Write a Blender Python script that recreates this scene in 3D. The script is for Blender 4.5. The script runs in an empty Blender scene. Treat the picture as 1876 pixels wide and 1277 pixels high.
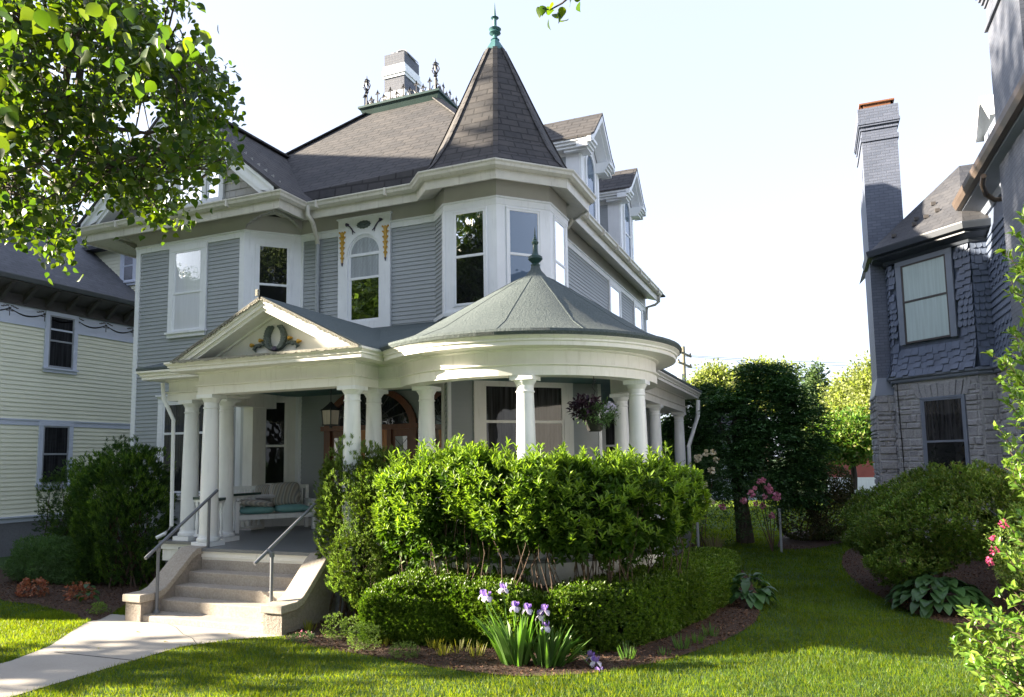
import bpy, math, random
import numpy as np
from mathutils import Vector, Matrix
random.seed(7); RNG = np.random.default_rng(11)
rad = math.radians
S = bpy.context.scene
C = S.collection
# ------------------------------------------------------------ camera
H = 2.3; F_PX = 1333.7; CYP = 710.6
PIT, ROL, YAW = rad(5.63267), rad(-0.88469), rad(22.3165)
fw = np.array([-math.sin(YAW)*math.cos(PIT), math.cos(YAW)*math.cos(PIT), math.sin(PIT)])
r_ = np.array([math.cos(YAW), math.sin(YAW), 0.0]); u_ = np.cross(r_, fw)
rt = math.cos(ROL)*r_+math.sin(ROL)*u_; up = -math.sin(ROL)*r_+math.cos(ROL)*u_
cam_d = bpy.data.cameras.new("camera"); cam = bpy.data.objects.new("camera", cam_d); C.objects.link(cam)
cam.matrix_world = Matrix(((rt[0], up[0], -fw[0], 0), (rt[1], up[1], -fw[1], 0), (rt[2], up[2], -fw[2], H), (0, 0, 0, 1)))
cam_d.sensor_width = 36; cam_d.lens = F_PX/1876*36; cam_d.shift_y = (CYP-638.5)/1876
cam_d.clip_start = 0.05; cam_d.clip_end = 3000
S.camera = cam
# ------------------------------------------------------------ sky, sun, exposure
SUN_EL = rad(17.5); SUN_DIR = np.array([-0.951, -0.309])     # horizontal direction towards the sun
W = bpy.data.worlds.new("World"); S.world = W; W.use_nodes = True
nt = W.node_tree; bg = nt.nodes["Background"]
sky = nt.nodes.new("ShaderNodeTexSky"); sky.sky_type = 'NISHITA'; sky.sun_disc = False
sky.sun_elevation = SUN_EL; sky.sun_rotation = math.atan2(SUN_DIR[0], SUN_DIR[1])
sky.air_density = 1.0; sky.dust_density = 1.2; sky.ozone_density = 1.0
hs = nt.nodes.new('ShaderNodeHueSaturation'); hs.inputs['Saturation'].default_value = 0.55; hs.inputs['Hue'].default_value = 0.51; nt.links.new(sky.outputs[0], hs.inputs['Color']); hz = nt.nodes.new('ShaderNodeMix'); hz.data_type = 'RGBA'; hz.inputs[0].default_value = 0.68; hz.inputs[7].default_value = (1.36, 1.56, 2.10, 1)   # thin even haze over the whole sky
nt.links.new(hs.outputs[0], hz.inputs[6]); nt.links.new(hz.outputs[2], bg.inputs[0]); bg.inputs[1].default_value = 0.08
sl = bpy.data.lights.new("sun", 'SUN'); sl.energy = 4.3; sl.angle = rad(0.5); sl.color = (1.0, 0.87, 0.68)
so = bpy.data.objects.new("sun", sl); C.objects.link(so)
sd = Vector((-SUN_DIR[0]*math.cos(SUN_EL), -SUN_DIR[1]*math.cos(SUN_EL), -math.sin(SUN_EL)))
so.rotation_euler = sd.to_track_quat('-Z', 'Y').to_euler(); so.location = (-30, -10, 30)
S.view_settings.view_transform = 'Standard'; S.view_settings.look = 'None'; S.view_settings.gamma = 1
S.view_settings.exposure = 2.93
S.render.engine = 'CYCLES'
S.cycles.max_bounces = 8; S.cycles.transmission_bounces = 4; S.cycles.transparent_max_bounces = 8
S.render.resolution_x = 1024; S.render.resolution_y = 697

# ------------------------------------------------------------ measuring helpers (photo pixel -> point on a known plane)
def ray(x, y): return fw+(x-938)/F_PX*rt-(y-CYP)/F_PX*up
def atZ(x, y, z=0.0): d = ray(x, y); return np.array([0, 0, H])+d*(z-H)/d[2]
def atY(x, y, Y): d = ray(x, y); return np.array([0, 0, H])+d*Y/d[1]
def atX(x, y, X): d = ray(x, y); return np.array([0, 0, H])+d*X/d[0]
def atD(x, y, D): d = ray(x, y); return np.array([0, 0, H])+d*D/np.linalg.norm(d)

# ------------------------------------------------------------ mesh builder
ORG = {}
class MB:
    def __init__(s): s.v = []; s.f = []
    def add(s, vs, fs):
        n = len(s.v); s.v += [tuple(map(float, q)) for q in vs]; s.f += [tuple(n+i for i in f) for f in fs]; return s
    def box(s, x0, y0, z0, x1, y1, z1):
        return s.add([(x0, y0, z0), (x1, y0, z0), (x1, y1, z0), (x0, y1, z0), (x0, y0, z1), (x1, y0, z1), (x1, y1, z1), (x0, y1, z1)],
                     [(0, 3, 2, 1), (4, 5, 6, 7), (0, 1, 5, 4), (1, 2, 6, 5), (2, 3, 7, 6), (3, 0, 4, 7)])
    def lbox(s, Fr, u0, u1, w0, w1, z0, z1):
        vs = [Fr.p(u, w, z) for z in (z0, z1) for (u, w) in ((u0, w0), (u0, w1), (u1, w1), (u1, w0))]
        return s.add(vs, [(0, 1, 2, 3), (7, 6, 5, 4), (0, 4, 5, 1), (1, 5, 6, 2), (2, 6, 7, 3), (3, 7, 4, 0)])
    def bar(s, a, b, w, h=None, upv=(0, 0, 1)):
        h = h or w; a = np.array(a, float); b = np.array(b, float); d = b-a; L = np.linalg.norm(d)
        if L < 1e-6: return s
        d /= L; x = np.cross(d, upv)
        if np.linalg.norm(x) < 1e-3: x = np.cross(d, (1, 0, 0))
        x /= np.linalg.norm(x); y = np.cross(x, d)
        vs = [p+x*sx*w/2+y*sy*h/2 for p in (a, b) for sx, sy in ((-1, -1), (1, -1), (1, 1), (-1, 1))]
        return s.add(vs, [(0, 1, 2, 3), (7, 6, 5, 4), (0, 4, 5, 1), (1, 5, 6, 2), (2, 6, 7, 3), (3, 7, 4, 0)])
    def tube(s, path, rs, n=8, caps=True):
        path = [np.array(p, float) for p in path]
        if not hasattr(rs, '__len__'): rs = [rs]*len(path)
        ref = np.array([0.13, 0.21, 1.0]); vs = []; fs = []
        for i, p in enumerate(path):
            d = path[min(i+1, len(path)-1)]-path[max(i-1, 0)]; d = d/(np.linalg.norm(d)+1e-9)
            x = np.cross(d, ref)
            if np.linalg.norm(x) < 0.05: x = np.cross(d, (1, 0, 0))
            x /= np.linalg.norm(x); y = np.cross(d, x)
            for k in range(n):
                a = 2*math.pi*k/n; vs.append(p+(x*math.cos(a)+y*math.sin(a))*rs[i])
        for i in range(len(path)-1):
            for k in range(n):
                a, b = i*n+k, i*n+(k+1) % n; fs.append((a, b, b+n, a+n))
        if caps: fs += [tuple(range(n))[::-1], tuple((len(path)-1)*n+k for k in range(n))]
        return s.add(vs, fs)
    def lathe(s, prof, c=(0, 0, 0), n=20, rot=0.0, caps=True):
        vs = []; fs = []
        for r, z in prof:
            for k in range(n):
                a = rot+2*math.pi*k/n; vs.append((c[0]+r*math.cos(a), c[1]+r*math.sin(a), c[2]+z))
        for i in range(len(prof)-1):
            for k in range(n):
                a, b = i*n+k, i*n+(k+1) % n; fs.append((a, b, b+n, a+n))
        if caps: fs += [tuple(range(n))[::-1], tuple((len(prof)-1)*n+k for k in range(n))]
        return s.add(vs, fs)
    def prism(s, pts, z0, z1):
        n = len(pts); vs = [(p[0], p[1], z0) for p in pts]+[(p[0], p[1], z1) for p in pts]
        return s.add(vs, [tuple(range(n))[::-1], tuple(range(n, 2*n))]+[(i, (i+1) % n, n+(i+1) % n, n+i) for i in range(n)])
    def lprism(s, Fr, pts, w0, w1):            # polygon of (u,z) extruded along the frame's outward axis
        n = len(pts); vs = [Fr.p(u, w1, z) for u, z in pts]+[Fr.p(u, w0, z) for u, z in pts]
        return s.add(vs, [tuple(range(n)), tuple(range(n, 2*n))[::-1]]+[(i, n+i, n+(i+1) % n, (i+1) % n) for i in range(n)])
    def sweep(s, path, prof, closed=False, profclosed=True):
        P = [np.array(p[:2], float) for p in path]; n = len(P); m = len(prof); nrm = []
        for i in range(n):
            if closed: a, b = P[i]-P[i-1], P[(i+1) % n]-P[i]
            else:
                a = P[i]-P[i-1] if i > 0 else P[1]-P[0]; b = P[i+1]-P[i] if i < n-1 else P[-1]-P[-2]
            a = a/np.linalg.norm(a); b = b/np.linalg.norm(b)
            na = np.array([a[1], -a[0]]); nb = np.array([b[1], -b[0]]); q = na+nb
            q = q/max(np.dot(q, na), 0.25) if np.linalg.norm(q) > 1e-6 else na
            nrm.append(q)
        vs = [(P[i][0]+nrm[i][0]*o, P[i][1]+nrm[i][1]*o, z) for i in range(n) for o, z in prof]
        fs = []
        for i in range(n if closed else n-1):
            j = (i+1) % n
            for k in range(m if profclosed else m-1):
                l = (k+1) % m; fs.append((i*m+k, j*m+k, j*m+l, i*m+l))
        if profclosed and not closed: fs += [tuple(range(m)), tuple((n-1)*m+k for k in range(m))[::-1]]
        return s.add(vs, fs)
class Fr:      # wall frame: origin (x,y), unit direction along the wall, outward normal to its right
    def __init__(s, a, b):
        s.a = np.array(a, float); d = np.array(b, float)-s.a; s.L = np.linalg.norm(d); s.d = d/s.L; s.n = np.array([s.d[1], -s.d[0]])
    def p(s, u, w, z): q = s.a+s.d*u+s.n*w; return (q[0], q[1], z)
    def u(s, x, y): # wall coordinate of a photo pixel
        d = ray(x, y); A = np.array([[d[0], -s.d[0]], [d[1], -s.d[1]]]); t, u = np.linalg.solve(A, s.a); return u, H+d[2]*t

def set_props(o, label=None, cat=None, group=None, kind=None):
    if label: o['label'] = label
    if cat: o['category'] = cat
    if group: o['group'] = group
    if kind: o['kind'] = kind
    return o
def thing(name, label, cat, loc, group=None):
    o = bpy.data.objects.new(name, None); C.objects.link(o); o.location = loc; o.empty_display_size = 0.3
    ORG[o.name] = np.array(loc, float); return set_props(o, label, cat, group)
def mesh_np(name, V, Fc, mat, smooth=False):
    me = bpy.data.meshes.new(name); V = np.asarray(V, np.float32); Fc = np.asarray(Fc, np.int32)
    k = Fc.shape[1]; me.vertices.add(len(V)); me.vertices.foreach_set('co', V.ravel())
    me.loops.add(Fc.size); me.loops.foreach_set('vertex_index', Fc.ravel())
    me.polygons.add(len(Fc)); me.polygons.foreach_set('loop_start', np.arange(0, Fc.size, k, dtype=np.int32))
    if smooth: me.polygons.foreach_set('use_smooth', np.ones(len(Fc), bool))
    me.update(calc_edges=True); me.materials.append(mat); return me
def place(o, parent):
    C.objects.link(o)
    if parent is not None:
        o.parent = parent; ORG[o.name] = ORG[parent.name]
    return o
def np_obj(name, V, Fc, mat, parent=None, smooth=False):
    org = ORG[parent.name] if parent is not None else np.zeros(3)
    o = bpy.data.objects.new(name, mesh_np(name, np.asarray(V)-org, Fc, mat, smooth))
    if parent is None: ORG[o.name] = np.zeros(3)
    return place(o, parent)
def obj(name, mb, mat, parent=None, smooth=False, bevel=0, uv=False):
    org = ORG[parent.name] if parent is not None else np.zeros(3)
    me = bpy.data.meshes.new(name); me.from_pydata([tuple(np.array(q)-org) for q in mb.v], [], mb.f)
    me.materials.append(mat)
    if smooth:
        me.polygons.foreach_set('use_smooth', np.ones(len(me.polygons), bool))
    if uv:
        l = me.uv_layers.new(name='UVMap')
        for p in me.polygons:
            n = p.normal; t = Vector((0, 0, 1)).cross(n)
            t = t.normalized() if t.length > 1e-3 else Vector((1, 0, 0)); b = n.cross(t)
            for li in p.loop_indices:
                co = me.vertices[me.loops[li].vertex_index].co; l.data[li].uv = (co.dot(t), co.dot(b))
    o = bpy.data.objects.new(name, me)
    if parent is None: ORG[o.name] = np.zeros(3)
    place(o, parent)
    if smooth:
        me.set_sharp_from_angle(angle=rad(40))
    if bevel:
        b = o.modifiers.new('bevel', 'BEVEL'); b.width = bevel; b.segments = 2; b.limit_method = 'ANGLE'
    return o

# ------------------------------------------------------------ materials
def newmat(name):
    m = bpy.data.materials.new(name); m.use_nodes = True; t = m.node_tree
    return m, t, t.nodes["Principled BSDF"], t.nodes["Material Output"]
def N(t, typ, **kw):
    n = t.nodes.new(typ)
    for k, v in kw.items():
        if k in n.inputs: n.inputs[k].default_value = v
        else: setattr(n, k, v)
    return n
def ramp(t, fac, stops):
    r = t.nodes.new('ShaderNodeValToRGB'); e = r.color_ramp.elements
    while len(e) > len(stops): e.remove(e[-1])
    while len(e) < len(stops): e.new(0.5)
    for i, (p, c) in enumerate(stops): e[i].position = p; e[i].color = (*c, 1)
    t.links.new(fac, r.inputs[0]); return r.outputs[0]
def mixc(t, fac, a, b, typ='MIX'):
    m = t.nodes.new('ShaderNodeMix'); m.data_type = 'RGBA'; m.blend_type = typ
    for s_, v in ((0, fac), (6, a), (7, b)):
        if isinstance(v, (int, float)): m.inputs[s_].default_value = v
        elif isinstance(v, tuple): m.inputs[s_].default_value = (*v, 1)
        else: t.links.new(v, m.inputs[s_])
    return m.outputs[2]
def coords(t, kind='Object', scale=(1, 1, 1)):
    tc = t.nodes.new('ShaderNodeTexCoord'); mp = t.nodes.new('ShaderNodeMapping'); mp.inputs['Scale'].default_value = scale
    t.links.new(tc.outputs[kind], mp.inputs[0]); return mp.outputs[0]
def noise(t, vec, sc, det=4, rough=0.6):
    n = N(t, 'ShaderNodeTexNoise', Scale=sc, Detail=det, Roughness=rough); t.links.new(vec, n.inputs['Vector']); return n.outputs[0]
def bump(t, hgt, strength, dist, bs, prev=None):
    b = N(t, 'ShaderNodeBump', Strength=strength, Distance=dist); t.links.new(hgt, b.inputs['Height'])
    if prev: t.links.new(prev, b.inputs['Normal'])
    t.links.new(b.outputs[0], bs.inputs['Normal']); return b.outputs[0]
def paint(name, col, rough=0.5, var=0.12, sc=2.5, bmp=0.15, dirt=None):
    m, t, bs, out = newmat(name); v = coords(t)
    n1 = noise(t, v, sc, 6); n2 = noise(t, v, sc*14, 4)
    lo = tuple(c*(1-var) for c in col); hi = tuple(min(1, c*(1+var*0.6)) for c in col)
    c = ramp(t, n1, [(0.3, lo), (0.7, hi)])
    if dirt:
        v2 = coords(t, scale=(5, 5, 0.6)); n3 = noise(t, v2, 3, 5)
        c = mixc(t, ramp(t, n3, [(0.55, (0, 0, 0)), (0.75, (0.55,)*3)]), c, dirt)
    t.links.new(c, bs.inputs['Base Color']); bs.inputs['Roughness'].default_value = rough
    bump(t, n2, bmp, 0.004, bs); return m
def brickmat(name, c1, c2, cm, w, h, mort, rough=0.8, bstr=0.5, off=0.5, nz=0.3, dist=0.012):
    m, t, bs, out = newmat(name); v = coords(t, 'UV')
    b = t.nodes.new('ShaderNodeTexBrick'); b.offset = off; t.links.new(v, b.inputs['Vector'])
    b.inputs['Color1'].default_value = (*c1, 1); b.inputs['Color2'].default_value = (*c2, 1); b.inputs['Mortar'].default_value = (*cm, 1)
    b.inputs['Scale'].default_value = 1; b.inputs['Mortar Size'].default_value = mort; b.inputs['Brick Width'].default_value = w
    b.inputs['Row Height'].default_value = h; b.inputs['Mortar Smooth'].default_value = 0.2
    o = coords(t); n1 = noise(t, o, 9, 5); n2 = noise(t, o, 60, 3); n0 = noise(t, o, 0.8, 4)
    c = mixc(t, nz, b.outputs[0], ramp(t, n1, [(0.3, tuple(x*0.6 for x in c1)), (0.75, tuple(x*1.35 for x in c2))]))
    c = mixc(t, 0.25, c, ramp(t, n0, [(0.35, tuple(x*0.7 for x in c1)), (0.7, tuple(min(1, x*1.3) for x in c2))]))
    t.links.new(c, bs.inputs['Base Color']); bs.inputs['Roughness'].default_value = rough
    inv = N(t, 'ShaderNodeMath', operation='SUBTRACT'); inv.inputs[0].default_value = 1; t.links.new(b.outputs['Fac'], inv.inputs[1])
    p = bump(t, inv.outputs[0], bstr, dist, bs); bump(t, n2, 0.35, 0.004, bs, p); return m
def leafmat(name, cols, trans=0.35, rough=0.45, tcol=None, spec=0.4):
    m, t, bs, out = newmat(name); g = t.nodes.new('ShaderNodeNewGeometry')
    c = ramp(t, g.outputs['Random Per Island'], [(i/(len(cols)-1), cc) for i, cc in enumerate(cols)])
    n = noise(t, coords(t), 1.3, 3); c2 = mixc(t, ramp(t, n, [(0.35, (0.75,)*3), (0.65, (1.2,)*3)]), (0, 0, 0), c, 'MIX')
    mu = mixc(t, 1.0, c, ramp(t, n, [(0.35, (0.72,)*3), (0.68, (1.25,)*3)]), 'MULTIPLY')
    t.nodes.remove(t.links[0].from_node) if False else None
    t.links.new(mu, bs.inputs['Base Color']); bs.inputs['Roughness'].default_value = rough
    bs.inputs['Specular IOR Level'].default_value = spec
    tr = t.nodes.new('ShaderNodeBsdfTranslucent')
    tc = mixc(t, 1.0, mu, tcol or (1.5, 1.7, 0.6), 'MULTIPLY'); t.links.new(tc, tr.inputs[0])
    mx = t.nodes.new('ShaderNodeMixShader'); mx.inputs[0].default_value = trans
    t.links.new(bs.outputs[0], mx.inputs[1]); t.links.new(tr.outputs[0], mx.inputs[2]); t.links.new(mx.outputs[0], out.inputs[0])
    return m
def glassmat(name, curtain=None, ior=1.42, wave=0.0, dark=(0.012, 0.013, 0.014), stripes=0.0):
    m, t, bs, out = newmat(name); t.nodes.remove(bs)
    df = t.nodes.new('ShaderNodeBsdfDiffuse')
    if curtain:
        v = coords(t, 'Object', (1, 1, 0.05))
        w = N(t, 'ShaderNodeTexNoise', Scale=22.0, Detail=3.0); t.links.new(v, w.inputs['Vector'])
        c = ramp(t, w.outputs[0], [(0.35, tuple(x*(1-stripes) for x in curtain)), (0.65, curtain)]); t.links.new(c, df.inputs[0])
    else: df.inputs[0].default_value = (*dark, 1)
    gl = t.nodes.new('ShaderNodeBsdfGlossy'); gl.inputs[0].default_value = (0.95, 0.97, 1, 1); gl.inputs['Roughness'].default_value = 0.015
    fr = N(t, 'ShaderNodeFresnel', IOR=ior)
    n = noise(t, coords(t), 2.2, 2); b = N(t, 'ShaderNodeBump', Strength=0.25, Distance=0.012); t.links.new(n, b.inputs['Height'])
    t.links.new(b.outputs[0], gl.inputs['Normal'])
    mx = t.nodes.new('ShaderNodeMixShader'); t.links.new(fr.outputs[0], mx.inputs[0])
    t.links.new(df.outputs[0], mx.inputs[1]); t.links.new(gl.outputs[0], mx.inputs[2]); t.links.new(mx.outputs[0], out.inputs[0])
    return m
M = {}
M['siding'] = paint('grey_siding', (0.345, 0.372, 0.385), 0.5, 0.07, 1.2)
M['siding_y'] = paint('cream_siding', (0.86, 0.86, 0.68), 0.55, 0.06, 1.2)
M['trim'] = paint('white_trim', (0.83, 0.85, 0.87), 0.42, 0.05, 2, 0.15, dirt=(0.62, 0.64, 0.65))
M['cream'] = paint('cream_trim', (0.82, 0.81, 0.77), 0.48, 0.07, 2, 0.2, dirt=(0.58, 0.56, 0.50))
M['lilac'] = paint('pale_blue_trim', (0.64, 0.69, 0.80), 0.5, 0.05)
M['taupe'] = paint('taupe_paint', (0.43, 0.42, 0.39), 0.5, 0.06)
M['gutter'] = paint('gutter_paint', (0.62, 0.60, 0.53), 0.35, 0.12, 3, 0.1, dirt=(0.35, 0.31, 0.25))
M['green_trim'] = paint('green_trim', (0.018, 0.055, 0.05), 0.45, 0.2)
M['copper'] = paint('verdigris', (0.06, 0.16, 0.165), 0.5, 0.25, 6)
M['iron'] = paint('wrought_iron', (0.03, 0.03, 0.035), 0.5, 0.2)
M['pipe'] = paint('grey_pipe_rail', (0.14, 0.15, 0.17), 0.4, 0.1)
M['shingle'] = brickmat('asphalt_shingle', (0.032, 0.033, 0.038), (0.070, 0.064, 0.063), (0.006, 0.006, 0.007), 0.42, 0.21, 0.022, 0.85, 1.0, 0.37, dist=0.04)
M['shingle2'] = brickmat('asphalt_shingle_turret', (0.034, 0.034, 0.038), (0.072, 0.065, 0.063), (0.006, 0.006, 0.007), 0.38, 0.18, 0.018, 0.85, 1.0, 0.43, dist=0.03)
M['slate'] = brickmat('grey_slate', (0.032, 0.034, 0.042), (0.062, 0.062, 0.068), (0.008, 0.008, 0.01), 0.28, 0.16, 0.007, 0.6, 0.8)
M['brickg'] = brickmat('painted_brick', (0.10, 0.12, 0.17), (0.145, 0.165, 0.225), (0.06, 0.07, 0.10), 0.21, 0.075, 0.008, 0.6, 0.5, nz=0.12, dist=0.006)
M['brickb'] = brickmat('blue_grey_brick', (0.075, 0.088, 0.12), (0.115, 0.125, 0.155), (0.05, 0.052, 0.068), 0.21, 0.075, 0.008, 0.6, 0.5, nz=0.12, dist=0.006)
M['fancy'] = paint('blue_grey_shingle_paint', (0.105, 0.132, 0.195), 0.5, 0.22, 5)
M['bluetrim'] = paint('slate_blue_trim', (0.20, 0.23, 0.29), 0.45, 0.08)
M['darktrim'] = paint('dark_eaves', (0.075, 0.068, 0.066), 0.5, 0.15)
M['copperpipe'] = paint('weathered_copper_gutter', (0.09, 0.068, 0.055), 0.45, 0.2)
M['wood'] = None
def woodmat(name, c1, c2, rough=0.35):
    m, t, bs, out = newmat(name); v = coords(t, 'Object', (1, 1, 0.07)); n = noise(t, v, 40, 5)
    t.links.new(ramp(t, n, [(0.3, c1), (0.7, c2)]), bs.inputs['Base Color']); bs.inputs['Roughness'].default_value = rough
    bump(t, n, 0.2, 0.003, bs); return m
M['wood'] = woodmat('varnished_wood', (0.10, 0.028, 0.012), (0.17, 0.05, 0.02))
M['door'] = woodmat('oak_door', (0.42, 0.15, 0.04), (0.58, 0.23, 0.07))
M['bark'] = woodmat('bark', (0.035, 0.026, 0.020), (0.09, 0.07, 0.055), 0.9)
M['stem'] = woodmat('shrub_stem', (0.05, 0.032, 0.022), (0.12, 0.08, 0.055), 0.9)
M['polewood'] = woodmat('pole_wood', (0.13, 0.12, 0.09), (0.24, 0.22, 0.16), 0.9)
def rockmat(name, c1, c2, c3, sc=3, bst=0.6, rough=0.85, d=0.02, nsc=25):
    m, t, bs, out = newmat(name); g = t.nodes.new('ShaderNodeNewGeometry'); v = coords(t)
    n = noise(t, v, sc, 8, 0.7); n2 = noise(t, v, nsc, 6, 0.7)
    c = mixc(t, g.outputs['Random Per Island'], ramp(t, n, [(0.3, c1), (0.7, c2)]), c3)
    c = mixc(t, 0.5, ramp(t, n2, [(0.35, c1), (0.65, c2)]), c)
    t.links.new(c, bs.inputs['Base Color']); bs.inputs['Roughness'].default_value = rough
    bump(t, n2, bst, d, bs); return m
M['stone'] = rockmat('rough_stone', (0.17, 0.172, 0.19), (0.46, 0.46, 0.475), (0.34, 0.335, 0.345))
M['concrete'] = rockmat('concrete', (0.24, 0.205, 0.17), (0.48, 0.43, 0.37), (0.35, 0.31, 0.265), 1.6, 0.5, 0.9, 0.008, 35)
M['rustic'] = rockmat('rusticated_block', (0.2, 0.17, 0.145), (0.36, 0.32, 0.28), (0.28, 0.24, 0.21), 3, 1.0, 0.9, 0.03, 22)
M['foundation'] = rockmat('grey_foundation', (0.15, 0.155, 0.17), (0.23, 0.235, 0.25), (0.19, 0.195, 0.21), 2, 0.5)
M['membrane'] = rockmat('green_roll_roofing', (0.045, 0.065, 0.068), (0.13, 0.155, 0.152), (0.08, 0.105, 0.106), 2.5, 1.0, 0.9, 0.03, 30)
M['tar'] = rockmat('crumbling_edge', (0.05, 0.06, 0.055), (0.55, 0.52, 0.45), (0.25, 0.24, 0.2), 9, 1.0, 0.95, 0.02, 50)
M['floor'] = paint('grey_porch_floor', (0.15, 0.16, 0.175), 0.35, 0.1)
def pathmat():
    m, t, bs, out = newmat('pavement'); v = coords(t); n = noise(t, v, 0.9, 6); n2 = noise(t, v, 70, 4)
    c = mixc(t, 0.3, ramp(t, n, [(0.3, (0.33, 0.30, 0.265)), (0.7, (0.44, 0.41, 0.37))]), ramp(t, n2, [(0.3, (0.30, 0.275, 0.24)), (0.7, (0.48, 0.45, 0.41))]))
    t.links.new(c, bs.inputs['Base Color']); bs.inputs['Roughness'].default_value = 0.85; bump(t, n2, 0.3, 0.003, bs); return m
M['path'] = pathmat()
def groundmat():
    m, t, bs, out = newmat('turf'); v = coords(t); n = noise(t, v, 1.1, 6); n2 = noise(t, v, 30, 5)
    c = mixc(t, 0.5, ramp(t, n, [(0.3, (0.02, 0.06, 0.006)), (0.7, (0.035, 0.085, 0.010))]), ramp(t, n2, [(0.3, (0.015, 0.045, 0.006)), (0.7, (0.05, 0.11, 0.012))]))
    t.links.new(c, bs.inputs['Base Color']); bs.inputs['Roughness'].default_value = 0.9; bump(t, n2, 0.8, 0.03, bs); return m
M['turf'] = groundmat()
M['mulch'] = rockmat('mulch_soil', (0.035, 0.02, 0.014), (0.10, 0.058, 0.038), (0.06, 0.036, 0.025), 6, 1.0, 0.95, 0.03, 35)
M['asphalt'] = rockmat('asphalt', (0.04, 0.04, 0.042), (0.07, 0.07, 0.07), (0.05, 0.05, 0.05), 2, 0.4)
M['chips'] = leafmat('mulch_chips', [(0.05, 0.026, 0.016), (0.13, 0.07, 0.042), (0.2, 0.12, 0.08), (0.08, 0.045, 0.03)], 0.0, 0.9, spec=0.1)
M['grass'] = leafmat('grass_blades', [(0.034, 0.092, 0.006), (0.055, 0.125, 0.008), (0.10, 0.168, 0.013), (0.045, 0.105, 0.008)], 0.55, 0.5, (3.8, 2.5, 0.6))
M['pane_dark'] = glassmat('window_glass_dark')
M['pane_curtain'] = glassmat('window_glass_curtain', (0.05, 0.05, 0.054), stripes=0.75)
M['pane_white'] = glassmat('window_glass_white_shade', (0.78, 0.80, 0.83), stripes=0.06, ior=1.3)
M['pane_low'] = glassmat('window_glass_dull', (0.035, 0.036, 0.04), stripes=0.7, ior=1.22)
M['pane_sky'] = glassmat('window_glass_sky_tint', (0.07,0.12,0.19), ior=1.75)  # blue of the reflected sky is put into the pane colour
M['pane_mirror'] = glassmat('window_glass_reflective', ior=1.95)
M['pane_shutter'] = glassmat('window_glass_shutters', (0.50, 0.60, 0.60), stripes=0.12, ior=1.3)
M['leaded'] = glassmat('leaded_glass', (0.48, 0.52, 0.55), stripes=0.25, ior=1.5)
M['fan'] = glassmat('fanlight_glass', (0.02, 0.022, 0.026), ior=1.6, stripes=0.5)
M['cushion'] = paint('teal_cushion', (0.19, 0.40, 0.40), 0.85, 0.08, 6, 0.4)
def stripemat():
    m, t, bs, out = newmat('striped_fabric'); v = coords(t, 'Generated'); sx = t.nodes.new('ShaderNodeSeparateXYZ'); t.links.new(v, sx.inputs[0])
    mu = N(t, 'ShaderNodeMath', operation='MULTIPLY'); t.links.new(sx.outputs[0], mu.inputs[0]); mu.inputs[1].default_value = 6
    fr = N(t, 'ShaderNodeMath', operation='FRACT'); t.links.new(mu.outputs[0], fr.inputs[0])
    t.links.new(ramp(t, fr.outputs[0], [(0.0, (0.34, 0.31, 0.27)), (0.25, (0.52, 0.49, 0.44)), (0.5, (0.25, 0.27, 0.29)), (0.72, (0.58, 0.55, 0.5)), (0.85, (0.3, 0.28, 0.26)), (1, (0.34, 0.31, 0.27))]), bs.inputs['Base Color'])
    bs.inputs['Roughness'].default_value = 0.9; bump(t, noise(t, coords(t), 120, 2), 0.3, 0.003, bs); return m
M['stripe'] = stripemat()
M['whitefab'] = paint('white_fabric', (0.6, 0.6, 0.66), 0.9, 0.1)
M['gold'] = paint('ochre_ornament', (0.55, 0.32, 0.04), 0.5, 0.2, 20)
M['orn'] = paint('green_grey_ornament', (0.10, 0.13, 0.12), 0.6, 0.35, 20)
M['purple'] = paint('dark_violet_ornament', (0.045, 0.035, 0.075), 0.6, 0.2)
M['red'] = paint('barn_red', (0.33, 0.09, 0.075), 0.7, 0.12)
M['metal'] = paint('grey_metal', (0.35, 0.37, 0.40), 0.4, 0.1)
M['rust'] = paint('rusty_steel', (0.22, 0.09, 0.04), 0.7, 0.3)
M['black'] = paint('black_plastic', (0.015, 0.015, 0.015), 0.5, 0.1)
M['brass'] = paint('brass_numerals', (0.6, 0.42, 0.12), 0.35, 0.1)
M['lampglass'] = glassmat('lantern_glass', (0.55, 0.5, 0.42), stripes=0.2, ior=1.5)
# foliage
M['pear'] = leafmat('pear_leaves', [(0.014, 0.038, 0.012), (0.026, 0.06, 0.014), (0.05, 0.085, 0.014), (0.018, 0.045, 0.014)], 0.42, 0.35, (4.4, 3.7, 0.5))
M['yew'] = leafmat('yew_needles', [(0.05, 0.11, 0.018), (0.08, 0.16, 0.024), (0.12, 0.22, 0.03), (0.19, 0.29, 0.04)], 0.2, 0.5)
M['yew2'] = leafmat('yew_needles_yellow', [(0.05, 0.095, 0.016), (0.09, 0.145, 0.02), (0.16, 0.22, 0.03), (0.07, 0.08, 0.03)], 0.3, 0.5)
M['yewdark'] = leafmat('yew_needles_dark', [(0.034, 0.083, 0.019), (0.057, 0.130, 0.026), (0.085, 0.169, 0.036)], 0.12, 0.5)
M['hyd'] = leafmat('viburnum_leaves', [(0.04, 0.095, 0.014), (0.06, 0.125, 0.016), (0.05, 0.105, 0.015), (0.09, 0.16, 0.02)], 0.38, 0.5, (1.6, 1.6, 0.45), 0.22)
M['hydtip'] = leafmat('viburnum_new_leaves', [(0.16, 0.27, 0.035), (0.22, 0.33, 0.05), (0.13, 0.24, 0.03)], 0.42, 0.4, (1.5, 1.5, 0.5), 0.22)
M['box'] = leafmat('boxwood_leaves', [(0.05, 0.105, 0.012), (0.09, 0.165, 0.016), (0.17, 0.25, 0.028), (0.045, 0.09, 0.013)], 0.3, 0.38)
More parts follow.
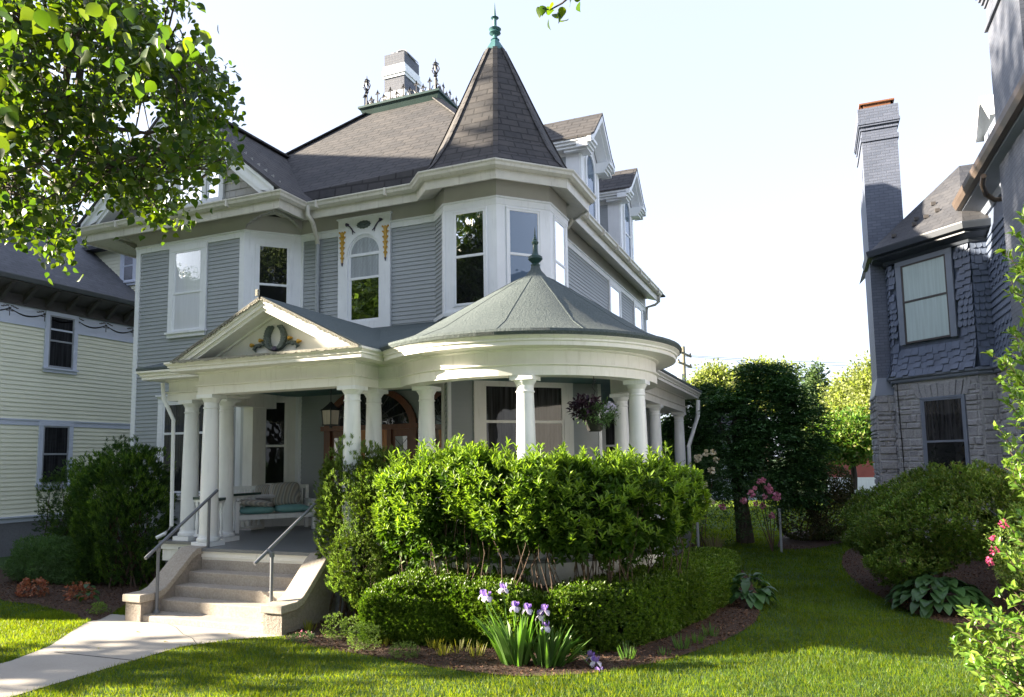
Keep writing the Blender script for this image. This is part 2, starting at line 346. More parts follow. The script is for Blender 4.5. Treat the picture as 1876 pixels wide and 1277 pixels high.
M['azalea'] = leafmat('azalea_leaves', [(0.056, 0.112, 0.018), (0.094, 0.175, 0.025), (0.163, 0.250, 0.037), (0.138, 0.138, 0.031)], 0.25, 0.45)
M['hemlock'] = leafmat('hemlock_needles', [(0.027, 0.081, 0.027), (0.047, 0.121, 0.035), (0.088, 0.196, 0.049)], 0.12, 0.55)
M['hedgebr'] = leafmat('hedge_leaves', [(0.036, 0.060, 0.018), (0.072, 0.072, 0.024), (0.108, 0.084, 0.036), (0.048, 0.084, 0.022)], 0.2, 0.5)
M['fartree'] = leafmat('far_tree_leaves', [(0.17, 0.20, 0.07), (0.23, 0.26, 0.09), (0.30, 0.32, 0.12)], 0.45, 0.5)
M['midtree'] = leafmat('maple_leaves', [(0.06, 0.14, 0.025), (0.10, 0.20, 0.03), (0.17, 0.26, 0.04), (0.16, 0.15, 0.05)], 0.4, 0.5)
M['street'] = leafmat('street_tree_leaves', [(0.03, 0.055, 0.012), (0.05, 0.08, 0.015), (0.075, 0.11, 0.02)], 0.25, 0.5)
M['spruce'] = leafmat('spruce_needles', [(0.05, 0.09, 0.045), (0.08, 0.13, 0.055), (0.12, 0.18, 0.06)], 0.2, 0.6)
M['euon'] = leafmat('euonymus_leaves', [(0.07, 0.16, 0.02), (0.12, 0.23, 0.03), (0.22, 0.32, 0.05), (0.10, 0.18, 0.03)], 0.35, 0.3, (1.4, 1.4, 0.5))
M['iris'] = leafmat('iris_leaves', [(0.08, 0.17, 0.035), (0.12, 0.23, 0.05), (0.10, 0.18, 0.05)], 0.35, 0.4)
M['hosta'] = leafmat('hosta_leaves', [(0.034, 0.086, 0.032), (0.057, 0.127, 0.040), (0.046, 0.103, 0.034)], 0.25, 0.35)
M['sage'] = leafmat('catmint_leaves', [(0.081, 0.161, 0.057), (0.127, 0.218, 0.081), (0.069, 0.138, 0.057)], 0.3, 0.6)
M['coral'] = leafmat('coral_leaves', [(0.30, 0.09, 0.05), (0.38, 0.15, 0.08), (0.42, 0.22, 0.12)], 0.3, 0.5, (1.4, 1.0, 0.7))
M['sedum'] = leafmat('sedum_leaves', [(0.16, 0.24, 0.05), (0.22, 0.30, 0.08), (0.13, 0.22, 0.06)], 0.35, 0.5)
M['sprout'] = leafmat('yellow_sprouts', [(0.28, 0.32, 0.04), (0.36, 0.36, 0.06), (0.22, 0.28, 0.04)], 0.45, 0.5, (1.4, 1.3, 0.5))
M['dkgreen'] = leafmat('dark_leaves', [(0.02, 0.055, 0.015), (0.035, 0.085, 0.02), (0.05, 0.11, 0.025)], 0.25, 0.45)
M['violetleaf'] = leafmat('violet_leaves', [(0.03, 0.012, 0.028), (0.05, 0.02, 0.045), (0.02, 0.01, 0.02)], 0.15, 0.4)
M['drygrass'] = leafmat('tan_grass', [(0.20, 0.16, 0.09), (0.28, 0.23, 0.14), (0.12, 0.13, 0.05)], 0.3, 0.7, (1.2, 1.1, 0.8))
M['p_violet'] = leafmat('iris_standards', [(0.30, 0.20, 0.55), (0.40, 0.30, 0.65), (0.25, 0.16, 0.5)], 0.35, 0.5, (1.2, 1.0, 1.3))
M['p_white'] = leafmat('iris_falls', [(0.72, 0.68, 0.80), (0.6, 0.55, 0.75), (0.8, 0.78, 0.85)], 0.3, 0.5, (1.1, 1, 1.1))
M['p_pink'] = leafmat('pink_petals', [(0.62, 0.22, 0.34), (0.72, 0.36, 0.46), (0.55, 0.16, 0.28)], 0.3, 0.5, (1.2, 1, 1))
M['p_cream'] = leafmat('cream_petals', [(0.72, 0.68, 0.48), (0.78, 0.74, 0.6), (0.7, 0.6, 0.38)], 0.3, 0.5, (1.1, 1, 0.9))
M['p_mag'] = leafmat('magenta_petals', [(0.5, 0.05, 0.16), (0.62, 0.10, 0.24)], 0.3, 0.5, (1.2, 1, 1))

# ------------------------------------------------------------ foliage helpers
def nrm(a): return a/(np.linalg.norm(a, axis=-1, keepdims=True)+1e-9)
TPL = {
 'dia': (np.array([(0, 0, 0), (.5, -.5, .12), (1, 0, -.05), (.5, .5, .12)], float), np.array([(0, 1, 2), (0, 2, 3)])),
 'oval': (np.array([(0, 0, 0), (.28, -.42, .08), (.68, -.38, .05), (1, 0, -.14), (.68, .38, .05), (.28, .42, .08), (.3, 0, -.02), (.68, 0, -.05)], float),
          np.array([(0, 1, 6), (0, 6, 5), (1, 2, 7), (1, 7, 6), (5, 6, 7), (5, 7, 4), (2, 3, 7), (7, 3, 4)])),
 'leaf': (np.array([(0, 0, 0), (.10, -.30, .05), (.30, -.47, .08), (.52, -.46, .08), (.74, -.30, .03), (.90, -.12, -.06), (1.04, 0, -.16), (.90, .12, -.06), (.74, .30, .03), (.52, .46, .08), (.30, .47, .08), (.10, .30, .05), (.3, 0, -.02), (.55, 0, -.03), (.78, 0, -.07)], float),
          np.array([(0, 1, 12), (1, 2, 12), (2, 13, 12), (2, 3, 13), (3, 14, 13), (3, 4, 14), (4, 5, 14), (5, 6, 14), (6, 7, 14), (7, 8, 14), (8, 9, 14), (9, 13, 14), (9, 10, 13), (10, 12, 13), (10, 11, 12), (11, 0, 12)])),
 'tri': (np.array([(0, -.5, 0), (0, .5, 0), (1, 0, 0)], float), np.array([(0, 1, 2)])),
}
def leaves(Cn, A, Nn, L, Wd, tpl='dia'):
    P, T = TPL[tpl]; n = len(Cn); A = nrm(A); Sd = nrm(np.cross(A, Nn)); Nn = np.cross(Sd, A)
    L = np.broadcast_to(L, n)[:, None, None]; Wd = np.broadcast_to(Wd, n)[:, None, None]
    V = Cn[:, None, :]+A[:, None, :]*(P[None, :, 0:1]*L)+Sd[:, None, :]*(P[None, :, 1:2]*Wd)+Nn[:, None, :]*(P[None, :, 2:3]*L)
    F = T[None]+(np.arange(n)*len(P))[:, None, None]
    return V.reshape(-1, 3), F.reshape(-1, 3)
def rvec(n): return nrm(RNG.normal(size=(n, 3)))
def join(lst):
    V = []; F = []; k = 0
    for v, f in lst: V.append(v); F.append(f+k); k += len(v)
    return np.concatenate(V), np.concatenate(F)
def shell(ells, n, inner=0.72, lump=0.12, zmin=0.03):
    """points and outward directions spread through the outer part of a union of ellipsoids"""
    E = np.array(ells, float); w = (E[:, 3]*E[:, 4]+E[:, 3]*E[:, 5]+E[:, 4]*E[:, 5]); w /= w.sum(); P = []; D = []; got = 0; it = 0
    ph = RNG.uniform(0, 6, 6)
    while got < n and it < 40:
        it += 1; k = RNG.choice(len(E), n, p=w); d = rvec(n)
        lm = 1+lump*(np.sin(d[:, 0]*5+ph[0]+k)+np.sin(d[:, 1]*6+ph[1]+k*2)+np.sin(d[:, 2]*5.5+ph[2]))/1.6
        r = (inner+(1-inner)*RNG.random(n)**0.6)*lm
        p = E[k, :3]+d*E[k, 3:6]*r[:, None]; ok = p[:, 2] > zmin
        for j in range(len(E)):
            q = np.linalg.norm((p-E[j, :3])/E[j, 3:6], axis=1); ok &= ~((q < inner*0.92) & (k != j))
        P.append(p[ok]); D.append(nrm((d/E[k, 3:6]))[ok]); got += ok.sum()
    return np.concatenate(P)[:n], np.concatenate(D)[:n]
def cloud(ells, nclump, per, L, Wr, spread, tpl='dia', inner=0.7, up_=0.3, flat=1.0, lump=0.12, outw=1.0, zmin=0.03, droop=0.0):
    P, D = shell(ells, nclump, inner, lump, zmin)
    n = len(P)*per; Cn = np.repeat(P, per, 0)+RNG.normal(size=(n, 3))*spread*np.array([1, 1, flat])
    Dn = np.repeat(D, per, 0); A = nrm(rvec(n)+Dn*outw+np.array([0, 0, up_-droop]))
    Nn = nrm(rvec(n)*0.8+Dn*0.5+np.array([0, 0, 0.7])); Ln = L*RNG.uniform(0.65, 1.25, n)
    Cn[:, 2] = np.maximum(Cn[:, 2], zmin)
    return leaves(Cn, A, Nn, Ln, Ln*Wr, tpl)
def rosettes(P, D, per, L, Wr, tpl='oval', open_=0.9):
    n = len(P); D = nrm(D); x = nrm(np.cross(D, rvec(n))); y = np.cross(D, x); out = []
    for k in range(per):
        a = 2*math.pi*k/per*1.0+RNG.uniform(-.3, .3, n)+(k//4)*0.7; o = open_*RNG.uniform(0.6, 1.3, n)*(0.55+0.6*(k % 3)/2)
        A = nrm(D*0.8+(x*np.cos(a)[:, None]+y*np.sin(a)[:, None])*o[:, None]); Ln = L*RNG.uniform(.7, 1.2, n)
        out.append(leaves(P-D*L*0.25*(k % 3), A, nrm(D*1.0-A*0.3+rvec(n)*0.15), Ln, Ln*Wr, tpl))
    return join(out)
def stems_mb(base, tips, r0, r1, wob=0.06, n=5, seg=4):
    mb = MB()
    for b, t in zip(base, tips):
        b = np.array(b, float); t = np.array(t, float); pts = []
        for i in range(seg+1):
            s = i/seg; q = b+(t-b)*np.array([s**1.2, s**1.2, s])+RNG.normal(size=3)*wob*math.sin(math.pi*s); pts.append(q)
        mb.tube(pts, [r0+(r1-r0)*i/seg for i in range(seg+1)], n, caps=False)
    return mb
def shrub(name, label, cat, loc, VF, mat, stems=None, group=None, stem_mat=None):
    t = thing(name, label, cat, loc, group)
    np_obj('foliage', VF[0], VF[1], mat, t)
    if stems is not None: obj('stem', stems, stem_mat or M['stem'], t, smooth=True)
    return t
def interior_stems(ells, base, n, r0, r1, lo=0.2, zt=0.0):
    P, D = shell(ells, n, 0.5, 0.05); return stems_mb([np.array(base)+np.append(RNG.normal(size=2)*lo, 0) for _ in P], P-D*0.05, r0, r1)

# ------------------------------------------------------------ ground
def flat(name, pts, z, mat, kind='structure'):
    mb = MB(); mb.add([(x, y, z) for x, y in pts], [tuple(range(len(pts)))]); o = obj(name, mb, mat)
    return set_props(o, kind=kind)
def curve(pts, n=8, closed=True):
    P = [np.array(p, float) for p in pts]; out = []; m = len(P)
    for i in range(m if closed else m-1):
        p0, p1, p2, p3 = (P[(i-1) % m], P[i], P[(i+1) % m], P[(i+2) % m]) if closed else (P[max(i-1, 0)], P[i], P[i+1], P[min(i+2, m-1)])
        for k in range(n):
            t = k/n; out.append(0.5*((2*p1)+(-p0+p2)*t+(2*p0-5*p1+4*p2-p3)*t*t+(-p0+3*p1-3*p2+p3)*t**3))
    if not closed: out.append(P[-1])
    return out
gm = MB(); gm.add([(-900, -900, 0), (900, -900, 0), (900, 900, 0), (-900, 900, 0)], [(0, 1, 2, 3)])
set_props(obj('ground', gm, M['turf']), kind='structure')
set_props(obj('road', MB().add([(-200, -14, .004), (200, -14, .004), (200, -5, .004), (-200, -5, .004)], [(0, 1, 2, 3)]), M['asphalt']), kind='structure')
pv = MB(); pv.box(-200, -5, 0, 200, -4.85, .12); pv.box(-200, -3.2, 0, 200, -1.8, .015); set_props(obj('pavement', pv, M['path']), kind='structure')
PATH = [tuple(atZ(x, y)[:2]) for x, y in ((196, 1128), (160, 1141), (128, 1160), (90, 1185), (20, 1212))]+[(-9.2, 3.2), (-8.9, -1.8), (-7.4, -1.8), (-7.6, 3.2)]+[tuple(atZ(x, y)[:2]) for x, y in ((208, 1222), (330, 1186), (430, 1172), (520, 1166))]
PATH += [(-6.75, 8.35), (-10.2, 8.35)]
flat('path', PATH, 0.008, M['path'])
jm = MB(); a = atZ(100, 1196); b = atZ(250, 1212); jm.bar((a[0], a[1], .010), (b[0], b[1], .010), .014, .003)
jm.bar((-9.1, 5.0, .010), (-7.5, 5.0, .010), .014, .003); cr_ = [atZ(x, y) for x, y in ((300, 1140), (322, 1150), (335, 1163), (352, 1170), (360, 1181))]
for p, q in zip(cr_[:-1], cr_[1:]): jm.bar((p[0], p[1], .0095), (q[0], q[1], .0095), .006, .002)
set_props(obj('path_joint', jm, M['asphalt']), kind='structure')
fl_ = [atZ(x, y) for x, y in ((455, 1152), (398, 1148), (420, 1162), (250, 1160), (180, 1190), (300, 1178), (120, 1188), (610, 1222), (700, 1240), (1150, 1260), (1380, 1180), (520, 1212))]
BED1 = [tuple(p) for p in curve([atZ(x, y)[:2] for x, y in ((523, 1168), (600, 1190), (700, 1206), (800, 1224), (940, 1240), (1070, 1236), (1160, 1224), (1270, 1196), (1350, 1163), (1390, 1130), (1385, 1085), (1352, 1040))]+[(-2.2, 16.2), (-3, 20.), (-5, 20), (-5.5, 13), (-6.7, 9.3)], 6)]
BED2 = [tuple(p) for p in curve([atZ(x, y)[:2] for x, y in ((196, 1130), (160, 1138), (130, 1126), (60, 1108), (0, 1098))]+[(-17, 10.5), (-17.5, 16), (-14.6, 13), (-11.2, 9.6)], 6)]
BED3 = [tuple(p) for p in curve([atZ(x, y)[:2] for x, y in ((1590, 1000), (1552, 1010), (1543, 1035), (1570, 1068), (1630, 1104), (1700, 1134), (1780, 1152), (1876, 1160))]+[(5, 11), (6, 19.5), (1.5, 21)], 6)]
BED4 = [tuple(p) for p in curve([atZ(x, y)[:2] for x, y in ((1425, 1002), (1480, 1006), (1560, 992))]+[(1.6, 24), (-.6, 24)], 5)]
flat('mulch_bed', BED1, 0.012, M['mulch']); flat('mulch_bed', BED2, 0.013, M['mulch']); flat('mulch_bed', BED3, 0.012, M['mulch']); flat('mulch_bed', BED4, 0.012, M['mulch'])
def inside(P, poly):
    x, y = P[:, 0], P[:, 1]; r = np.zeros(len(P), bool); n = len(poly); j = n-1
    for i in range(n):
        xi, yi = poly[i][0], poly[i][1]; xj, yj = poly[j][0], poly[j][1]
        c = ((yi > y) != (yj > y)) & (x < (xj-xi)*(y-yi)/((yj-yi)+1e-12)+xi); r ^= c; j = i
    return r
def nz(P, s, seed=0):
    return (np.sin(P[:, 0]*s+seed)+np.sin(P[:, 1]*s*1.3+seed*2+P[:, 0]*s*.5)+np.sin((P[:, 0]-P[:, 1])*s*.7+seed*3))/3
def grass(x0, x1, y0, y1, dens, h, w):
    n = int((x1-x0)*(y1-y0)*dens); P = np.stack([RNG.uniform(x0, x1, n), RNG.uniform(y0, y1, n)], 1)
    v = np.stack([P[:, 0], P[:, 1]], 1); ok = np.ones(n, bool)
    jit = P+RNG.normal(size=P.shape)*0.015
    for poly in (BED1, BED2, BED3, BED4, PATH): ok &= ~inside(jit, poly)
    px = (P@rt[:2])/(P@fw[:2]); ok &= (P@fw[:2] > 2) & (px > -0.80) & (px < 0.80); P = P[ok]; n = len(P)
    C3 = np.column_stack([P, np.zeros(n)]); hh = h*RNG.uniform(.5, 1.3, n)*(1+.25*nz(P, 2.1, 1)+.2*nz(P, 7, 2))
    A = nrm(np.column_stack([RNG.normal(size=(n, 2))*.42+.12*np.column_stack([nz(P, 1.7, 3), nz(P, 1.9, 4)]), np.ones(n)]))
    return leaves(C3, A, nrm(np.column_stack([RNG.normal(size=(n, 2)), np.zeros(n)])), hh, w*RNG.uniform(.7, 1.3, n), 'tri')
V, F = join([grass(-11.5, 2.6, 4.6, 9.2, 3300, .05, .0065), grass(-3.2, 3.2, 9.2, 14, 2200, .05, .009), grass(-4, 3, 14, 24, 1000, .055, .014),
             grass(-17, -9.5, 6, 12, 1700, .055, .009), grass(-8, 8, 24, 42, 180, .07, .03)])
set_props(np_obj('grass', V, F, M['grass']), kind='stuff')
def scatter(poly, dens):
    A = np.array(poly); lo, hi = A.min(0), A.max(0); n = int(np.prod(hi-lo)*dens); P = RNG.uniform(lo, hi, (n, 2)); return P[inside(P, poly)]
chs = []
for poly, dens in ((BED1, 900), (BED2, 500), (BED3, 500), (BED4, 300)):
    P = scatter(poly, dens); P = P[(P[:, 1] < 20) & (P[:, 0] > -15) & (P[:, 0] < 4)]; n = len(P)
    Cn = np.column_stack([P, RNG.uniform(.013, .03, n)]); A = nrm(np.column_stack([RNG.normal(size=(n, 2)), RNG.normal(size=n)*.25]))
    L = RNG.uniform(.015, .05, n); chs.append(leaves(Cn, A, nrm(np.column_stack([RNG.normal(size=(n, 2))*.35, np.ones(n)])), L, L*.45, 'dia'))
V, F = join(chs); set_props(np_obj('mulch_chips', V, F, M['chips']), kind='stuff')

def pathshell(path, zb, zt, rw, n, inner=.8, lump=.10, pw=.55, endr=.35, ls=4.0):
    """points in the outer layer of a hedge that follows a ground path; zb, zt, rw may be lists along the path"""
    P = np.array([p[:2] for p in path], float); sg = np.linalg.norm(np.diff(P, axis=0), axis=1); cu = np.concatenate([[0], np.cumsum(sg)]); T = cu[-1]
    s = RNG.uniform(0, T, n); x = np.interp(s, cu, P[:, 0]); y = np.interp(s, cu, P[:, 1]); s2 = np.minimum(s+.05, T); s1 = s2-.05
    tx = np.interp(s2, cu, P[:, 0])-np.interp(s1, cu, P[:, 0]); ty = np.interp(s2, cu, P[:, 1])-np.interp(s1, cu, P[:, 1]); tn = np.hypot(tx, ty); nx, ny = ty/tn, -tx/tn
    f = lambda v: np.interp(s, cu, v) if hasattr(v, '__len__') else np.full(n, float(v))
    b, t, w = f(zb), f(zt), f(rw); en = np.clip(np.minimum(s, T-s)/endr, 0, 1); en = np.sqrt(1-(1-en)**2)*.9+.1
    ag = np.linspace(0, 2*math.pi, 1441); gx = np.sign(np.cos(ag))*np.abs(np.cos(ag))**pw; gy = np.sign(np.sin(ag))*np.abs(np.sin(ag))**pw; gl = np.concatenate([[0], np.cumsum(np.hypot(np.diff(gx), np.diff(gy)))])
    a = np.interp(RNG.uniform(0, gl[-1], n), gl, ag); ca, sa = np.cos(a), np.sin(a); q = inner+(1-inner)*RNG.random(n)**.6
    Q = np.column_stack([x, y, (b+t)/2]); lm = 1+lump*(nz(np.column_stack([x*1.0+sa*.6, y+ca*.6]), ls, 1.7)*1.3+.6*nz(np.column_stack([x+sa, y-ca]), ls*2.3, .4))
    o = np.sign(ca)*np.abs(ca)**pw*w*q*lm*en; z = (b+t)/2+np.sign(sa)*np.abs(sa)**pw*(t-b)/2*q*(1+(lm-1)*.7)*(en*.35+.65)
    Pt = np.column_stack([x+nx*o, y+ny*o, np.maximum(z, .02)]); D = nrm(np.column_stack([nx*np.sign(ca)*np.abs(ca)**1.5, ny*np.sign(ca)*np.abs(ca)**1.5, np.sign(sa)*np.abs(sa)**1.5])); return Pt, D

# ============================================================ VICTORIAN HOUSE
HS = thing('victorian_house', 'grey clapboard two storey house with shingled corner turret, white trim and round columned porch', 'house', (-8, 12.5, 0))
X0, XG0, XG1, XC, XR = -15.41, -14.56, -11.33, -10.48, -5.10
YF, YR, YB = 12.25, 13.10, 24.65
OC = (-6.03, 14.02); A_ = 1.365; S2 = A_*math.tan(math.pi/8)
T0 = (-7.04, YR); T1 = (OC[0]-S2, OC[1]-A_); T2 = (OC[0]+S2, OC[1]-A_); T3 = (OC[0]+A_, OC[1]-S2); T4 = (OC[0]+A_, OC[1]+S2); T5 = (XR, OC[1]+A_+S2-(XR-OC[0]))
ZB0, ZB1, ZS, ZE = 7.27, 7.42, 7.80, 7.93
def sidprof(z0, z1, e=0.088, o=.020):
    n = max(1, int(round((z1-z0)/e))); e = (z1-z0)/n; p = []
    for i in range(n): p += [(-.002, z0+i*e+.010), (o, z0+i*e), (.005, z0+(i+1)*e-.001)]
    return p
def siding(path, z0, z1, mat=None, parent=None, name='siding', e=0.088):
    return obj(name, MB().sweep(path, sidprof(z0, z1, e), profclosed=False), mat or M['siding'], parent or HS)
# solid core of the walls
FULL = [(X0, YB), (X0, YR-.05), (XG0, YF), (XG1, YF), (XC, YR), T0, T1, T2, T3, T4, T5, (XR, YB)]
FIRST = [(X0, YB), (X0, YR-.05), (XG0, YF), (XG1, YF), (XC, YR), (-7.41, YR), (-6.06, 11.75), (-3.87, 13.94), (XR, 15.17), (XR, YB)]
core = MB(); core.prism(FIRST[::-1], 0.3, 4.4); core.prism(FULL[::-1], 4.4, ZS); obj('wall', core, M['taupe'], HS)
siding(FULL[:5]+[T0], 4.4, ZB0); siding(FULL[:5], .9, 4.4); siding([(XR, 15.0), (XR, YB)], .9, ZB0)
obj('siding', MB().sweep([FULL[4], FIRST[5], FIRST[6], FIRST[7], FIRST[8]], sidprof(.95, 4.3, .10, .026), profclosed=False), M['siding'], HS)
siding([T0, T1], 5.1, ZB0)
# white band, frieze, moulding, cornice, gutter
band = [(.0, ZB0), (.035, ZB0), (.035, ZB1-.03), (.06, ZB1-.02), (.06, ZB1+.012), (.0, ZB1+.012)]
obj('belt_band', MB().sweep(FULL, band), M['trim'], HS)
obj('frieze', MB().sweep(FULL, [(0, ZB1+.012), (.014, ZB1+.012), (.014, ZS), (0, ZS)]), M['taupe'], HS)
EAV = [(X0, YB), (X0, YF), (XC, YF), (XC, YR), T0, T1, T2, T3, T4, T5, (XR, YB), (X0, YB)]
EAVO = EAV[:-1]
soff = [(-.3, ZS-.004), (.05, ZS-.004), (.07, ZS-.05), (.42, ZS-.155), (.42, ZS-.2), (.455, ZS-.2), (.47, ZS-.03), (.5, ZS+.02), (.5, ZS+.05), (-.3, ZS+.06)]
obj('cornice', MB().sweep(EAVO, soff), M['gutter'], HS)
gut = [(.48, ZS-.02), (.53, ZS-.025), (.585, ZS+.02), (.60, ZS+.07), (.625, ZS+.10), (.625, ZS+.125), (.605, ZS+.125), (.59, ZS+.09), (.53, ZS+.03), (.49, ZS+.03), (.49, ZS+.12), (.48, ZS+.12)]
obj('gutter', MB().sweep(EAVO, gut), M['gutter'], HS)
gb = MB()                                    # gutter joints
for (p, q) in zip(EAVO[:-1], EAVO[1:]):
    f = Fr(p, q); k = int(f.L/1.3)
    for i in range(k): gb.lbox(f, (i+.5)*f.L/k-.02, (i+.5)*f.L/k+.02, .52, .633, ZS-.03, ZS+.13); obj('gutter_bracket', gb, M['gutter'], HS); gb = MB()
# square frieze corners over the bay's chamfers, with scalloped arched brackets
def spandrel(fr, L, flip, name='eave_bracket'):
    mb = MB(); zt = ZS-.002; zb = ZB1+.015; n = 14; top = []
    pts = []
    for i in range(n+1):
        s = i/n; u = s*L; h = (zt-zb)*(1-math.sqrt(max(0, 1-(1-s)**2)))*1.0
        z = zb+(zt-zb-.05)*math.sqrt(max(0, 1-(1-s)**2))+(.014 if i % 2 else -.01)
        pts.append((u, z))
    P = [(0, zt)]+[(u, z) for u, z in pts]+[(L, zt)]
    if flip: P = [(L-u, z) for u, z in P][::-1]
    for i in range(len(pts)-1):
        (u0, z0), (u1, z1) = pts[i], pts[i+1]; q = [(u0, z0), (u1, z1), (u1, zt), (u0, zt)]
        if flip: q = [(L-u, z) for u, z in q][::-1]
        mb.lprism(fr, q, -.05, .02)
    obj(name, mb, M['taupe'], HS)
spandrel(Fr((XG1, YF), (XC, YF)), .85, False); spandrel(Fr((XC, YF), (XC, YR)), .85, True)
spandrel(Fr((X0, YF), (XG0, YF)), .85, True); spandrel(Fr((X0, YR), (X0, YF)), .85, False)
def board(path, z0, z1, name='corner_board', out=.034, mat=None, parent=None):
    return obj(name, MB().sweep(path, [(0, z0), (out, z0), (out, z1), (0, z1)]), mat or M['trim'], parent or HS)
def cb(i, z0, z1, w=.12, P=FULL):
    a, b, c = (np.array(P[j], float) for j in (i-1, i, i+1)); board([b+nrm(a-b)*w, b, b+nrm(c-b)*w], z0, z1)
cb(2, .9, ZB0); cb(3, .9, ZB0); cb(4, .9, ZB0, .08); cb(1, .9, ZB0)
board([(XR, YB-.14), (XR, YB), (XR-.14, YB)], .9, ZB0); cb(8, .95, 4.2, .09, FIRST+[(0, 0)]) if False else None
# ---- windows
def window(fr, u0, u1, z0, z1, zr=None, cas=.13, pane='pane_dark', cap=True, sill=True, parent=None, trim=None, name='window', pane2=None, sashm=None, head=0.0):
    par = parent or HS; tm = trim or M['trim']; sm = sashm or tm; zr = zr or (z0+z1)/2; w = .056
    mb = MB(); hz = max(cas*1.0, head)
    mb.lbox(fr, u0-cas, u0, 0, w, z0-.02, z1); mb.lbox(fr, u1, u1+cas, 0, w, z0-.02, z1); mb.lbox(fr, u0-cas, u1+cas, 0, w+.003, z1, z1+hz)
    win = obj(name, mb, tm, par, bevel=.004)
    if cap:
        c = MB(); c.lbox(fr, u0-cas-.03, u1+cas+.03, 0, w+.05, z1+hz, z1+hz+.035); c.lbox(fr, u0-cas-.012, u1+cas+.012, 0, w+.022, z1+hz-.025, z1+hz-.001); obj('window_cap', c, tm, win)
    if sill:
        c = MB(); c.lbox(fr, u0-cas-.03, u1+cas+.03, 0, w+.05, z0-.065, z0-.02); c.lbox(fr, u0-cas, u1+cas, 0, w+.01, z0-.15, z0-.066); obj('window_sill', c, tm, win)
    s = MB(); t = .042
    for (a, b, o) in ((zr, z1, .046), (z0, zr+.03, .040)):
        s.lbox(fr, u0, u0+t, 0, o, a, b); s.lbox(fr, u1-t, u1, 0, o, a, b); s.lbox(fr, u0+t, u1-t, 0, o+.001, b-t*.9, b); s.lbox(fr, u0+t, u1-t, 0, o+.001, a, a+t)
    obj('sash', s, sm, win)
    for (a, b, o, pm) in ((zr+.02, z1-.03, .0335, pane), (z0+.03, zr, .032, pane2 or pane)):
        m = MB(); m.lbox(fr, u0+t*.6, u1-t*.6, .004, o, a, b); obj('pane', m, M[pm], win)
    return win
FG = Fr((XG0, YF), (XG1, YF)); FC = Fr((XG1, YF), (XC, YR)); FR_ = Fr((XC, YR), T0)
def g(x): return x-XG0
window(FG, g(-13.36), g(-12.52), 5.32, 7.17, 6.17, cas=.145, pane='pane_white', cap=False)
window(FG, g(-13.55), g(-12.18), 1.68, 3.68, 2.98, cas=.16, pane='pane_low', pane2='pane_low')
# chamfer windows with broad white boards
for z0, z1 in ((4.75, ZB0), (.95, 3.95)):
    mb = MB(); mb.lbox(FC, .02, FC.L-.02, 0, .026, z0, z1); obj('wall_panel', mb, M['trim'] if z0 > 2 else M['cream'], HS)
window(FC, .27, .93, 5.2, 7.13, 6.22, cas=.05, pane='pane_mirror', cap=False, pane2='pane_dark')
window(FC, .27, .93, 1.83, 3.66, 2.66, cas=.06, pane='pane_dark', cap=False, trim=M['cream'])
# turret walls: all white, a tall sash in each face
tw = MB(); tw.sweep([T1, T2, T3, T4], [(0, 5.2), (.022, 5.2), (.022, ZB0), (0, ZB0)]); tw.sweep([T0, T1, T2, T3, T4], [(0, 5.13), (.05, 5.13), (.06, 5.2), (0, 5.2)])
tw.sweep([np.array(T1)+nrm(np.array(T0)-np.array(T1))*.1, T1, np.array(T1)+np.array([.02, 0])], [(0, 5.2), (.036, 5.2), (.036, ZB0), (0, ZB0)])
obj('turret_panel', tw, M['trim'], HS)
FT1, FT2, FT3 = Fr(T1, T2), Fr(T2, T3), Fr(T3, T4)
window(FT1, .22, .90, 5.32, 7.2, 6.28, cas=.035, pane='pane_mirror', cap=False, sill=False)
window(FT2, .22, .90, 5.32, 7.2, 6.28, cas=.035, pane='pane_sky', cap=False, sill=False)
window(FT3, .22, .90, 5.32, 7.2, 6.28, cas=.035, pane='pane_white', cap=False, sill=False, pane2='pane_dark')
FS = Fr((XR, 15.0), (XR, YB))
window(FS, 19.75-15, 20.85-15, 5.45, 7.2, 6.3, cas=.12, pane='pane_white', cap=False)
window(FS, 22.8-15, 23.85-15, 5.45, 7.2, 6.3, cas=.12, pane='pane_white', cap=False)
window(FS, 16.6-15, 17.6-15, 1.9, 3.7, 2.8, pane='pane_curtain'); window(FS, 22.4-15, 23.3-15, 1.9, 3.7, 2.8, pane='pane_curtain')
# side bay under the side porch
sb = MB(); sb.prism([(XR, 18.4), (-4.35, 18.4), (-4.0, 18.9), (-4.0, 20.9), (XR, 20.9)], .5, 3.9); obj('side_bay', sb, M['siding'], HS)
window(Fr((XR, 18.4), (-4.35, 18.4)), .12, .60, 1.8, 3.5, 2.6, cas=.06, pane='pane_curtain', cap=False)
# corner bay on the ground floor (two faces at 45 degrees)
FB1 = Fr(FIRST[5], FIRST[6]); FB2 = Fr(FIRST[6], FIRST[7])
window(FB2, .66, 2.30, 1.75, 3.70, 2.99, cas=.2, pane='pane_curtain', trim=M['cream'])
window(FB1, .55, 1.62, 1.75, 3.66, 2.5, cas=.13, pane='pane_curtain', trim=M['cream'], cap=False)
cb(6, .95, 4.2, .03, FIRST); cb(7, .95, 4.2, .03, FIRST)
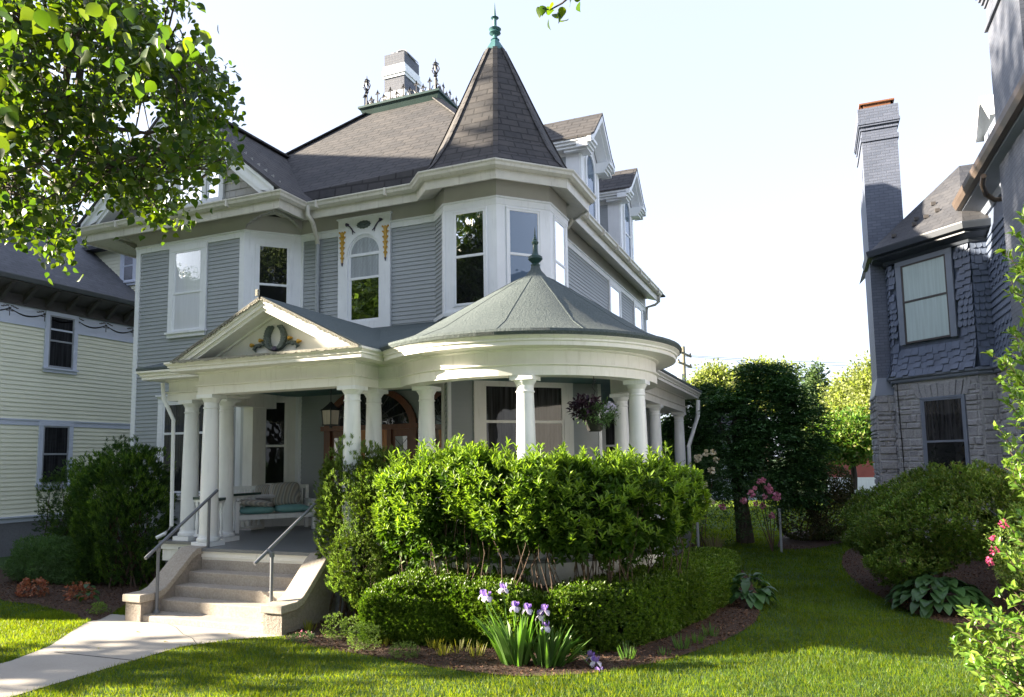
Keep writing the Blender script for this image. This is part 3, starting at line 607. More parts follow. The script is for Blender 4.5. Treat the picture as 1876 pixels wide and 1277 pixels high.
# arched stair window with carved ornaments
FA = Fr((-9.43, YR), (-8.11, YR)); ua, ub = .27, 1.06; uc = (ua+ub)/2; ra = (ub-ua)/2; zsp = 6.80
wp = MB()
for q in ([(0, 5.12), (ua-.03, 5.12), (ua-.03, 7.6), (0, 7.6)], [(ub+.03, 5.12), (1.32, 5.12), (1.32, 7.6), (ub+.03, 7.6)], [(ua-.03, 5.12), (ub+.03, 5.12), (ub+.03, 5.30), (ua-.03, 5.30)]): wp.lprism(FA, q, 0, .072)
n = 18; R1 = ra+.03
for i in range(n):
    a0, a1 = math.pi*i/n, math.pi*(i+1)/n; p0 = (uc-R1*math.cos(a0), zsp+R1*math.sin(a0)); p1 = (uc-R1*math.cos(a1), zsp+R1*math.sin(a1))
    wp.lprism(FA, [p0, p1, (p1[0], 7.6), (p0[0], 7.6)], 0, .072)
wp.lbox(FA, -.03, 1.35, 0, .10, 7.6, 7.63); wp.lbox(FA, -.03, 1.35, 0, .10, 5.08, 5.12)
aw = obj('arched_window', wp, M['trim'], HS)
s = MB()
for i in range(n):
    a0, a1 = math.pi*i/n, math.pi*(i+1)/n
    for (ro, ri, w) in ((ra+.04, ra-.0, .05), (ra, ra-.035, .032)):
        s.lprism(FA, [(uc-ro*math.cos(a0), zsp+ro*math.sin(a0)), (uc-ri*math.cos(a0), zsp+ri*math.sin(a0)), (uc-ri*math.cos(a1), zsp+ri*math.sin(a1)), (uc-ro*math.cos(a1), zsp+ro*math.sin(a1))][::-1], .003, w)
for (a, b, c, d, o) in ((ua-.03, ua+.035, 5.3, zsp, .045), (ub-.035, ub+.03, 5.3, zsp, .045), (ua, ub, zsp-.05, zsp+.01, .046), (ua, ub, 6.24, 6.29, .036), (ua, ub, 5.3, 5.36, .04)): s.lbox(FA, a, b, .003, o, c, d)
obj('sash', s, M['trim'], aw)
m = MB(); m.lprism(FA, [(uc+ra*.97*math.cos(math.pi*i/16), zsp+ra*.97*math.sin(math.pi*i/16)) for i in range(17)], .003, .02); obj('fanlight', m, M['leaded'], aw)
m = MB(); m.lbox(FA, ua+.03, ub-.03, .004, .0205, 6.28, zsp-.04); obj('pane', m, M['leaded'], aw)
m = MB(); m.lbox(FA, ua+.03, ub-.03, .004, .020, 5.35, 6.25); obj('pane', m, M['pane_mirror'], aw)
ld = MB()
for k in range(-9, 12):                       # diamond leading
    for sg in (1, -1):
        pts = []
        for j in range(25):
            z = 6.29+j*.036; u = uc+k*.085+sg*(z-6.7)*.62
            ok = (ua+.03 < u < ub-.03) and (z < zsp-.045 or (z > zsp+.015 and (u-uc)**2+(z-zsp)**2 < (ra-.035)**2))
            if ok: pts.append((u, z))
            else:
                if len(pts) > 1: ld.bar(FA.p(pts[0][0], .023, pts[0][1]), FA.p(pts[-1][0], .023, pts[-1][1]), .005)
                pts = []
        if len(pts) > 1: ld.bar(FA.p(pts[0][0], .023, pts[0][1]), FA.p(pts[-1][0], .023, pts[-1][1]), .005)
obj('leading', ld, M['metal'], aw)
def blob(mb, fr, u, z, ru, rz, w0, th, n=10, fn=None):
    pts = [];
    for i in range(n*2):
        a = 2*math.pi*i/(n*2); k = fn(a) if fn else 1; pts.append((u+ru*k*math.cos(a), z+rz*k*math.sin(a)))
    inn = [(u+(p-u)*.6, z+(q-z)*.6) for p, q in pts]; nn = len(pts)
    vs = [fr.p(p, w0, q) for p, q in pts]+[fr.p(p, w0+th*.6, q) for p, q in pts]+[fr.p(p, w0+th, q) for p, q in inn]
    fs = [tuple(range(2*nn, 3*nn))]+[(i, (i+1) % nn, nn+(i+1) % nn, nn+i) for i in range(nn)]+[(nn+i, nn+(i+1) % nn, 2*nn+(i+1) % nn, 2*nn+i) for i in range(nn)]
    mb.add(vs, fs)
for uo, sgn in ((.115, -1), (1.215, 1)):      # gilded bell-flower drops
    mb = MB(); z = 7.32
    for k in range(6):
        w = .075-.009*k; h = .115
        mb.lprism(FA, [(uo-w, z), (uo-w*.55, z-h*.45), (uo-w*.35, z-h), (uo+w*.35, z-h), (uo+w*.55, z-h*.45), (uo+w, z), (uo+w*.4, z-h*.12), (uo, z+.02), (uo-w*.4, z-h*.12)][::-1], .072, .102)
        blob(mb, FA, uo-w*.9, z,   .018, .02, .072, .04, 5); blob(mb, FA, uo+w*.9, z,   .018, .02, .072, .04, 5); z -= h
    o = obj('flower_drop', mb, M['gold'], HS); m2 = MB(); m2.lprism(FA, [(uo-.02, z), (uo, z-.07), (uo+.02, z)], .072, .10); obj('drop_tip', m2, M['purple'], o)
mb = MB(); blob(mb, FA, .665, 7.43, .17, .085, .072, .035, 18, lambda a: 1+.07*math.cos(a*12)); blob(mb, FA, .665, 7.43, .05, .025, .105, .03, 6)
for k in range(14):
    a = math.pi*2*k/14; blob(mb, FA, .665+.12*math.cos(a), 7.43+.058*math.sin(a), .02, .014, .10, .025, 5)
obj('oval_medallion', mb, M['orn'], HS)
for sgn in (-1, 1):
    mb = MB(); c = .665
    pts = [(c+sgn*.42, 7.47), (c+sgn*.36, 7.43), (c+sgn*.31, 7.37), (c+sgn*.27, 7.31), (c+sgn*.22, 7.27)]
    mb.tube([FA.p(u, .085, z) for u, z in pts], [.02, .014, .018, .014, .008], 6); blob(mb, FA, c+sgn*.43, 7.48, .045, .035, .072, .04, 5, lambda a: 1+.2*math.cos(3*a))
    mb.tube([FA.p(c+sgn*.29, .085, 7.34), FA.p(c+sgn*.28, .085, 7.24)], [.013, .006], 5); obj('ribbon_ornament', mb, M['purple'], HS)
# ---- downspouts
def spout(pts, r=.045, mat='gutter', name='downspout'): return obj(name, MB().tube(pts, r, 8), M[mat], HS, smooth=True)
dx, dy = XC+.62, YR-.58
spout([(dx, dy, ZS+.05), (dx, dy, ZS-.16), (dx+.03, dy+.12, ZS-.28), (XC+.52, YR-.13, ZS-.52), (XC+.5, YR-.075, ZS-.66), (XC+.5, YR-.075, ZB0-.02)], .05)
spout([(XC+.5, YR-.072, ZB0-.02), (XC+.5, YR-.072, 4.7)], .049, 'siding')
spout([(-4.72, 15.2, ZS+.0), (-4.74, 15.25, ZS-.2), (-4.85, 15.3, ZS-.3), (-5.05, 15.32, ZS-.34), (-5.07, 15.32, ZS-.6)], .045)
spout([(XR+.52, YB-.15, ZS), (XR+.50, YB-.1, ZS-.2), (XR+.36, YB-.08, ZS-.3), (XR+.08, YB-.08, ZS-.36), (XR+.06, YB-.08, ZS-.8)], .045)
# ---- main hip roof with flared eaves and deck
EX0, EX1, EY0, EY1 = X0-.6, XR+.6, YR-.62, YB+.6; DX0, DX1, DY0, DY1, DZ = -11.62, -9.25, 17.3, 20.6, 12.40
lv = [(0, 0), (.10, .075), (.22, .185), (.40, .365), (1, 1)]; ring = []
for s_, h in lv: ring.append([(EX0+(DX0-EX0)*s_, EY0+(DY0-EY0)*s_), (EX1+(DX1-EX1)*s_, EY0+(DY0-EY0)*s_), (EX1+(DX1-EX1)*s_, EY1+(DY1-EY1)*s_), (EX0+(DX0-EX0)*s_, EY1+(DY1-EY1)*s_)])
for i_ in (0, 1): ring[i_][1] = (ring[i_][1][0]-.5, ring[i_][1][1]+.5)
rf = MB(); vs = []; fs = []
for (s_, h), r4 in zip(lv, ring): vs += [(x, y, ZE+(DZ-ZE)*h) for x, y in r4]
for i in range(len(lv)-1):
    for k in range(4): fs.append((i*4+k, i*4+(k+1) % 4, i*4+4+(k+1) % 4, i*4+4+k))
vs += [(x, y, ZE-.05) for x, y in ring[0]]; b0 = len(lv)*4
for k in range(4): fs.append((b0+k, b0+(k+1) % 4, (k+1) % 4, k))
fs += [(b0+3, b0+2, b0+1, b0), (b0-4, b0-3, b0-2, b0-1)]
rf.add(vs, fs); roof = obj('roof', rf, M['shingle'], HS, uv=True)
hp = MB()
for k in (0, 1):
    for i in range(0 if k == 0 else 2, len(lv)-1):
        a = (*ring[i][k], ZE+(DZ-ZE)*lv[i][1]+.02); b = (*ring[i+1][k], ZE+(DZ-ZE)*lv[i+1][1]+.02); hp.bar(a, b, .26, .03)
    obj('hip_cap', hp, M['shingle'], roof, uv=True); hp = MB()
# front gable: slopes, rake boards, gable wall, arched window
GX, GZ, GY0 = -12.945, 10.62, 11.66; HW = 3.07; gp = [(0, GZ), (1.9, GZ-1.72), (2.45, GZ-2.17), (HW, ZE+.02)]
gr = MB()
for sg in (-1, 1):
    for i in range(3):
        (u0, z0), (u1, z1) = gp[i], gp[i+1]; y1 = 16.2
        vs = [(GX+sg*u0, GY0, z0), (GX+sg*u1, GY0, z1), (GX+sg*u1, y1, z1), (GX+sg*u0, y1, z0)]; vs += [(x, y, z-.07) for x, y, z in vs]
        f = [(0, 1, 2, 3), (7, 6, 5, 4), (0, 4, 5, 1), (1, 5, 6, 2), (2, 6, 7, 3)]; gr.add(vs, f if sg > 0 else [q[::-1] for q in f])
obj('gable_roof', gr, M['shingle'], HS, uv=True)
obj('ridge_cap', MB().bar((GX, GY0-.01, GZ+.02), (GX, 16, GZ+.02), .24, .05), M['shingle'], HS, uv=True)
fg = Fr((GX-3.2, YF), (GX+3.2, YF)); rk = MB()
for sg in (-1, 1):
    for (d0, d1, w0, w1) in ((.075, .16, .48, .56), (.16, .40, .44, .50), (.40, .50, .2, .46)):
        for i in range(3):
            (u0, z0), (u1, z1) = gp[i], (gp[i+1] if i < 2 else (2.86, 8.10)); q = [(3.2+sg*u0, z0-d0), (3.2+sg*u1, z1-d0), (3.2+sg*u1, max(ZE-.02, z1-d1)), (3.2+sg*u0, z0-d1)]
            rk.lprism(fg, q if sg < 0 else q[::-1], w0, w1)
obj('rake_board', rk, M['trim'], HS)
gw = MB(); gw.lprism(fg, [(3.2-2.95, ZS+.05), (3.2+2.95, ZS+.05), (3.2+1.85, GZ-1.8), (3.2, GZ-.15), (3.2-1.85, GZ-1.8)], -.1, .0)
gw2 = MB(); random.seed(3); z = ZS+.1
while z < GZ-.4:
    hwid = np.interp(z, [ZE, GZ-2.17, GZ-1.72, GZ], [3.0, 2.45, 1.9, 0])-.12; u = -hwid+random.uniform(-.2, 0)
    while u < hwid:
        w = random.uniform(.16, .30); a, b = max(u, -hwid), min(u+w-.006, hwid)
        if b > a+.02: gw2.add([fg.p(3.2+a, .022, z), fg.p(3.2+b, .022, z), fg.p(3.2+b, .006, z+.17), fg.p(3.2+a, .006, z+.17), fg.p(3.2+a, .0, z), fg.p(3.2+b, 0, z)], [(0, 1, 2, 3), (4, 5, 1, 0), (0, 3, 4), (1, 5, 2)])
        u += w
    z += .165
obj('gable_wall', gw, M['taupe'], HS); obj('gable_shingles', gw2, M['taupe'], HS)
obj('pent_roof', MB().add([(X0-.5, 11.68, ZE-.0), (XC+.5, 11.68, ZE-.0), (XC+.4, YF, ZE+.16), (X0-.4, YF, ZE+.16)], [(0, 1, 2, 3)]), M['shingle'], HS, uv=True)
gwin = MB(); gwin.lbox(fg, 3.2-.98, 3.2+1.02, .02, .09, 8.12, 8.24)
for u in (-.98, -.47, .41, .92): gwin.lbox(fg, 3.2+u, 3.2+u+.1, .02, .075, 8.24, 9.1 if abs(u+.02) > .6 else 9.0)
for a, b in ((-.98, -.37), (.41, 1.02)): gwin.lbox(fg, 3.2+a-.02, 3.2+b+.02, .02, .085, 9.0, 9.1)
for i in range(16):
    a0, a1 = math.pi*i/16, math.pi*(i+1)/16; q = [(3.22-r*math.cos(a), 9.05+r*math.sin(a)) for r, a in ((.52, a0), (.36, a0), (.36, a1), (.52, a1))]; gwin.lprism(fg, q[::-1], .02, .08)
gwo = obj('gable_window', gwin, M['trim'], HS); s = MB()
for a, b in ((-.86, -.5), (-.35, .40), (.53, .90)):
    for (c, d) in ((8.26, 8.3), (8.62, 8.66), (8.96, 9.0)): s.lbox(fg, 3.2+a, 3.2+b, .02, .05, c, d)
    s.lbox(fg, 3.2+a, 3.2+a+.04, .02, .051, 8.26, 9.0); s.lbox(fg, 3.2+b-.04, 3.2+b, .02, .051, 8.26, 9.0)
obj('sash', s, M['trim'], gwo); m = MB()
for a, b in ((-.88, -.47), (-.37, .41), (.51, .92)): m.lbox(fg, 3.2+a, 3.2+b, .02, .034, 8.24, 9.02)
m.lprism(fg, [(3.22+.37*math.cos(math.pi*i/12), 9.02+.37*math.sin(math.pi*i/12)) for i in range(13)], .02, .033); obj('pane', m, M['pane_dark'], gwo)
# deck rim, cresting, chimney
dk = MB(); dk.sweep([(DX0, DY0), (DX1, DY0), (DX1, DY1), (DX0, DY1)], [(-.05, DZ-.03), (.03, DZ-.03), (.1, DZ+.12), (.15, DZ+.16), (.15, DZ+.22), (-.05, DZ+.22)], closed=True); dk.box(DX0, DY0, DZ+.1, DX1, DY1, DZ+.2)
dko = obj('deck_rim', dk, M['green_trim'], HS)
CZ = DZ+.22; cr = MB()
def fleur(mb, p, h, d):
    p = np.array(p, float); d = np.array([d[0], d[1], 0.0]); z = np.array([0, 0, 1.0])
    mb.bar(p, p+z*h, .026); t = p+z*h
    mb.add([t-d*.045, t+d*.045, t+z*.14], [(0, 1, 2), (2, 1, 0)]); mb.bar(t-z*.02-d*.06, t+z*.06-d*.02, .02); mb.bar(t-z*.02+d*.06, t+z*.06+d*.02, .02); mb.bar(t-d*.075, t+d*.075, .022)
for (p, q) in (((DX0, DY0), (DX1, DY0)), ((DX1, DY0), (DX1, DY1)), ((DX0, DY1), (DX0, DY0))):
    p = np.array(p); q = np.array(q); L = np.linalg.norm(q-p); d = (q-p)/L; n = int(L/.20); cr.bar((*p, CZ+.01), (*q, CZ+.01), .02)
    for i in range(n+1):
        a = p+d*L*i/n; hh = .34 if i % 2 == 0 else .2; fleur(cr, (*a, CZ), hh, d)
        if i < n:
            b = p+d*L*(i+1)/n; mm = (a+b)/2; pts = [(*a, CZ+.02), (*((a+mm)/2), CZ+.10), (*mm, CZ+.20), (*((b+mm)/2), CZ+.14), (*b, CZ+.02)]; cr.tube(pts, .014, 4, caps=False)
            pts = [(*a, CZ+.15), (*((a+mm)/2), CZ+.06), (*mm, CZ+.04), (*((b+mm)/2), CZ+.06), (*b, CZ+.15)]; cr.tube(pts, .012, 4, caps=False)
obj('roof_cresting', cr, M['iron'], dko)
for x, y in ((DX0+.06, DY0), (DX1-.03, DY0)):
    f = MB(); f.tube([(x, y, CZ), (x, y, CZ+.55)], .022, 6)
    for a in (0, math.pi/2):
        for sg in (-1, 1):
            pts = [(x+sg*math.cos(a)*r, y+sg*math.sin(a)*r, CZ+z) for r, z in ((.0, .42), (.05, .46), (.035, .52), (.10, .60), (.11, .68), (.06, .75), (.09, .80), (.02, .86))]; f.tube(pts, .018, 5, caps=False)
            f.lathe([(.02, -.01), (.022, .01)], (x+sg*math.cos(a)*.115, y+sg*math.sin(a)*.115, CZ+.64), 6)
    f.lathe([(.012, .5), (.04, .55), (.015, .6), (.03, .72), (.035, .78), (.005, .98)], (x, y, CZ), 8); obj('iron_finial', f, M['iron'], dko)
cx0, cx1, cy0, cy1 = -11.56, -10.86, 18.25, 19.15; cm = MB()
cm.box(cx0, cy0, DZ, cx1, cy1, 14.72); ch = obj('chimney', cm, M['brickb'], HS, uv=True)
for z0, z1, o in ((13.28, 13.40, .035), (13.40, 13.50, .02), (13.95, 14.04, .03), (14.04, 14.18, .06), (14.18, 14.34, .025)):
    obj('chimney_band', MB().box(cx0-o, cy0-o, z0, cx1+o, cy1+o, z1), M['trim'], ch)
fl = MB(); fl.box(cx0+.18, cy0+.1, 14.72, cx0+.42, cy0+.3, 14.82)
for k in range(8):
    a0, a1 = math.pi*k/8, math.pi*(k+1)/8; pa = (cx1-.22-.26*math.cos(a0), 14.72+.13*math.sin(a0)); pb = (cx1-.22-.26*math.cos(a1), 14.72+.13*math.sin(a1))
    fl.add([(pa[0], cy0+.1, pa[1]), (pb[0], cy0+.1, pb[1]), (pb[0], cy1-.1, pb[1]), (pa[0], cy1-.1, pa[1]), (pa[0], cy0+.1, pa[1]-.02), (pb[0], cy0+.1, pb[1]-.02), (pb[0], cy1-.1, pb[1]-.02), (pa[0], cy1-.1, pa[1]-.02)], [(0, 1, 2, 3), (7, 6, 5, 4), (0, 4, 5, 1), (2, 6, 7, 3)])
obj('chimney_cap', fl, M['metal'], ch)
# ---- turret spire
prof = [(2.06, ZE-.02), (1.90, 8.03), (1.72, 8.24), (1.46, 8.64), (1.15, 9.26), (.83, 9.95), (.50, 10.68), (.235, 11.24)]
c8 = 1/math.cos(math.pi/8)
sp = MB(); sp.lathe([(1.3, ZE-.06), (2.06, ZE-.06)]+prof, (OC[0], OC[1], 0), 8, math.pi/8); obj('spire', sp, M['shingle2'], HS, uv=True)
hc = MB()
for k in range(8):
    a = math.pi/8+k*math.pi/4
    for i in range(len(prof)-1): hc.bar((OC[0]+prof[i][0]*math.cos(a), OC[1]+prof[i][0]*math.sin(a), prof[i][1]+.006), (OC[0]+prof[i+1][0]*math.cos(a), OC[1]+prof[i+1][0]*math.sin(a), prof[i+1][1]+.006), .10, .016)
obj('hip_cap', hc, M['shingle2'], HS, uv=True)
fn = MB(); fn.lathe([(.245, 11.22), (.245, 11.26), (.08, 11.52)], (OC[0], OC[1], 0), 8, math.pi/8); spc = obj('spire_cap', fn, M['copper'], HS)
fn = MB(); fn.lathe([(.05, 11.5), (.10, 11.53), (.06, 11.57), (.045, 11.64), (.13, 11.69), (.09, 11.73), (.14, 11.78), (.07, 11.83), (.04, 11.86), (.04, 12.02), (.09, 12.05), (.03, 12.09), (.012, 12.3), (.002, 12.42)], (OC[0], OC[1], 0), 12)
obj('finial', fn, M['copper'], HS, smooth=True)
# ---- dormers on the right slope
def dormer(yc, zap, zev, zb, hw):
    fr = Fr((XR-.03, yc-hw), (XR-.03, yc+hw)); w = 2*hw; rr = 1.12; rise = zap-zev; ov = .36
    wl = MB(); wl.box(XR-3.4, yc-hw+.02, zb, XR-.05, yc+hw-.02, zev); d = obj('dormer', wl, M['siding'], HS)
    obj('siding', MB().sweep([(XR-3.4, yc-hw), (XR-.03, yc-hw)], sidprof(zb, zev-.25, .1), profclosed=False), M['siding'], d)
    f = MB(); f.lprism(fr, [(0, zb), (w, zb), (w, zev), (w/2, zap-.1), (0, zev)], -.05, .0)
    f.lbox(fr, 0, .16, 0, .03, zb, zev-.05); f.lbox(fr, w-.16, w, 0, .03, zb, zev-.05); fc = Fr((XR-3, yc-hw), (XR-.03, yc-hw))
    f.lbox(fc, 2.6, 2.97, 0, .03, zb, zev); f.lbox(fc, .0, 2.6, 0, .028, zev-.27, zev); obj('dormer_face', f, M['trim'], d)
    ws = MB(); cu = w/2; a_ = .36
    ws.lbox(fr, cu-a_-.08, cu-a_, .0, .05, zb+.3, zev-.35); ws.lbox(fr, cu+a_, cu+a_+.08, .0, .05, zb+.3, zev-.35); ws.lbox(fr, cu-a_-.12, cu+a_+.12, 0, .08, zb+.22, zb+.3); ws.lbox(fr, cu-a_, cu+a_, 0, .035, (zb+zev)/2-.02, (zb+zev)/2+.03)
    for i in range(12):
        a0, a1 = math.pi*i/12, math.pi*(i+1)/12; ws.lprism(fr, [(cu-r*math.cos(a), zev-.35+r*math.sin(a)) for r, a in ((a_+.08, a0), (a_, a0), (a_, a1), (a_+.08, a1))][::-1], 0, .05)
    wo = obj('dormer_window', ws, M['trim'], d)
    pn = MB(); pn.lprism(fr, [(cu-a_, zb+.3), (cu+a_, zb+.3)]+[(cu+a_*math.cos(math.pi*i/12), zev-.35+a_*math.sin(math.pi*i/12)) for i in range(13)], .003, .02); obj('pane', pn, M['pane_sky'], wo)
    rfm = MB()
    ed = [(0, zap), (hw+ov-.3, zev+.22*rise), (hw+ov, zev+.08)]
    for sg in (-1, 1):
        for i in range(2):
            (a, za), (b, zb_) = ed[i], ed[i+1]; xo = XR+.38
            vs = [(xo, yc+sg*a, za), (xo, yc+sg*b, zb_), (XR-4.2, yc+sg*b, zb_), (XR-4.2, yc+sg*a, za)]; vs += [(x, y, z-.06) for x, y, z in vs]
            q = [(0, 3, 2, 1), (4, 5, 6, 7), (0, 1, 5, 4), (1, 2, 6, 5)]; rfm.add(vs, [t_[::-1] for t_ in q] if sg > 0 else q)
    obj('dormer_roof', rfm, M['shingle'], d, uv=True)
    tr = MB()
    for sg in (-1, 1):
        for i in range(2):
            (a, za), (b, zb_) = ed[i], ed[i+1]; q = [(w/2+sg*a, za-.065), (w/2+sg*b, zb_-.065), (w/2+sg*b, zb_-.2), (w/2+sg*a, za-.24)]
            tr.lprism(fr, q if sg < 0 else q[::-1], .3, .40); tr.lprism(fr, [(u_, z_-.1) for u_, z_ in (q if sg < 0 else q[::-1])], .02, .3)
        ue = w/2+sg*hw; y0_, y1_ = (yc-hw-ov+.02, yc-hw+.22) if sg < 0 else (yc+hw-.22, yc+hw+ov-.02)
        for k, (z_, o_) in enumerate(((zev+.04, .0), (zev-.03, .05), (zev-.10, .10), (zev-.17, .15))): tr.box(XR-.4, y0_+(o_ if sg < 0 else 0), z_-.07, XR+.38-o_, y1_-(o_ if sg > 0 else 0), z_)
    sgn_ = -1
    for k, (z_, o_) in enumerate(((zev+.04, .0), (zev-.03, .05), (zev-.10, .10))): tr.box(XR-3.4, yc-hw-ov+.02+o_, z_-.07, XR-.4, yc-hw+.05, z_)
    obj('dormer_trim', tr, M['trim'], d)
dormer(18.15, 11.46, 10.32, 8.3, .84); dormer(22.3, 11.5, 10.4, 8.3, .84)
# rear wing seen past the side wall
rwe = atX(1216, 629, -4.8); RY = rwe[1]; RZ = rwe[2]; rw = MB(); rw.box(-11, YB, .3, -5.3, RY-.4, RZ-.15); rwo = obj('rear_wing', rw, M['siding'], HS)
obj('rear_wing_roof', MB().add([(-11.5, YB, RZ), (-4.8, YB, RZ), (-4.8, RY, RZ), (-11.5, RY, RZ), (-8.1, YB, RZ+1), (-8.1, RY-2, RZ+1), (-11.5, YB, RZ-.15), (-4.8, YB, RZ-.15), (-4.8, RY, RZ-.15), (-11.5, RY, RZ-.15)], [(1, 2, 5, 4), (2, 3, 5), (3, 0, 4, 5), (7, 8, 2, 1), (8, 9, 3, 2), (6, 9, 8, 7)]), M['shingle'], rwo, uv=True)

# ============================================================ PORCH (part of the house)
PZ = .95; BZ = 3.47; CC = (-4.40, 11.40); RB = 2.15
def arc(R, a0, a1, n=28): return [(CC[0]+R*math.cos(a0+(a1-a0)*i/n), CC[1]+R*math.sin(a0+(a1-a0)*i/n)) for i in range(n+1)]
def arcR(R, yl, xr): return arc(R, math.atan2(yl-CC[1], -math.sqrt(R*R-(yl-CC[1])**2)), math.atan2(math.sqrt(R*R-(xr-CC[0])**2), xr-CC[0]), 36) if False else arc(R, math.atan2(yl-CC[1], -math.sqrt(R*R-(yl-CC[1])**2)), math.atan2(math.sqrt(R*R-(xr-CC[0])**2), xr-CC[0]), 36)
PA = [(-10.95, YF+.3), (-10.95, 9.95), (-9.56, 9.95), (-9.56, 9.30), (-6.40, 9.30), (-6.40, 9.95)]
PB = arcR(RB, 9.95, -3.07)
PC = [(-3.07, 19.6), (XR, 19.6)]
ENT = PA+PB+PC
ent = [(-.30, BZ), (0, BZ), (0, BZ+.13), (.035, BZ+.145), (.035, BZ+.165), (-.012, BZ+.168), (-.012, BZ+.34), (.03, BZ+.36), (.03, BZ+.39), (.0, BZ+.39), (-.30, BZ+.39)]
obj('entablature', MB().sweep(ENT, ent), M['cream'], HS)
crn = [(0, BZ+.375), (.31, BZ+.375), (.31, BZ+.43), (.335, BZ+.44), (.335, BZ+.465), (.375, BZ+.50), (.375, BZ+.53), (-.2, BZ+.54)]
obj('porch_cornice', MB().sweep(ENT, crn), M['cream'], HS)
obj('porch_ceiling', MB().prism([(-10.9, YF), (-10.9, 10.0), (-6.1, 10.0)]+arc(RB-.1, math.pi*1.15, math.pi*2.25, 20)+[(-3.1, 19.5), (XR, 19.5), (XR, YR+.5), (-10.4, YR+.5)][:2]+[(XR, 15.2), (-3.87, 13.94), (-6.06, 11.75), (-7.41, YR), (XC, YR), (XG1, YF)], BZ+.28, BZ+.33), M['green_trim'], HS) if False else None
cl = MB(); cl.box(-10.65, 10.2, BZ+.29, -6.68, 13.3, BZ+.33); cl.box(-9.18, 9.55, BZ+.291, -6.68, 10.2, BZ+.331); cl.box(-6.68, 10.2, BZ+.292, -3.1, 15.3, BZ+.332); cl.box(XR, 15.3, BZ+.29, -3.1, 19.5, BZ+.33); cl.prism(arc(RB-.06, 0, 2*math.pi*.98, 30), BZ+.295, BZ+.335); obj('porch_ceiling', cl, M['copper'], HS)
# roofs
def sheet(name, vs, fs, mat, th=.05, uv=True):
    n = len(vs); V = [tuple(v) for v in vs]+[(x, y, z-th) for x, y, z in vs]; F = list(fs)+[tuple(n+i for i in f[::-1]) for f in fs]
    from collections import Counter
    ed = Counter(); 
    for f in fs:
        for a, b in zip(f, f[1:]+f[:1]): ed[(a, b)] += 1
    for (a, b) in ed:
        if (b, a) not in ed: F.append((b, a, n+a, n+b))
    return obj(name, MB().add(V, F), mat, HS, uv=uv)
ZR = BZ+.585; ZW = 5.16
sheet('porch_roof', [(-11.33, 9.57, ZR), (-9.4, 9.57, ZR), (-6.0, 9.57, ZR), (-4.9, 9.57, ZR), (-11.33, YF+.1, ZR+.05), (-10.6, YR, ZW), (-7.0, YR, ZW), (-4.9, YR, ZW)],
      [(0, 3, 7, 5), (0, 5, 4)], M['membrane'])
sheet('porch_roof', [(-2.68, 12.6, ZR), (-2.68, 19.98, ZR), (XR, 19.98, 4.95), (XR, 12.6, 4.95)], [(0, 1, 2, 3)], M['membrane'])
# conical roof of the round corner
cv = []; cf = []; nseg = 64; AP = (-4.22, 11.42); RE = RB+.395
rings = [(1.0, ZR-.01), (.80, 4.26), (.60, 4.58), (.43, 4.85), (.27, 5.10), (.13, 5.32), (.05, 5.42)]
for q, z in rings:
    for k in range(nseg):
        a = 2*math.pi*k/nseg; q2 = 1-q; cv.append((CC[0]+(AP[0]-CC[0])*q2+RE*q*math.cos(a), CC[1]+(AP[1]-CC[1])*q2+RE*q*math.sin(a), z))
for i in range(len(rings)-1):
    for k in range(nseg): cf.append((i*nseg+k, i*nseg+(k+1) % nseg, (i+1)*nseg+(k+1) % nseg, (i+1)*nseg+k))
cf.append(tuple((len(rings)-1)*nseg+k for k in range(nseg))); cone = obj('conical_roof', MB().add(cv, cf), M['membrane'], HS, smooth=True)
seam = MB()
for k in range(0, nseg, 5):
    for i in range(len(rings)-2):
        a = np.array(cv[i*nseg+k])+np.array([0, 0, .006]); b = np.array(cv[(i+1)*nseg+k])+np.array([0, 0, .006]); seam.bar(a-np.array([0, 0, .004]), b-np.array([0, 0, .004]), .02, .006)
obj('roof_seam', seam, M['membrane'], cone)
obj('roof_edge', MB().sweep([p for p in arc(RE, 0, 2*math.pi*(1-1/nseg), nseg-1)][::1], [(-.08, ZR-.06), (.0, ZR-.075), (.02, ZR-.03), (.0, ZR+.01), (-.08, ZR+.015)], closed=True), M['membrane'], cone)
fz = MB(); fz.lathe([(.36, 5.23), (.345, 5.255), (.20, 5.38), (.10, 5.50), (.065, 5.585)], (AP[0], AP[1], 0), 20); cc = obj('roof_cap', fz, M['membrane'], cone, smooth=True)
fz = MB(); fz.lathe([(.075, 5.57), (.08, 5.60), (.055, 5.63), (.09, 5.66), (.125, 5.70), (.12, 5.74), (.06, 5.78), (.045, 5.83), (.038, 5.95), (.055, 5.97), (.06, 6.0), (.035, 6.03), (.038, 6.05), (.016, 6.07), (.022, 6.085), (.012, 6.11), (.018, 6.125), (.008, 6.15), (.012, 6.165), (.003, 6.26)], (AP[0], AP[1], 0), 16)
obj('cone_finial', fz, M['green_trim'], cone, smooth=True)
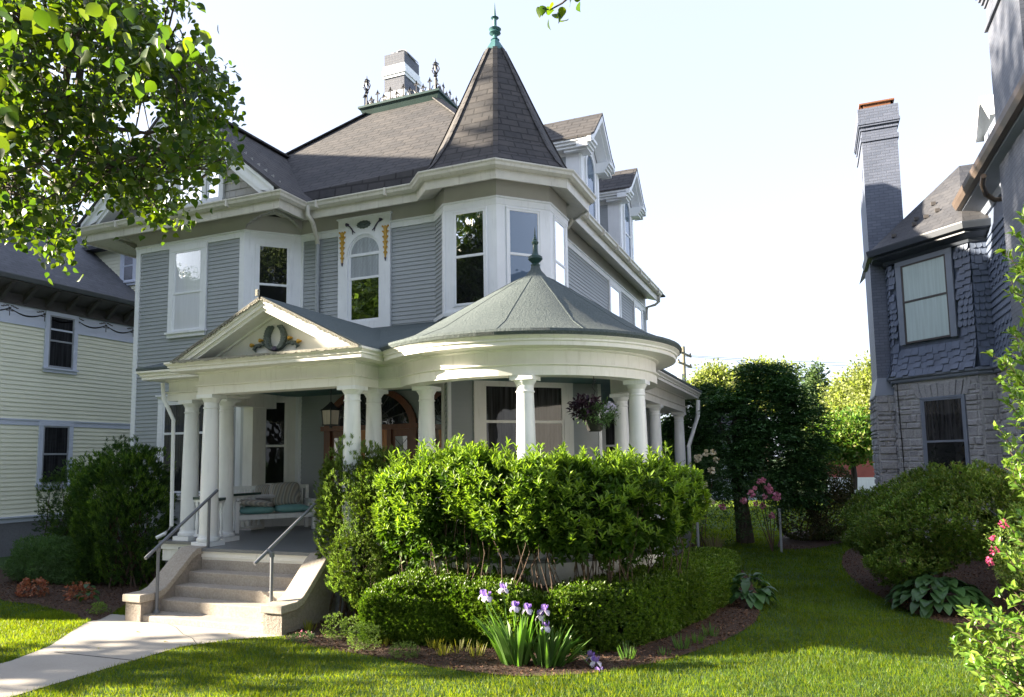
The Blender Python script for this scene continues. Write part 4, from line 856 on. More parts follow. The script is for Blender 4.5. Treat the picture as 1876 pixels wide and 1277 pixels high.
# pediment
PX, PY, HWp = -7.92, 8.93, 1.85; PZ0, PZA = BZ+.52, 4.93
pr_ = MB()
for sg in (-1, 1):
    vs = [(PX, PY, PZA), (PX+sg*(HWp+.03), PY, PZ0+.02), (PX+sg*(HWp+.03), 9.6, PZ0+.02), (PX+sg*1.25, 11.9, PZ0+.40), (PX, 12.9, PZA)]; n5 = 5; vs2 = vs+[(x, y, z-.05) for x, y, z in vs]
    f = [(0, 1, 2, 3, 4), (9, 8, 7, 6, 5), (0, 5, 6, 1), (1, 6, 7, 2)]; pr_.add(vs2, f if sg > 0 else [q[::-1] for q in f])
obj('pediment_roof', pr_, M['membrane'], HS, uv=True)
fp = Fr((PX-2, 9.3), (PX+2, 9.3)); pd = MB()
pd.lprism(fp, [(.25, PZ0), (3.75, PZ0), (2, PZA-.1)], -.05, .0); obj('tympanum', pd, M['cream'], HS); pk = MB()
for sg in (-1, 1):
    for (d0, d1, w0, w1) in ((.05, .10, .33, .368), (.10, .17, .29, .345), (.17, .23, .0, .31), (.23, .27, .0, .05)):
        q = [(2, PZA-d0), (2+sg*HWp, PZ0+.02-d0), (2+sg*(HWp-.001), PZ0+.02-d1), (2, PZA-d1)]
        zlow = PZ0+.001; q = [(2, PZA-d0), (2+sg*(PZA-d0-zlow)/(PZA-PZ0-.02)*HWp, zlow), (2+sg*(PZA-d1-zlow)/(PZA-PZ0-.02)*HWp, zlow), (2, PZA-d1)]
        pk.lprism(fp, q if sg < 0 else q[::-1], w0, w1)
obj('raking_cornice', pk, M['cream'], HS)
# rough tarred edge along the pediment's rakes and ledge
te = MB(); random.seed(5)
for sg in (-1, 1):
    for i in range(60):
        s_ = i/60; a = (PX+sg*HWp*s_, PY-.012, PZA-(PZA-PZ0-.02)*s_-.012); h = random.uniform(.025, .055); te.bar((a[0]-.022, a[1], a[2]-h/2), (a[0]+.022, a[1], a[2]-h/2-sg*0), .03, h)
for i in range(75):
    x = PX-HWp+.02+i*(2*HWp-.02)/75; h = random.uniform(.02, .045); te.bar((x-.025, PY-.005, PZ0+.02-h/2), (x+.025, PY-.005, PZ0+.02-h/2), .04, h)
te.bar((PX-.05, PY-.02, PZA+.0), (PX-.05, PY-.02, PZA+.1), .05, .05)
obj('roof_edging', te, M['tar'], HS)
obj('pent_ledge', MB().add([(PX-HWp, PY, PZ0+.012), (PX+HWp, PY, PZ0+.012), (PX+HWp, 9.3, PZ0+.05), (PX-HWp, 9.3, PZ0+.05)], [(0, 1, 2, 3)]), M['membrane'], HS)
# carved wreath
wr = MB()
for sg in (-1, 1):
    pts = [];
    for i in range(13):
        a = -1.35+2.55*i/12; pts.append((2.02+sg*.165*math.cos(a), 4.31+.20*math.sin(a)))
    wr.tube([fp.p(u, .03, z) for u, z in pts], [.026+.028*math.sin(math.pi*i/12)**.6 for i in range(13)], 7)
    for i, (u, z) in enumerate(pts[1:-1]): blob(wr, fp, u+sg*.03, z+.012, .036, .024, .04, .035, 5); blob(wr, fp, u-sg*.02, z+.012, .03, .02, .045, .03, 5)
    sc = [(2.02+sg*u, 4.13+z) for u, z in ((.03, .0), (.14, .02), (.22, .07), (.30, .09), (.40, .075), (.44, .02), (.40, -.02))]; wr.tube([fp.p(u, .03, z) for u, z in sc], [.02, .022, .016, .02, .032, .03, .012], 6)
    for k in range(5): blob(wr, fp, 2.02+sg*(.24+.045*k), 4.21-.01*k+.02*(k % 2), .03, .022, .02, .035, 5)
    wr.tube([fp.p(2.02+sg*.22, .03, 4.19), fp.p(2.02+sg*.27, .04, 4.27)], [.01, .014], 5)
wo = obj('carved_wreath', wr, M['orn'], HS, smooth=True)
gd = MB()
for sg in (-1, 1):
    for (u, z) in ((.29, 4.285), (.47, 4.22)): blob(gd, fp, 2.02+sg*u, z, .045, .03, .03, .05, 5, lambda a: 1+.25*math.cos(3*a))
obj('gilded_flower', gd, M['gold'], wo); pu = MB(); blob(pu, fp, 2.02, 4.13, .07, .04, .02, .06, 6); obj('ribbon_knot', pu, M['purple'], wo)
# floor, steps up riser, skirt, foundation
FL = [(-10.95, YF+.2), (-10.95, 9.85), (-9.74, 9.85), (-9.74, 9.16), (-6.25, 9.16), (-6.25, 9.85)]+arcR(RB+.06, 9.85, -2.98)+[(-2.98, 19.7), (XR+.5, 19.7)]
fo = obj('porch_floor', MB().prism((FL+[(XR+.5, 12.6), (-7, YR+.2), (-10, YR+.2)]), PZ-.05, PZ), M['floor'], HS)
SK = [(p[0], p[1]) for p in FL[:-1]]
obj('porch_skirt', MB().sweep(SK, [(-.15, .60), (-.05, .60), (-.05, .80), (-.03, .805), (-.03, PZ-.052), (-.15, PZ-.052)]), M['cream'], HS)
obj('porch_foundation', MB().sweep(SK, [(-.35, -.05), (-.09, -.05), (-.09, .599), (-.35, .599)]), M['foundation'], HS)
obj('house_foundation', MB().sweep(FULL, [(-.1, -.05), (.03, -.05), (.03, .9), (-.1, .9)]), M['foundation'], HS)
pb = MB(); pb.lbox(FC, 0, FC.L, .02, .045, PZ, PZ+.16); pb.sweep(FIRST[4:8], [(.018, PZ), (.04, PZ), (.04, PZ+.16), (.018, PZ+.16)]); obj('base_board', pb, M['cream'], HS)
# columns
def column(x, y, k=0):
    h = BZ-PZ; c = MB(); c.lathe([(.150, .17), (.149, .5), (.146, .9), (.138, 1.5), (.126, 2.1), (.120, h-.22)], (x, y, PZ), 28); col = obj('column', c, M['trim'], HS, smooth=True)
    b = MB(); b.box(x-.185, y-.185, PZ+.001, x+.185, y+.185, PZ+.075); b.lathe([(.16, .075), (.182, .085), (.187, .11), (.18, .135), (.162, .145), (.158, .165), (.150, .18)], (x, y, PZ), 28); obj('base', b, M['trim'], col, smooth=True)
    t = MB(); t.lathe([(.120, h-.235), (.134, h-.23), (.134, h-.215), (.121, h-.205), (.121, h-.13), (.132, h-.12), (.136, h-.105), (.158, h-.075), (.162, h-.062)], (x, y, PZ), 28); t.box(x-.17, y-.17, PZ+h-.062, x+.17, y+.17, PZ+h-.001); obj('capital', t, M['trim'], col, smooth=True)
def on_circle(px, R):
    d = ray(px, 760)[:2]; c = np.array(CC); a = d@d; b = -2*d@c; q = c@c-R*R; D = max(b*b-4*a*q, 0); t = (-b-math.sqrt(D))/(2*a); return d*t
COLS = [(-10.52, 10.12), (-9.40, 9.46), (-9.70, 10.12), (-6.56, 9.46), (-6.60, 10.12), (-5.62, 10.12)]
p963 = on_circle(963, 2.0); p1168 = on_circle(1168, 2.0); COLS += [tuple(p963), tuple(p1168), (-3.23, 13.15), (-3.23, 16.25), (-3.23, 19.42)]
for q in COLS: column(*q)
# pilaster at the left wall end
pl = MB(); pl.box(-10.95, 11.9, PZ, -10.7, 12.3, BZ); obj('pilaster', pl, M['cream'], HS)
# railings with turned balusters
BAL = MB(); BAL.lathe([(.028, .1), (.028, .17), (.02, .18), (.03, .22), (.036, .30), (.028, .40), (.018, .50), (.022, .52), (.018, .54), (.028, .60), (.028, .70)], (0, 0, 0), 8)
BAL.box(-.026, -.026, .08, .026, .026, .17); BAL.box(-.026, -.026, .61, .026, .026, .72)
balme = None
def railing(p, q, n=None):
    global balme
    p = np.array(p, float); q = np.array(q, float); L = np.linalg.norm(q-p); mb = MB(); mb.bar((*p, PZ+.745), (*q, PZ+.745), .1, .045); r = obj('railing', mb, M['green_trim'], HS)
    m2 = MB(); m2.bar((*p, PZ+.70), (*q, PZ+.70), .06, .04); obj('top_rail', m2, M['trim'], r); m2 = MB(); m2.bar((*p, PZ+.085), (*q, PZ+.085), .06, .05); obj('bottom_rail', m2, M['trim'], r)
    n = n or max(2, int(L/.115)); org = ORG[HS.name]
    for i in range(n):
        a = p+(q-p)*(i+.5)/n
        if balme is None:
            balme = bpy.data.meshes.new('baluster'); balme.from_pydata(BAL.v, [], BAL.f); balme.materials.append(M['trim'])
        o = bpy.data.objects.new('baluster', balme); C.objects.link(o); o.parent = r; o.location = (a[0]-org[0], a[1]-org[1], PZ-org[2]+.0)
railing((-10.37, 10.1), (-9.85, 10.1)); railing((-9.44, 9.6), (-9.62, 10.0), 3); railing((-10.52, 10.3), (-10.52, 12.0), 12)
railing((-6.45, 10.08), (-5.8, 10.1), 5); rp = [(-5.5, 10.05)]+[tuple(on_circle(x, 2.0)) for x in (870,)]+[tuple(p963)]+[tuple(on_circle(x, 2.0)) for x in (1080, 1140)]+[tuple(p1168)]
for a, b in zip(rp[:-1], rp[1:]): railing(a, b, 6)
railing(p1168, (-3.2, 13.1), 6)
# front entrance: arched double doorway
fd = Fr((-9.75, YR), (-7.45, YR)); w = 2.28; cu = w/2+.0; zsp = 3.02
dm = MB()
def archring(mb, fr, uc, zc, ro, ri, w0, w1, ky=1.0, n=20):
    for i in range(n):
        a0, a1 = math.pi*i/n, math.pi*(i+1)/n
        mb.lprism(fr, [(uc-r*math.cos(a), zc+ky*r*math.sin(a)) for r, a in ((ro, a0), (ri, a0), (ri, a1), (ro, a1))][::-1], w0, w1)
archring(dm, fd, cu, zsp, 1.14, .98, .0, .09, .76); dm.lbox(fd, 0, .16, 0, .09, PZ, zsp); dm.lbox(fd, w-.16, w, 0, .09, PZ, zsp); dm.lbox(fd, -.06, w+.06, 0, .13, zsp-.05, zsp+.05)
dm.lbox(fd, .16, w-.16, 0, .036, PZ, zsp-.05)
for u in (.60, 1.58): dm.lbox(fd, u, u+.10, 0, .08, PZ, zsp-.05)
ent_o = obj('door_surround', dm, M['wood'], HS)
m = MB(); m.lprism(fd, [(cu+1.0*math.cos(math.pi*i/16), zsp+.05+.72*math.sin(math.pi*i/16)) for i in range(17)], .0, .04); fo2 = obj('fanlight', m, M['fan'], ent_o)
sw = MB()
for i in range(1, 9):
    a = math.pi*i/9; sw.bar(fd.p(cu+.15*math.cos(a), .045, zsp+.06+.1*math.sin(a)), fd.p(cu+.98*math.cos(a), .045, zsp+.05+.72*math.sin(a)), .02)
sw.tube([fd.p(cu+.5*math.cos(math.pi*i/12), .045, zsp+.06+.36*math.sin(math.pi*i/12)) for i in range(13)], .008, 4); obj('fanlight_bar', sw, M['iron'], ent_o)
for u0 in (.72,):
    d1 = MB(); d1.lbox(fd, .72, 1.56, .03, .055, PZ+.02, zsp-.06)
    for zz in (0.12, .62, 1.02, 1.42, 1.75): 
        for uu in (.80, 1.17): d1.lbox(fd, uu, uu+.31, .055, .07, PZ+zz, PZ+zz+(.42 if zz < .5 else .30)*(.9))
    dd = obj('front_door', d1, M['door'], HS); kb = MB(); kb.lathe([(.0, 0), (.03, .01), (.035, .03), (.02, .05)], fd.p(1.5, .1, PZ+1.0), 10); obj('door_knob', kb, M['brass'], dd)
for u0, u1 in ((.24, .52), (1.76, 2.04)):
    m = MB(); m.lbox(fd, u0, u1, .03, .042, 1.55, zsp-.2); sl_ = obj('sidelight', m, M['leaded'], ent_o); l = MB()
    for k in range(5):
        z = zsp-.25-.22*k; l.bar(fd.p(u0, .045, z), fd.p(u1, .045, z-.3), .009); l.bar(fd.p(u1, .045, z), fd.p(u0, .045, z-.3), .009)
    l.bar(fd.p((u0+u1)/2, .045, zsp-1.0), fd.p((u0+u1)/2, .045, 1.55), .009); obj('leading', l, M['iron'], ent_o)
def text(s, size, frm, u, z, w, mat, parent, name):
    cu_ = bpy.data.curves.new(name, 'FONT'); cu_.body = s; cu_.size = size; cu_.extrude = .004; cu_.align_x = 'CENTER'
    o = bpy.data.objects.new(name, cu_); o.data.materials.append(mat); C.objects.link(o); p = frm.p(u, w, z); d = frm.d
    o.matrix_world = Matrix(((d[0], 0, frm.n[0], p[0]), (d[1], 0, frm.n[1], p[1]), (0, 1, 0, p[2]), (0, 0, 0, 1)))
    me = bpy.data.meshes.new_from_object(o); mw = o.matrix_world.copy(); bpy.data.objects.remove(o); me.transform(Matrix.Translation(-Vector(ORG[parent.name]))@mw)
    if not me.materials: me.materials.append(mat)
    o = bpy.data.objects.new(name, me); return place(o, parent)
text('18', .17, fd, 2.20, 2.33, .1, M['brass'], HS, 'house_number')
# leader pipe on the left porch end
spout([(-10.98, 9.86, BZ+.33), (-10.97, 9.88, BZ+.05), (-10.82, 9.98, BZ-.35), (-10.80, 9.99, PZ+.25), (-10.88, 9.92, PZ+.12), (-11.0, 9.85, PZ+.05)], .034, 'trim')
spout([(-2.75, 19.7, BZ+.33), (-2.78, 19.7, BZ-.1), (-3.02, 19.55, BZ-.9), (-3.02, 19.55, PZ)], .055, 'trim')

# ============================================================ front steps and rails
ST = thing('front_steps', 'five worn concrete steps between curved cheek walls, leading up to the porch', 'steps', (-8.1, 8.15, 0))
sx0, sx1 = -9.42, -6.88; ys = [8.10, 8.42, 8.68, 8.94, 9.20]; zs = [.10, .27, .44, .61, .77]
for i in range(5):
    m = MB(); x0, x1 = (sx0, sx1) if i == 0 else (-9.28, -6.98); m.box(x0, ys[i], 0 if i == 0 else zs[i-1]-.02, x1, 9.3, zs[i]); obj('step', m, M['concrete'], ST, bevel=.014)
for (x0, x1) in ((-9.58, -9.27), (-7.0, -6.69)):
    # curved coping on a rusticated pier
    pts = [(8.02, .40), (8.34, .40), (8.46, .44), (8.56, .52), (8.98, .90), (9.08, .96), (9.2, .97), (9.29, .97)]; m = MB(); n = len(pts)
    vs = []; 
    for x in (x0-.03, x1+.03):
        vs += [(x, y, z) for y, z in pts]+[(x, y, z-.11) for y, z in pts]
    k = 2*n; fs = []
    for i in range(n-1): fs += [(i, k+i, k+i+1, i+1), (n+i, n+i+1, k+n+i+1, k+n+i), (i, i+1, n+i+1, n+i), (k+i, k+n+i, k+n+i+1, k+i+1)]
    fs += [(0, n, k+n, k), (n-1, k+n-1, k+2*n-1, 2*n-1)]; m.add(vs, fs); cw = obj('cheek_wall', m, M['concrete'], ST, bevel=.012)
    b = MB(); pl = [(8.06, 0), (8.06, .30), (8.40, .30), (8.60, .45), (9.05, .84), (9.29, .86), (9.29, 0)]
    vs = [(x, y, z) for x in (x0, x1) for y, z in pl]; q = len(pl); b.add(vs, [tuple(range(q)), tuple(range(q, 2*q))[::-1]]+[(i, q+i, q+(i+1) % q, (i+1) % q) for i in range(q)]); obj('pier', b, M['rustic'], cw)
def handrail(xb, x, label, xlow):
    t = thing('handrail', label, 'handrail', (x, 8.3, 0), 'pipe handrails of the steps'); r = .024
    lo = np.array((xlow, 8.18, 1.02)); hi = np.array((x, 9.33, 1.80)); d = (hi-lo)/np.linalg.norm(hi-lo)
    obj('rail', MB().tube([lo-d*.16, lo, hi, hi+d*.12], [r*1.05]*4, 10), M['pipe'], t, smooth=True)
    m = MB(); m.tube([(xb, 8.28, zs[0]), (xb, 8.28, 1.0), (xb-.01, 8.28, 1.06), (xlow, 8.27, 1.09)], r, 10); m.lathe([(.05, 0), (.05, .02), (.03, .05)], (xb, 8.28, zs[0]), 10); m.lathe([(.034, -.03), (.036, .03)], (xb, 8.28, 1.03), 10); obj('post', m, M['pipe'], t, smooth=True)
    m = MB(); m.tube([(x, 9.26, .77), (x, 9.26, 1.76)], r, 10); m.lathe([(.05, 0), (.05, .02), (.03, .05)], (x, 9.26, .77), 10); obj('post', m, M['pipe'], t, smooth=True)
handrail(-9.2, -9.2, 'grey pipe handrail on the left side of the steps, in front of the columns', -9.2)
handrail(-7.06, -6.98, 'grey pipe handrail on the right side of the steps, beside the yellow-green yew', -7.14)
# ============================================================ porch furniture
sbx = at_ = atZ(431, 978, PZ); sbr = atZ(578, 969, PZ)
P0 = np.array([sbx[0], sbx[1]]); P1 = np.array([sbr[0], sbr[1]]); fb = Fr(P0, P0+(P1-P0)); LB = fb.L
BE = thing('porch_bench', 'white slatted porch bench with teal seat cushions', 'bench', (*P0, PZ))
m = MB()
for u in (0, LB-.07):
    m.lbox(fb, u, u+.07, -.07, 0, PZ+.003, PZ+.58); m.lbox(fb, u, u+.07, -.62, -.55, PZ+.003, PZ+.9)
    m.lbox(fb, u-.02, u+.09, -.60, .03, PZ+.58, PZ+.61)
    for k in range(5): m.lbox(fb, u+.02, u+.05, -.5+.1*k, -.47+.1*k, PZ+.36, PZ+.58)
    m.lbox(fb, u+.01, u+.06, -.56, -.06, PZ+.27, PZ+.36)
m.lbox(fb, .07, LB-.07, -.06, -.01, PZ+.25, PZ+.34); m.lbox(fb, .07, LB-.07, -.6, -.55, PZ+.25, PZ+.34); obj('frame', m, M['trim'], BE, bevel=.004)
m = MB(); m.lbox(fb, .07, LB-.07, -.60, -.56, PZ+.82, PZ+.90); m.lbox(fb, .07, LB-.07, -.6, -.56, PZ+.42, PZ+.48)
for k in range(24): u = .1+(LB-.25)*k/23; m.lbox(fb, u, u+.035, -.592, -.572, PZ+.48, PZ+.82)
obj('backrest', m, M['trim'], BE); m = MB()
for k in range(6): m.lbox(fb, .07, LB-.07, -.54+.08*k, -.48+.08*k, PZ+.33, PZ+.345)
obj('seat', m, M['trim'], BE)
def pillow(name, c, ax, ay, az, sx, sy, sz, mat, parent=None, p=4.0):
    """rounded cushion: superellipsoid with pinched corners"""
    vs = []; fs = []; nu, nv = 24, 13; ax, ay, az = (nrm(np.array(a, float)) for a in (ax, ay, az)); sg = lambda v, e: math.copysign(abs(v)**e, v)
    for j in range(nv):
        ph = -math.pi/2+math.pi*j/(nv-1)
        for i in range(nu):
            th = 2*math.pi*i/nu; x = sg(math.cos(th), .38)*sg(math.cos(ph), .45); y = sg(math.sin(th), .38)*sg(math.cos(ph), .45); z = sg(math.sin(ph), .8)*(1-.25*max(abs(x), abs(y))**3)
            z *= 1+.06*math.sin(5*x+3*y); vs.append(np.array(c)+ax*x*sx/2+ay*y*sy/2+az*z*sz/2)
    for j in range(nv-1):
        for i in range(nu): a, b = j*nu+i, j*nu+(i+1) % nu; fs.append((a, b, b+nu, a+nu))
    fs += [tuple(range(nu))[::-1], tuple((nv-1)*nu+i for i in range(nu))]
    return obj(name, MB().add(vs, fs), mat, parent, smooth=True)
d3 = np.array([*fb.d, 0]); n3 = np.array([*fb.n, 0]); Z3 = np.array([0, 0, 1.0])
for k in (0, 1):
    w = (LB-.16)/2; c = fb.p(.08+w*(k+.5), -.28, PZ+.425); pillow('seat_cushion', c, d3, n3, Z3, w-.01, .52, .16, M['cushion'], BE)
def tag_top(o, label, cat, group=None): return set_props(o, label, cat, group)
tag_top(pillow('throw_pillow', fb.p(LB*.66, -.44, PZ+.72), d3+Z3*.04, Z3-n3*.25, n3+Z3*.25, .62, .48, .18, M['stripe']), 'upright striped back cushion on the right half of the porch bench', 'cushion', 'cushions on the bench')
tag_top(pillow('throw_pillow', fb.p(LB*.40, -.50, PZ+.70), d3, Z3-n3*.2, n3, .34, .44, .12, M['stripe']), 'striped cushion half hidden behind the upright one on the porch bench', 'cushion', 'cushions on the bench')
tag_top(pillow('throw_pillow', fb.p(LB*.25, -.26, PZ+.56), d3+Z3*-.12, n3, Z3+d3*.12, .72, .46, .14, M['stripe']), 'striped cushion lying flat on the left half of the porch bench', 'cushion', 'cushions on the bench')
tag_top(pillow('throw_pillow', fb.p(LB*.40, -.42, PZ+.66), d3, n3+Z3*.3, Z3, .42, .22, .10, M['whitefab']), 'small white fabric pillow lying on the bench cushions', 'cushion', 'cushions on the bench')
# lantern
la = atY(606, 760, 11.2); LA = thing('hanging_lantern', 'four-sided glass lantern hanging from the porch ceiling left of the paired columns', 'lantern', tuple(la)); lx, ly = la[0], la[1]
m = MB(); m.tube([(lx, ly, 3.38), (lx, ly, BZ+.3)], .008, 6); m.lathe([(.05, BZ+.27), (.05, BZ+.29)], (lx, ly, 0), 10); m.lathe([(.20, 3.26), (.14, 3.30), (.05, 3.38), (.02, 3.42)], (lx, ly, 0), 4, math.pi/5)
for k in range(4): a = math.pi/5+k*math.pi/2; m.tube([(lx+.165*math.cos(a), ly+.165*math.sin(a), 3.27), (lx+.14*math.cos(a), ly+.14*math.sin(a), 3.0)], .011, 5)
m.lathe([(.16, 2.98), (.16, 3.0)], (lx, ly, 0), 4, math.pi/5); m.lathe([(.02, 2.93), (.03, 2.96), (.02, 2.98)], (lx, ly, 0), 8); obj('frame', m, M['iron'], LA)
m = MB(); m.lathe([(.135, 3.0), (.155, 3.26)], (lx, ly, 0), 4, math.pi/5, caps=False); obj('glass', m, M['lampglass'], LA)
m = MB(); m.lathe([(.012, 3.0), (.012, 3.1), (.018, 3.12), (.004, 3.18)], (lx, ly, 0), 8); obj('candle', m, M['trim'], LA)
# hanging basket
hb = np.array([*on_circle(1089, 2.08), 0]); HB = thing('hanging_basket', 'hanging flower basket with violet and green trailing leaves under the round porch', 'hanging basket', (hb[0], hb[1], 2.7)); bx, by = hb[0], hb[1]
m = MB(); m.tube([(bx, by, BZ), (bx, by, BZ-.06)], .006, 5); m.tube([(bx, by, BZ-.03), (bx+.03, by, BZ-.07), (bx-.02, by, BZ-.12), (bx-.02, by, BZ-.16), (bx+.02, by, BZ-.22), (bx, by, BZ-.27)], .008, 5)
for k in range(3): a = k*2.1; m.tube([(bx, by, BZ-.27), (bx+.14*math.cos(a), by+.14*math.sin(a), 2.86)], .004, 4)
obj('hook', m, M['iron'], HB); m = MB(); m.lathe([(.08, 2.68), (.10, 2.69), (.145, 2.84), (.155, 2.86), (.14, 2.86)], (bx, by, 0), 18); obj('pot', m, M['black'], HB, smooth=True)
V, F = cloud([(bx+.08, by, 2.92, .24, .24, .15)], 150, 8, .05, .3, .03, inner=.4, zmin=2.7); np_obj('foliage', V, F, M['sage'], HB)
V, F = cloud([(bx-.12, by, 3.02, .2, .2, .13)], 70, 5, .085, .5, .03, 'oval', inner=.4, zmin=2.7, up_=.1); np_obj('violet_foliage', V, F, M['violetleaf'], HB)
V, F = cloud([(bx+.24, by-.05, 2.98, .1, .1, .08)], 30, 5, .03, .8, .012, inner=.5, zmin=2.7); np_obj('white_flowers', V, F, M['p_white'], HB)

# ============================================================ NEIGHBOUR ON THE LEFT (cream clapboard)
NX = -19.5
CH = thing('cream_clapboard_house', 'cream clapboard house with pale blue trim and painted garland frieze, left of the grey house', 'house', (NX-3, 14, 0))
Y0n, Y1n = 4.8, 27; zE = 7.25
c = MB(); c.box(-29, Y0n, 0, NX-.02, Y1n, zE); obj('wall', c, M['siding_y'], CH)
FN = Fr((NX, Y0n), (NX, Y1n))      # faces +X
obj('siding', MB().sweep([(NX, Y0n), (NX, Y1n)], sidprof(1.0, 3.42, .115, .024), profclosed=False), M['siding_y'], CH); obj('siding', MB().sweep([(NX, Y0n), (NX, Y1n)], sidprof(3.56, 6.12, .115, .024), profclosed=False), M['siding_y'], CH)
t = MB(); t.lbox(FN, 0, FN.L, 0, .03, 3.42, 3.56); t.lbox(FN, 0, FN.L, 0, .05, 3.55, 3.585); t.lbox(FN, 0, FN.L, 0, .03, 6.12, 6.62); t.lbox(FN, 0, FN.L, 0, .045, 6.10, 6.15); t.lbox(FN, 0, FN.L, 0, .04, .86, 1.0); t.lbox(FN, 0, FN.L, 0, .10, .98, 1.02); obj('trim_band', t, M['lilac'], CH)
t = MB(); t.lbox(FN, 0, FN.L, .0, .015, 0, .86); obj('foundation', t, M['foundation'], CH)
e = MB(); e.sweep([(NX, Y0n), (NX, Y1n)], [(0, 6.62), (.08, 6.62), (.1, 6.9), (.62, 7.12), (.62, 7.18), (0, 7.18)])
k = 0; y = 5.4
while y < Y1n-.3:
    f = Fr((NX, y), (NX, y+.1)); e.lprism(Fr((NX, y), (NX+1, y)), [(.08, 6.66), (.56, 7.06), (.56, 7.13), (.08, 7.13)], -.05, .05); y += .62
obj('bracketed_eave', e, M['darktrim'], CH)
obj('gutter', MB().sweep([(NX, Y0n), (NX, Y1n)], [(.60, 7.14), (.68, 7.15), (.74, 7.24), (.74, 7.27), (.60, 7.27)]), M['pipe'], CH)
gar = MB(); y = 10.6; i = 0
while y < 21:
    pts = [(y+s_*.95, 6.50-.14*math.sin(math.pi*s_)) for s_ in np.linspace(0, 1, 12)]
    for (a, b), (c_, d_) in zip(pts[:-1], pts[1:]):
        w = .022+.018*math.sin(math.pi*(a-y)/.95); gar.add([(NX+.036, a, b-w/2), (NX+.036, c_, d_-w/2), (NX+.036, c_, d_+w/2), (NX+.036, a, b+w/2)], [(0, 1, 2, 3), (3, 2, 1, 0)])
    gar.lbox(FN, y-Y0n-.008, y-Y0n+.008, .03, .04, 6.30, 6.5)
    for (a, b) in ((-.06, 6.44), (.06, 6.44), (-.13, 6.55), (.13, 6.55), (-.06, 6.57), (.06, 6.57), (0, 6.52), (-.19, 6.53), (.19, 6.53)): gar.lbox(FN, y-Y0n+a-.035, y-Y0n+a+.035, .03, .041, b-.014, b+.012)
    y += .95
obj('painted_garland', gar, M['darktrim'], CH)
def nwin(x0, y0, x1, y1):  # photo corners of the glass opening on the side wall
    a, z1 = FN.u(x0, y0); b, z0 = FN.u(x1, y1); window(FN, min(a, b), max(a, b), min(z0, z1), max(z0, z1), cas=.12, pane='pane_low', parent=CH, trim=M['lilac'], cap=False, sashm=M['metal'])
nwin(90, 577, 131, 677); nwin(78, 780, 121, 885)
# roof: slope seen above the eave; taller unseen roof towards the street, added to shade the grey house
def hexroof(name, pts, faces, par, mat=None): return obj(name, MB().add(pts, faces), mat or M['slate2'], par, uv=True)
M['slate2'] = brickmat('dark_grey_roof_shingle', (0.055, 0.06, 0.07), (0.095, 0.10, 0.115), (0.02, 0.02, 0.025), 0.3, 0.15, 0.007, 0.8, 0.7, 0.4)
hexroof('roof', [(NX+.66, Y0n, 7.22), (NX+.66, Y1n+.4, 7.22), (-23.6, Y1n, 10.9), (-23.6, Y0n, 10.9), (-29, Y0n, 7.2), (-29, Y1n, 7.2)], [(0, 1, 2, 3), (3, 2, 5, 4), (1, 5, 2)], CH)
hexroof('shade_roof', [(-20.3, 4.9, 8.0), (-20.3, 13.6, 8.0), (-27, 13.6, 8.0), (-27, 4.7, 8.0), (-23.4, 6.0, 14.3), (-23.4, 12.6, 14.3)], [(0, 1, 5, 4), (1, 2, 5), (2, 3, 4, 5), (3, 0, 4)], CH)
bb = MB(); bb.box(-26.6, 4.85, 7, -20.3, 13.4, 8.05); obj('shade_roof_wall', bb, M['siding_y'], CH)
# small cream dormer wing close to the corner of the grey house
yA, yB = 16.4, 19.5; xa, xb = atY(158, 450, yA)[0], atY(266, 450, yA)[0]; zt_ = atY(205, 452, yA)[2]
dw = MB(); dw.box(xa, yA, 6.6, xb, yB, zt_); do = obj('dormer', dw, M['siding_y'], CH)
obj('siding', MB().sweep([(xa, yA), (xb, yA), (xb, yB)], sidprof(6.6, zt_-.02, .115, .024), profclosed=False), M['siding_y'], do)
FD = Fr((xa, yA), (xb, yA)); ul, zu = FD.u(228, 463); ur, zl = FD.u(246, 514); window(FD, ul, ur, zl, zu, cas=.11, pane='pane_sky', parent=do, trim=M['lilac'], cap=False)
hexroof('dormer_roof', [(xa-.25, yA-.35, zt_), (xb+.4, yA-.35, zt_), (xb+.4, yB, zt_), (xa-.25, yB, zt_), ((xa+xb)/2, yA+1.2, zt_+.9), ((xa+xb)/2, yB, zt_+.9), (xa-.25, yA-.35, zt_-.12), (xb+.4, yA-.35, zt_-.12), (xb+.4, yB, zt_-.12), (xa-.25, yB, zt_-.12)], [(0, 1, 4), (1, 2, 5, 4), (3, 0, 4, 5), (9, 8, 7, 6), (6, 7, 1, 0), (7, 8, 2, 1)], do)
# house far behind with red brick chimney stack and pale siding, above the cream roof
FH = thing('far_house', 'pale far house with a red brick gable, just above the cream house roof', 'house', (-33, 33, 0))
m = MB(); m.box(-40, 31, 0, -29.5, 38, 14.6); obj('wall', m, M['trim'], FH)
m = MB(); m.sweep([(-29.48, 31), (-29.48, 38)], sidprof(9, 14.6, .35), profclosed=False); m.sweep([(-36, 30.98), (-29.48, 30.98)], sidprof(9, 14.6, .35), profclosed=False); obj('siding', m, M['trim'], FH)
m = MB(); m.box(-38.6, 30.6, 0, -36.2, 31.2, 15); obj('chimney_breast', m, M['red'], FH)
obj('roof', MB().add([(-40.5, 30.5, 14.6), (-29, 30.5, 14.6), (-29, 38.5, 14.6), (-40.5, 38.5, 14.6), (-38, 34, 16.2), (-31, 34, 16.2)], [(0, 1, 5, 4), (1, 2, 5), (2, 3, 4, 5), (3, 0, 4)]), M['slate2'], FH, uv=True)

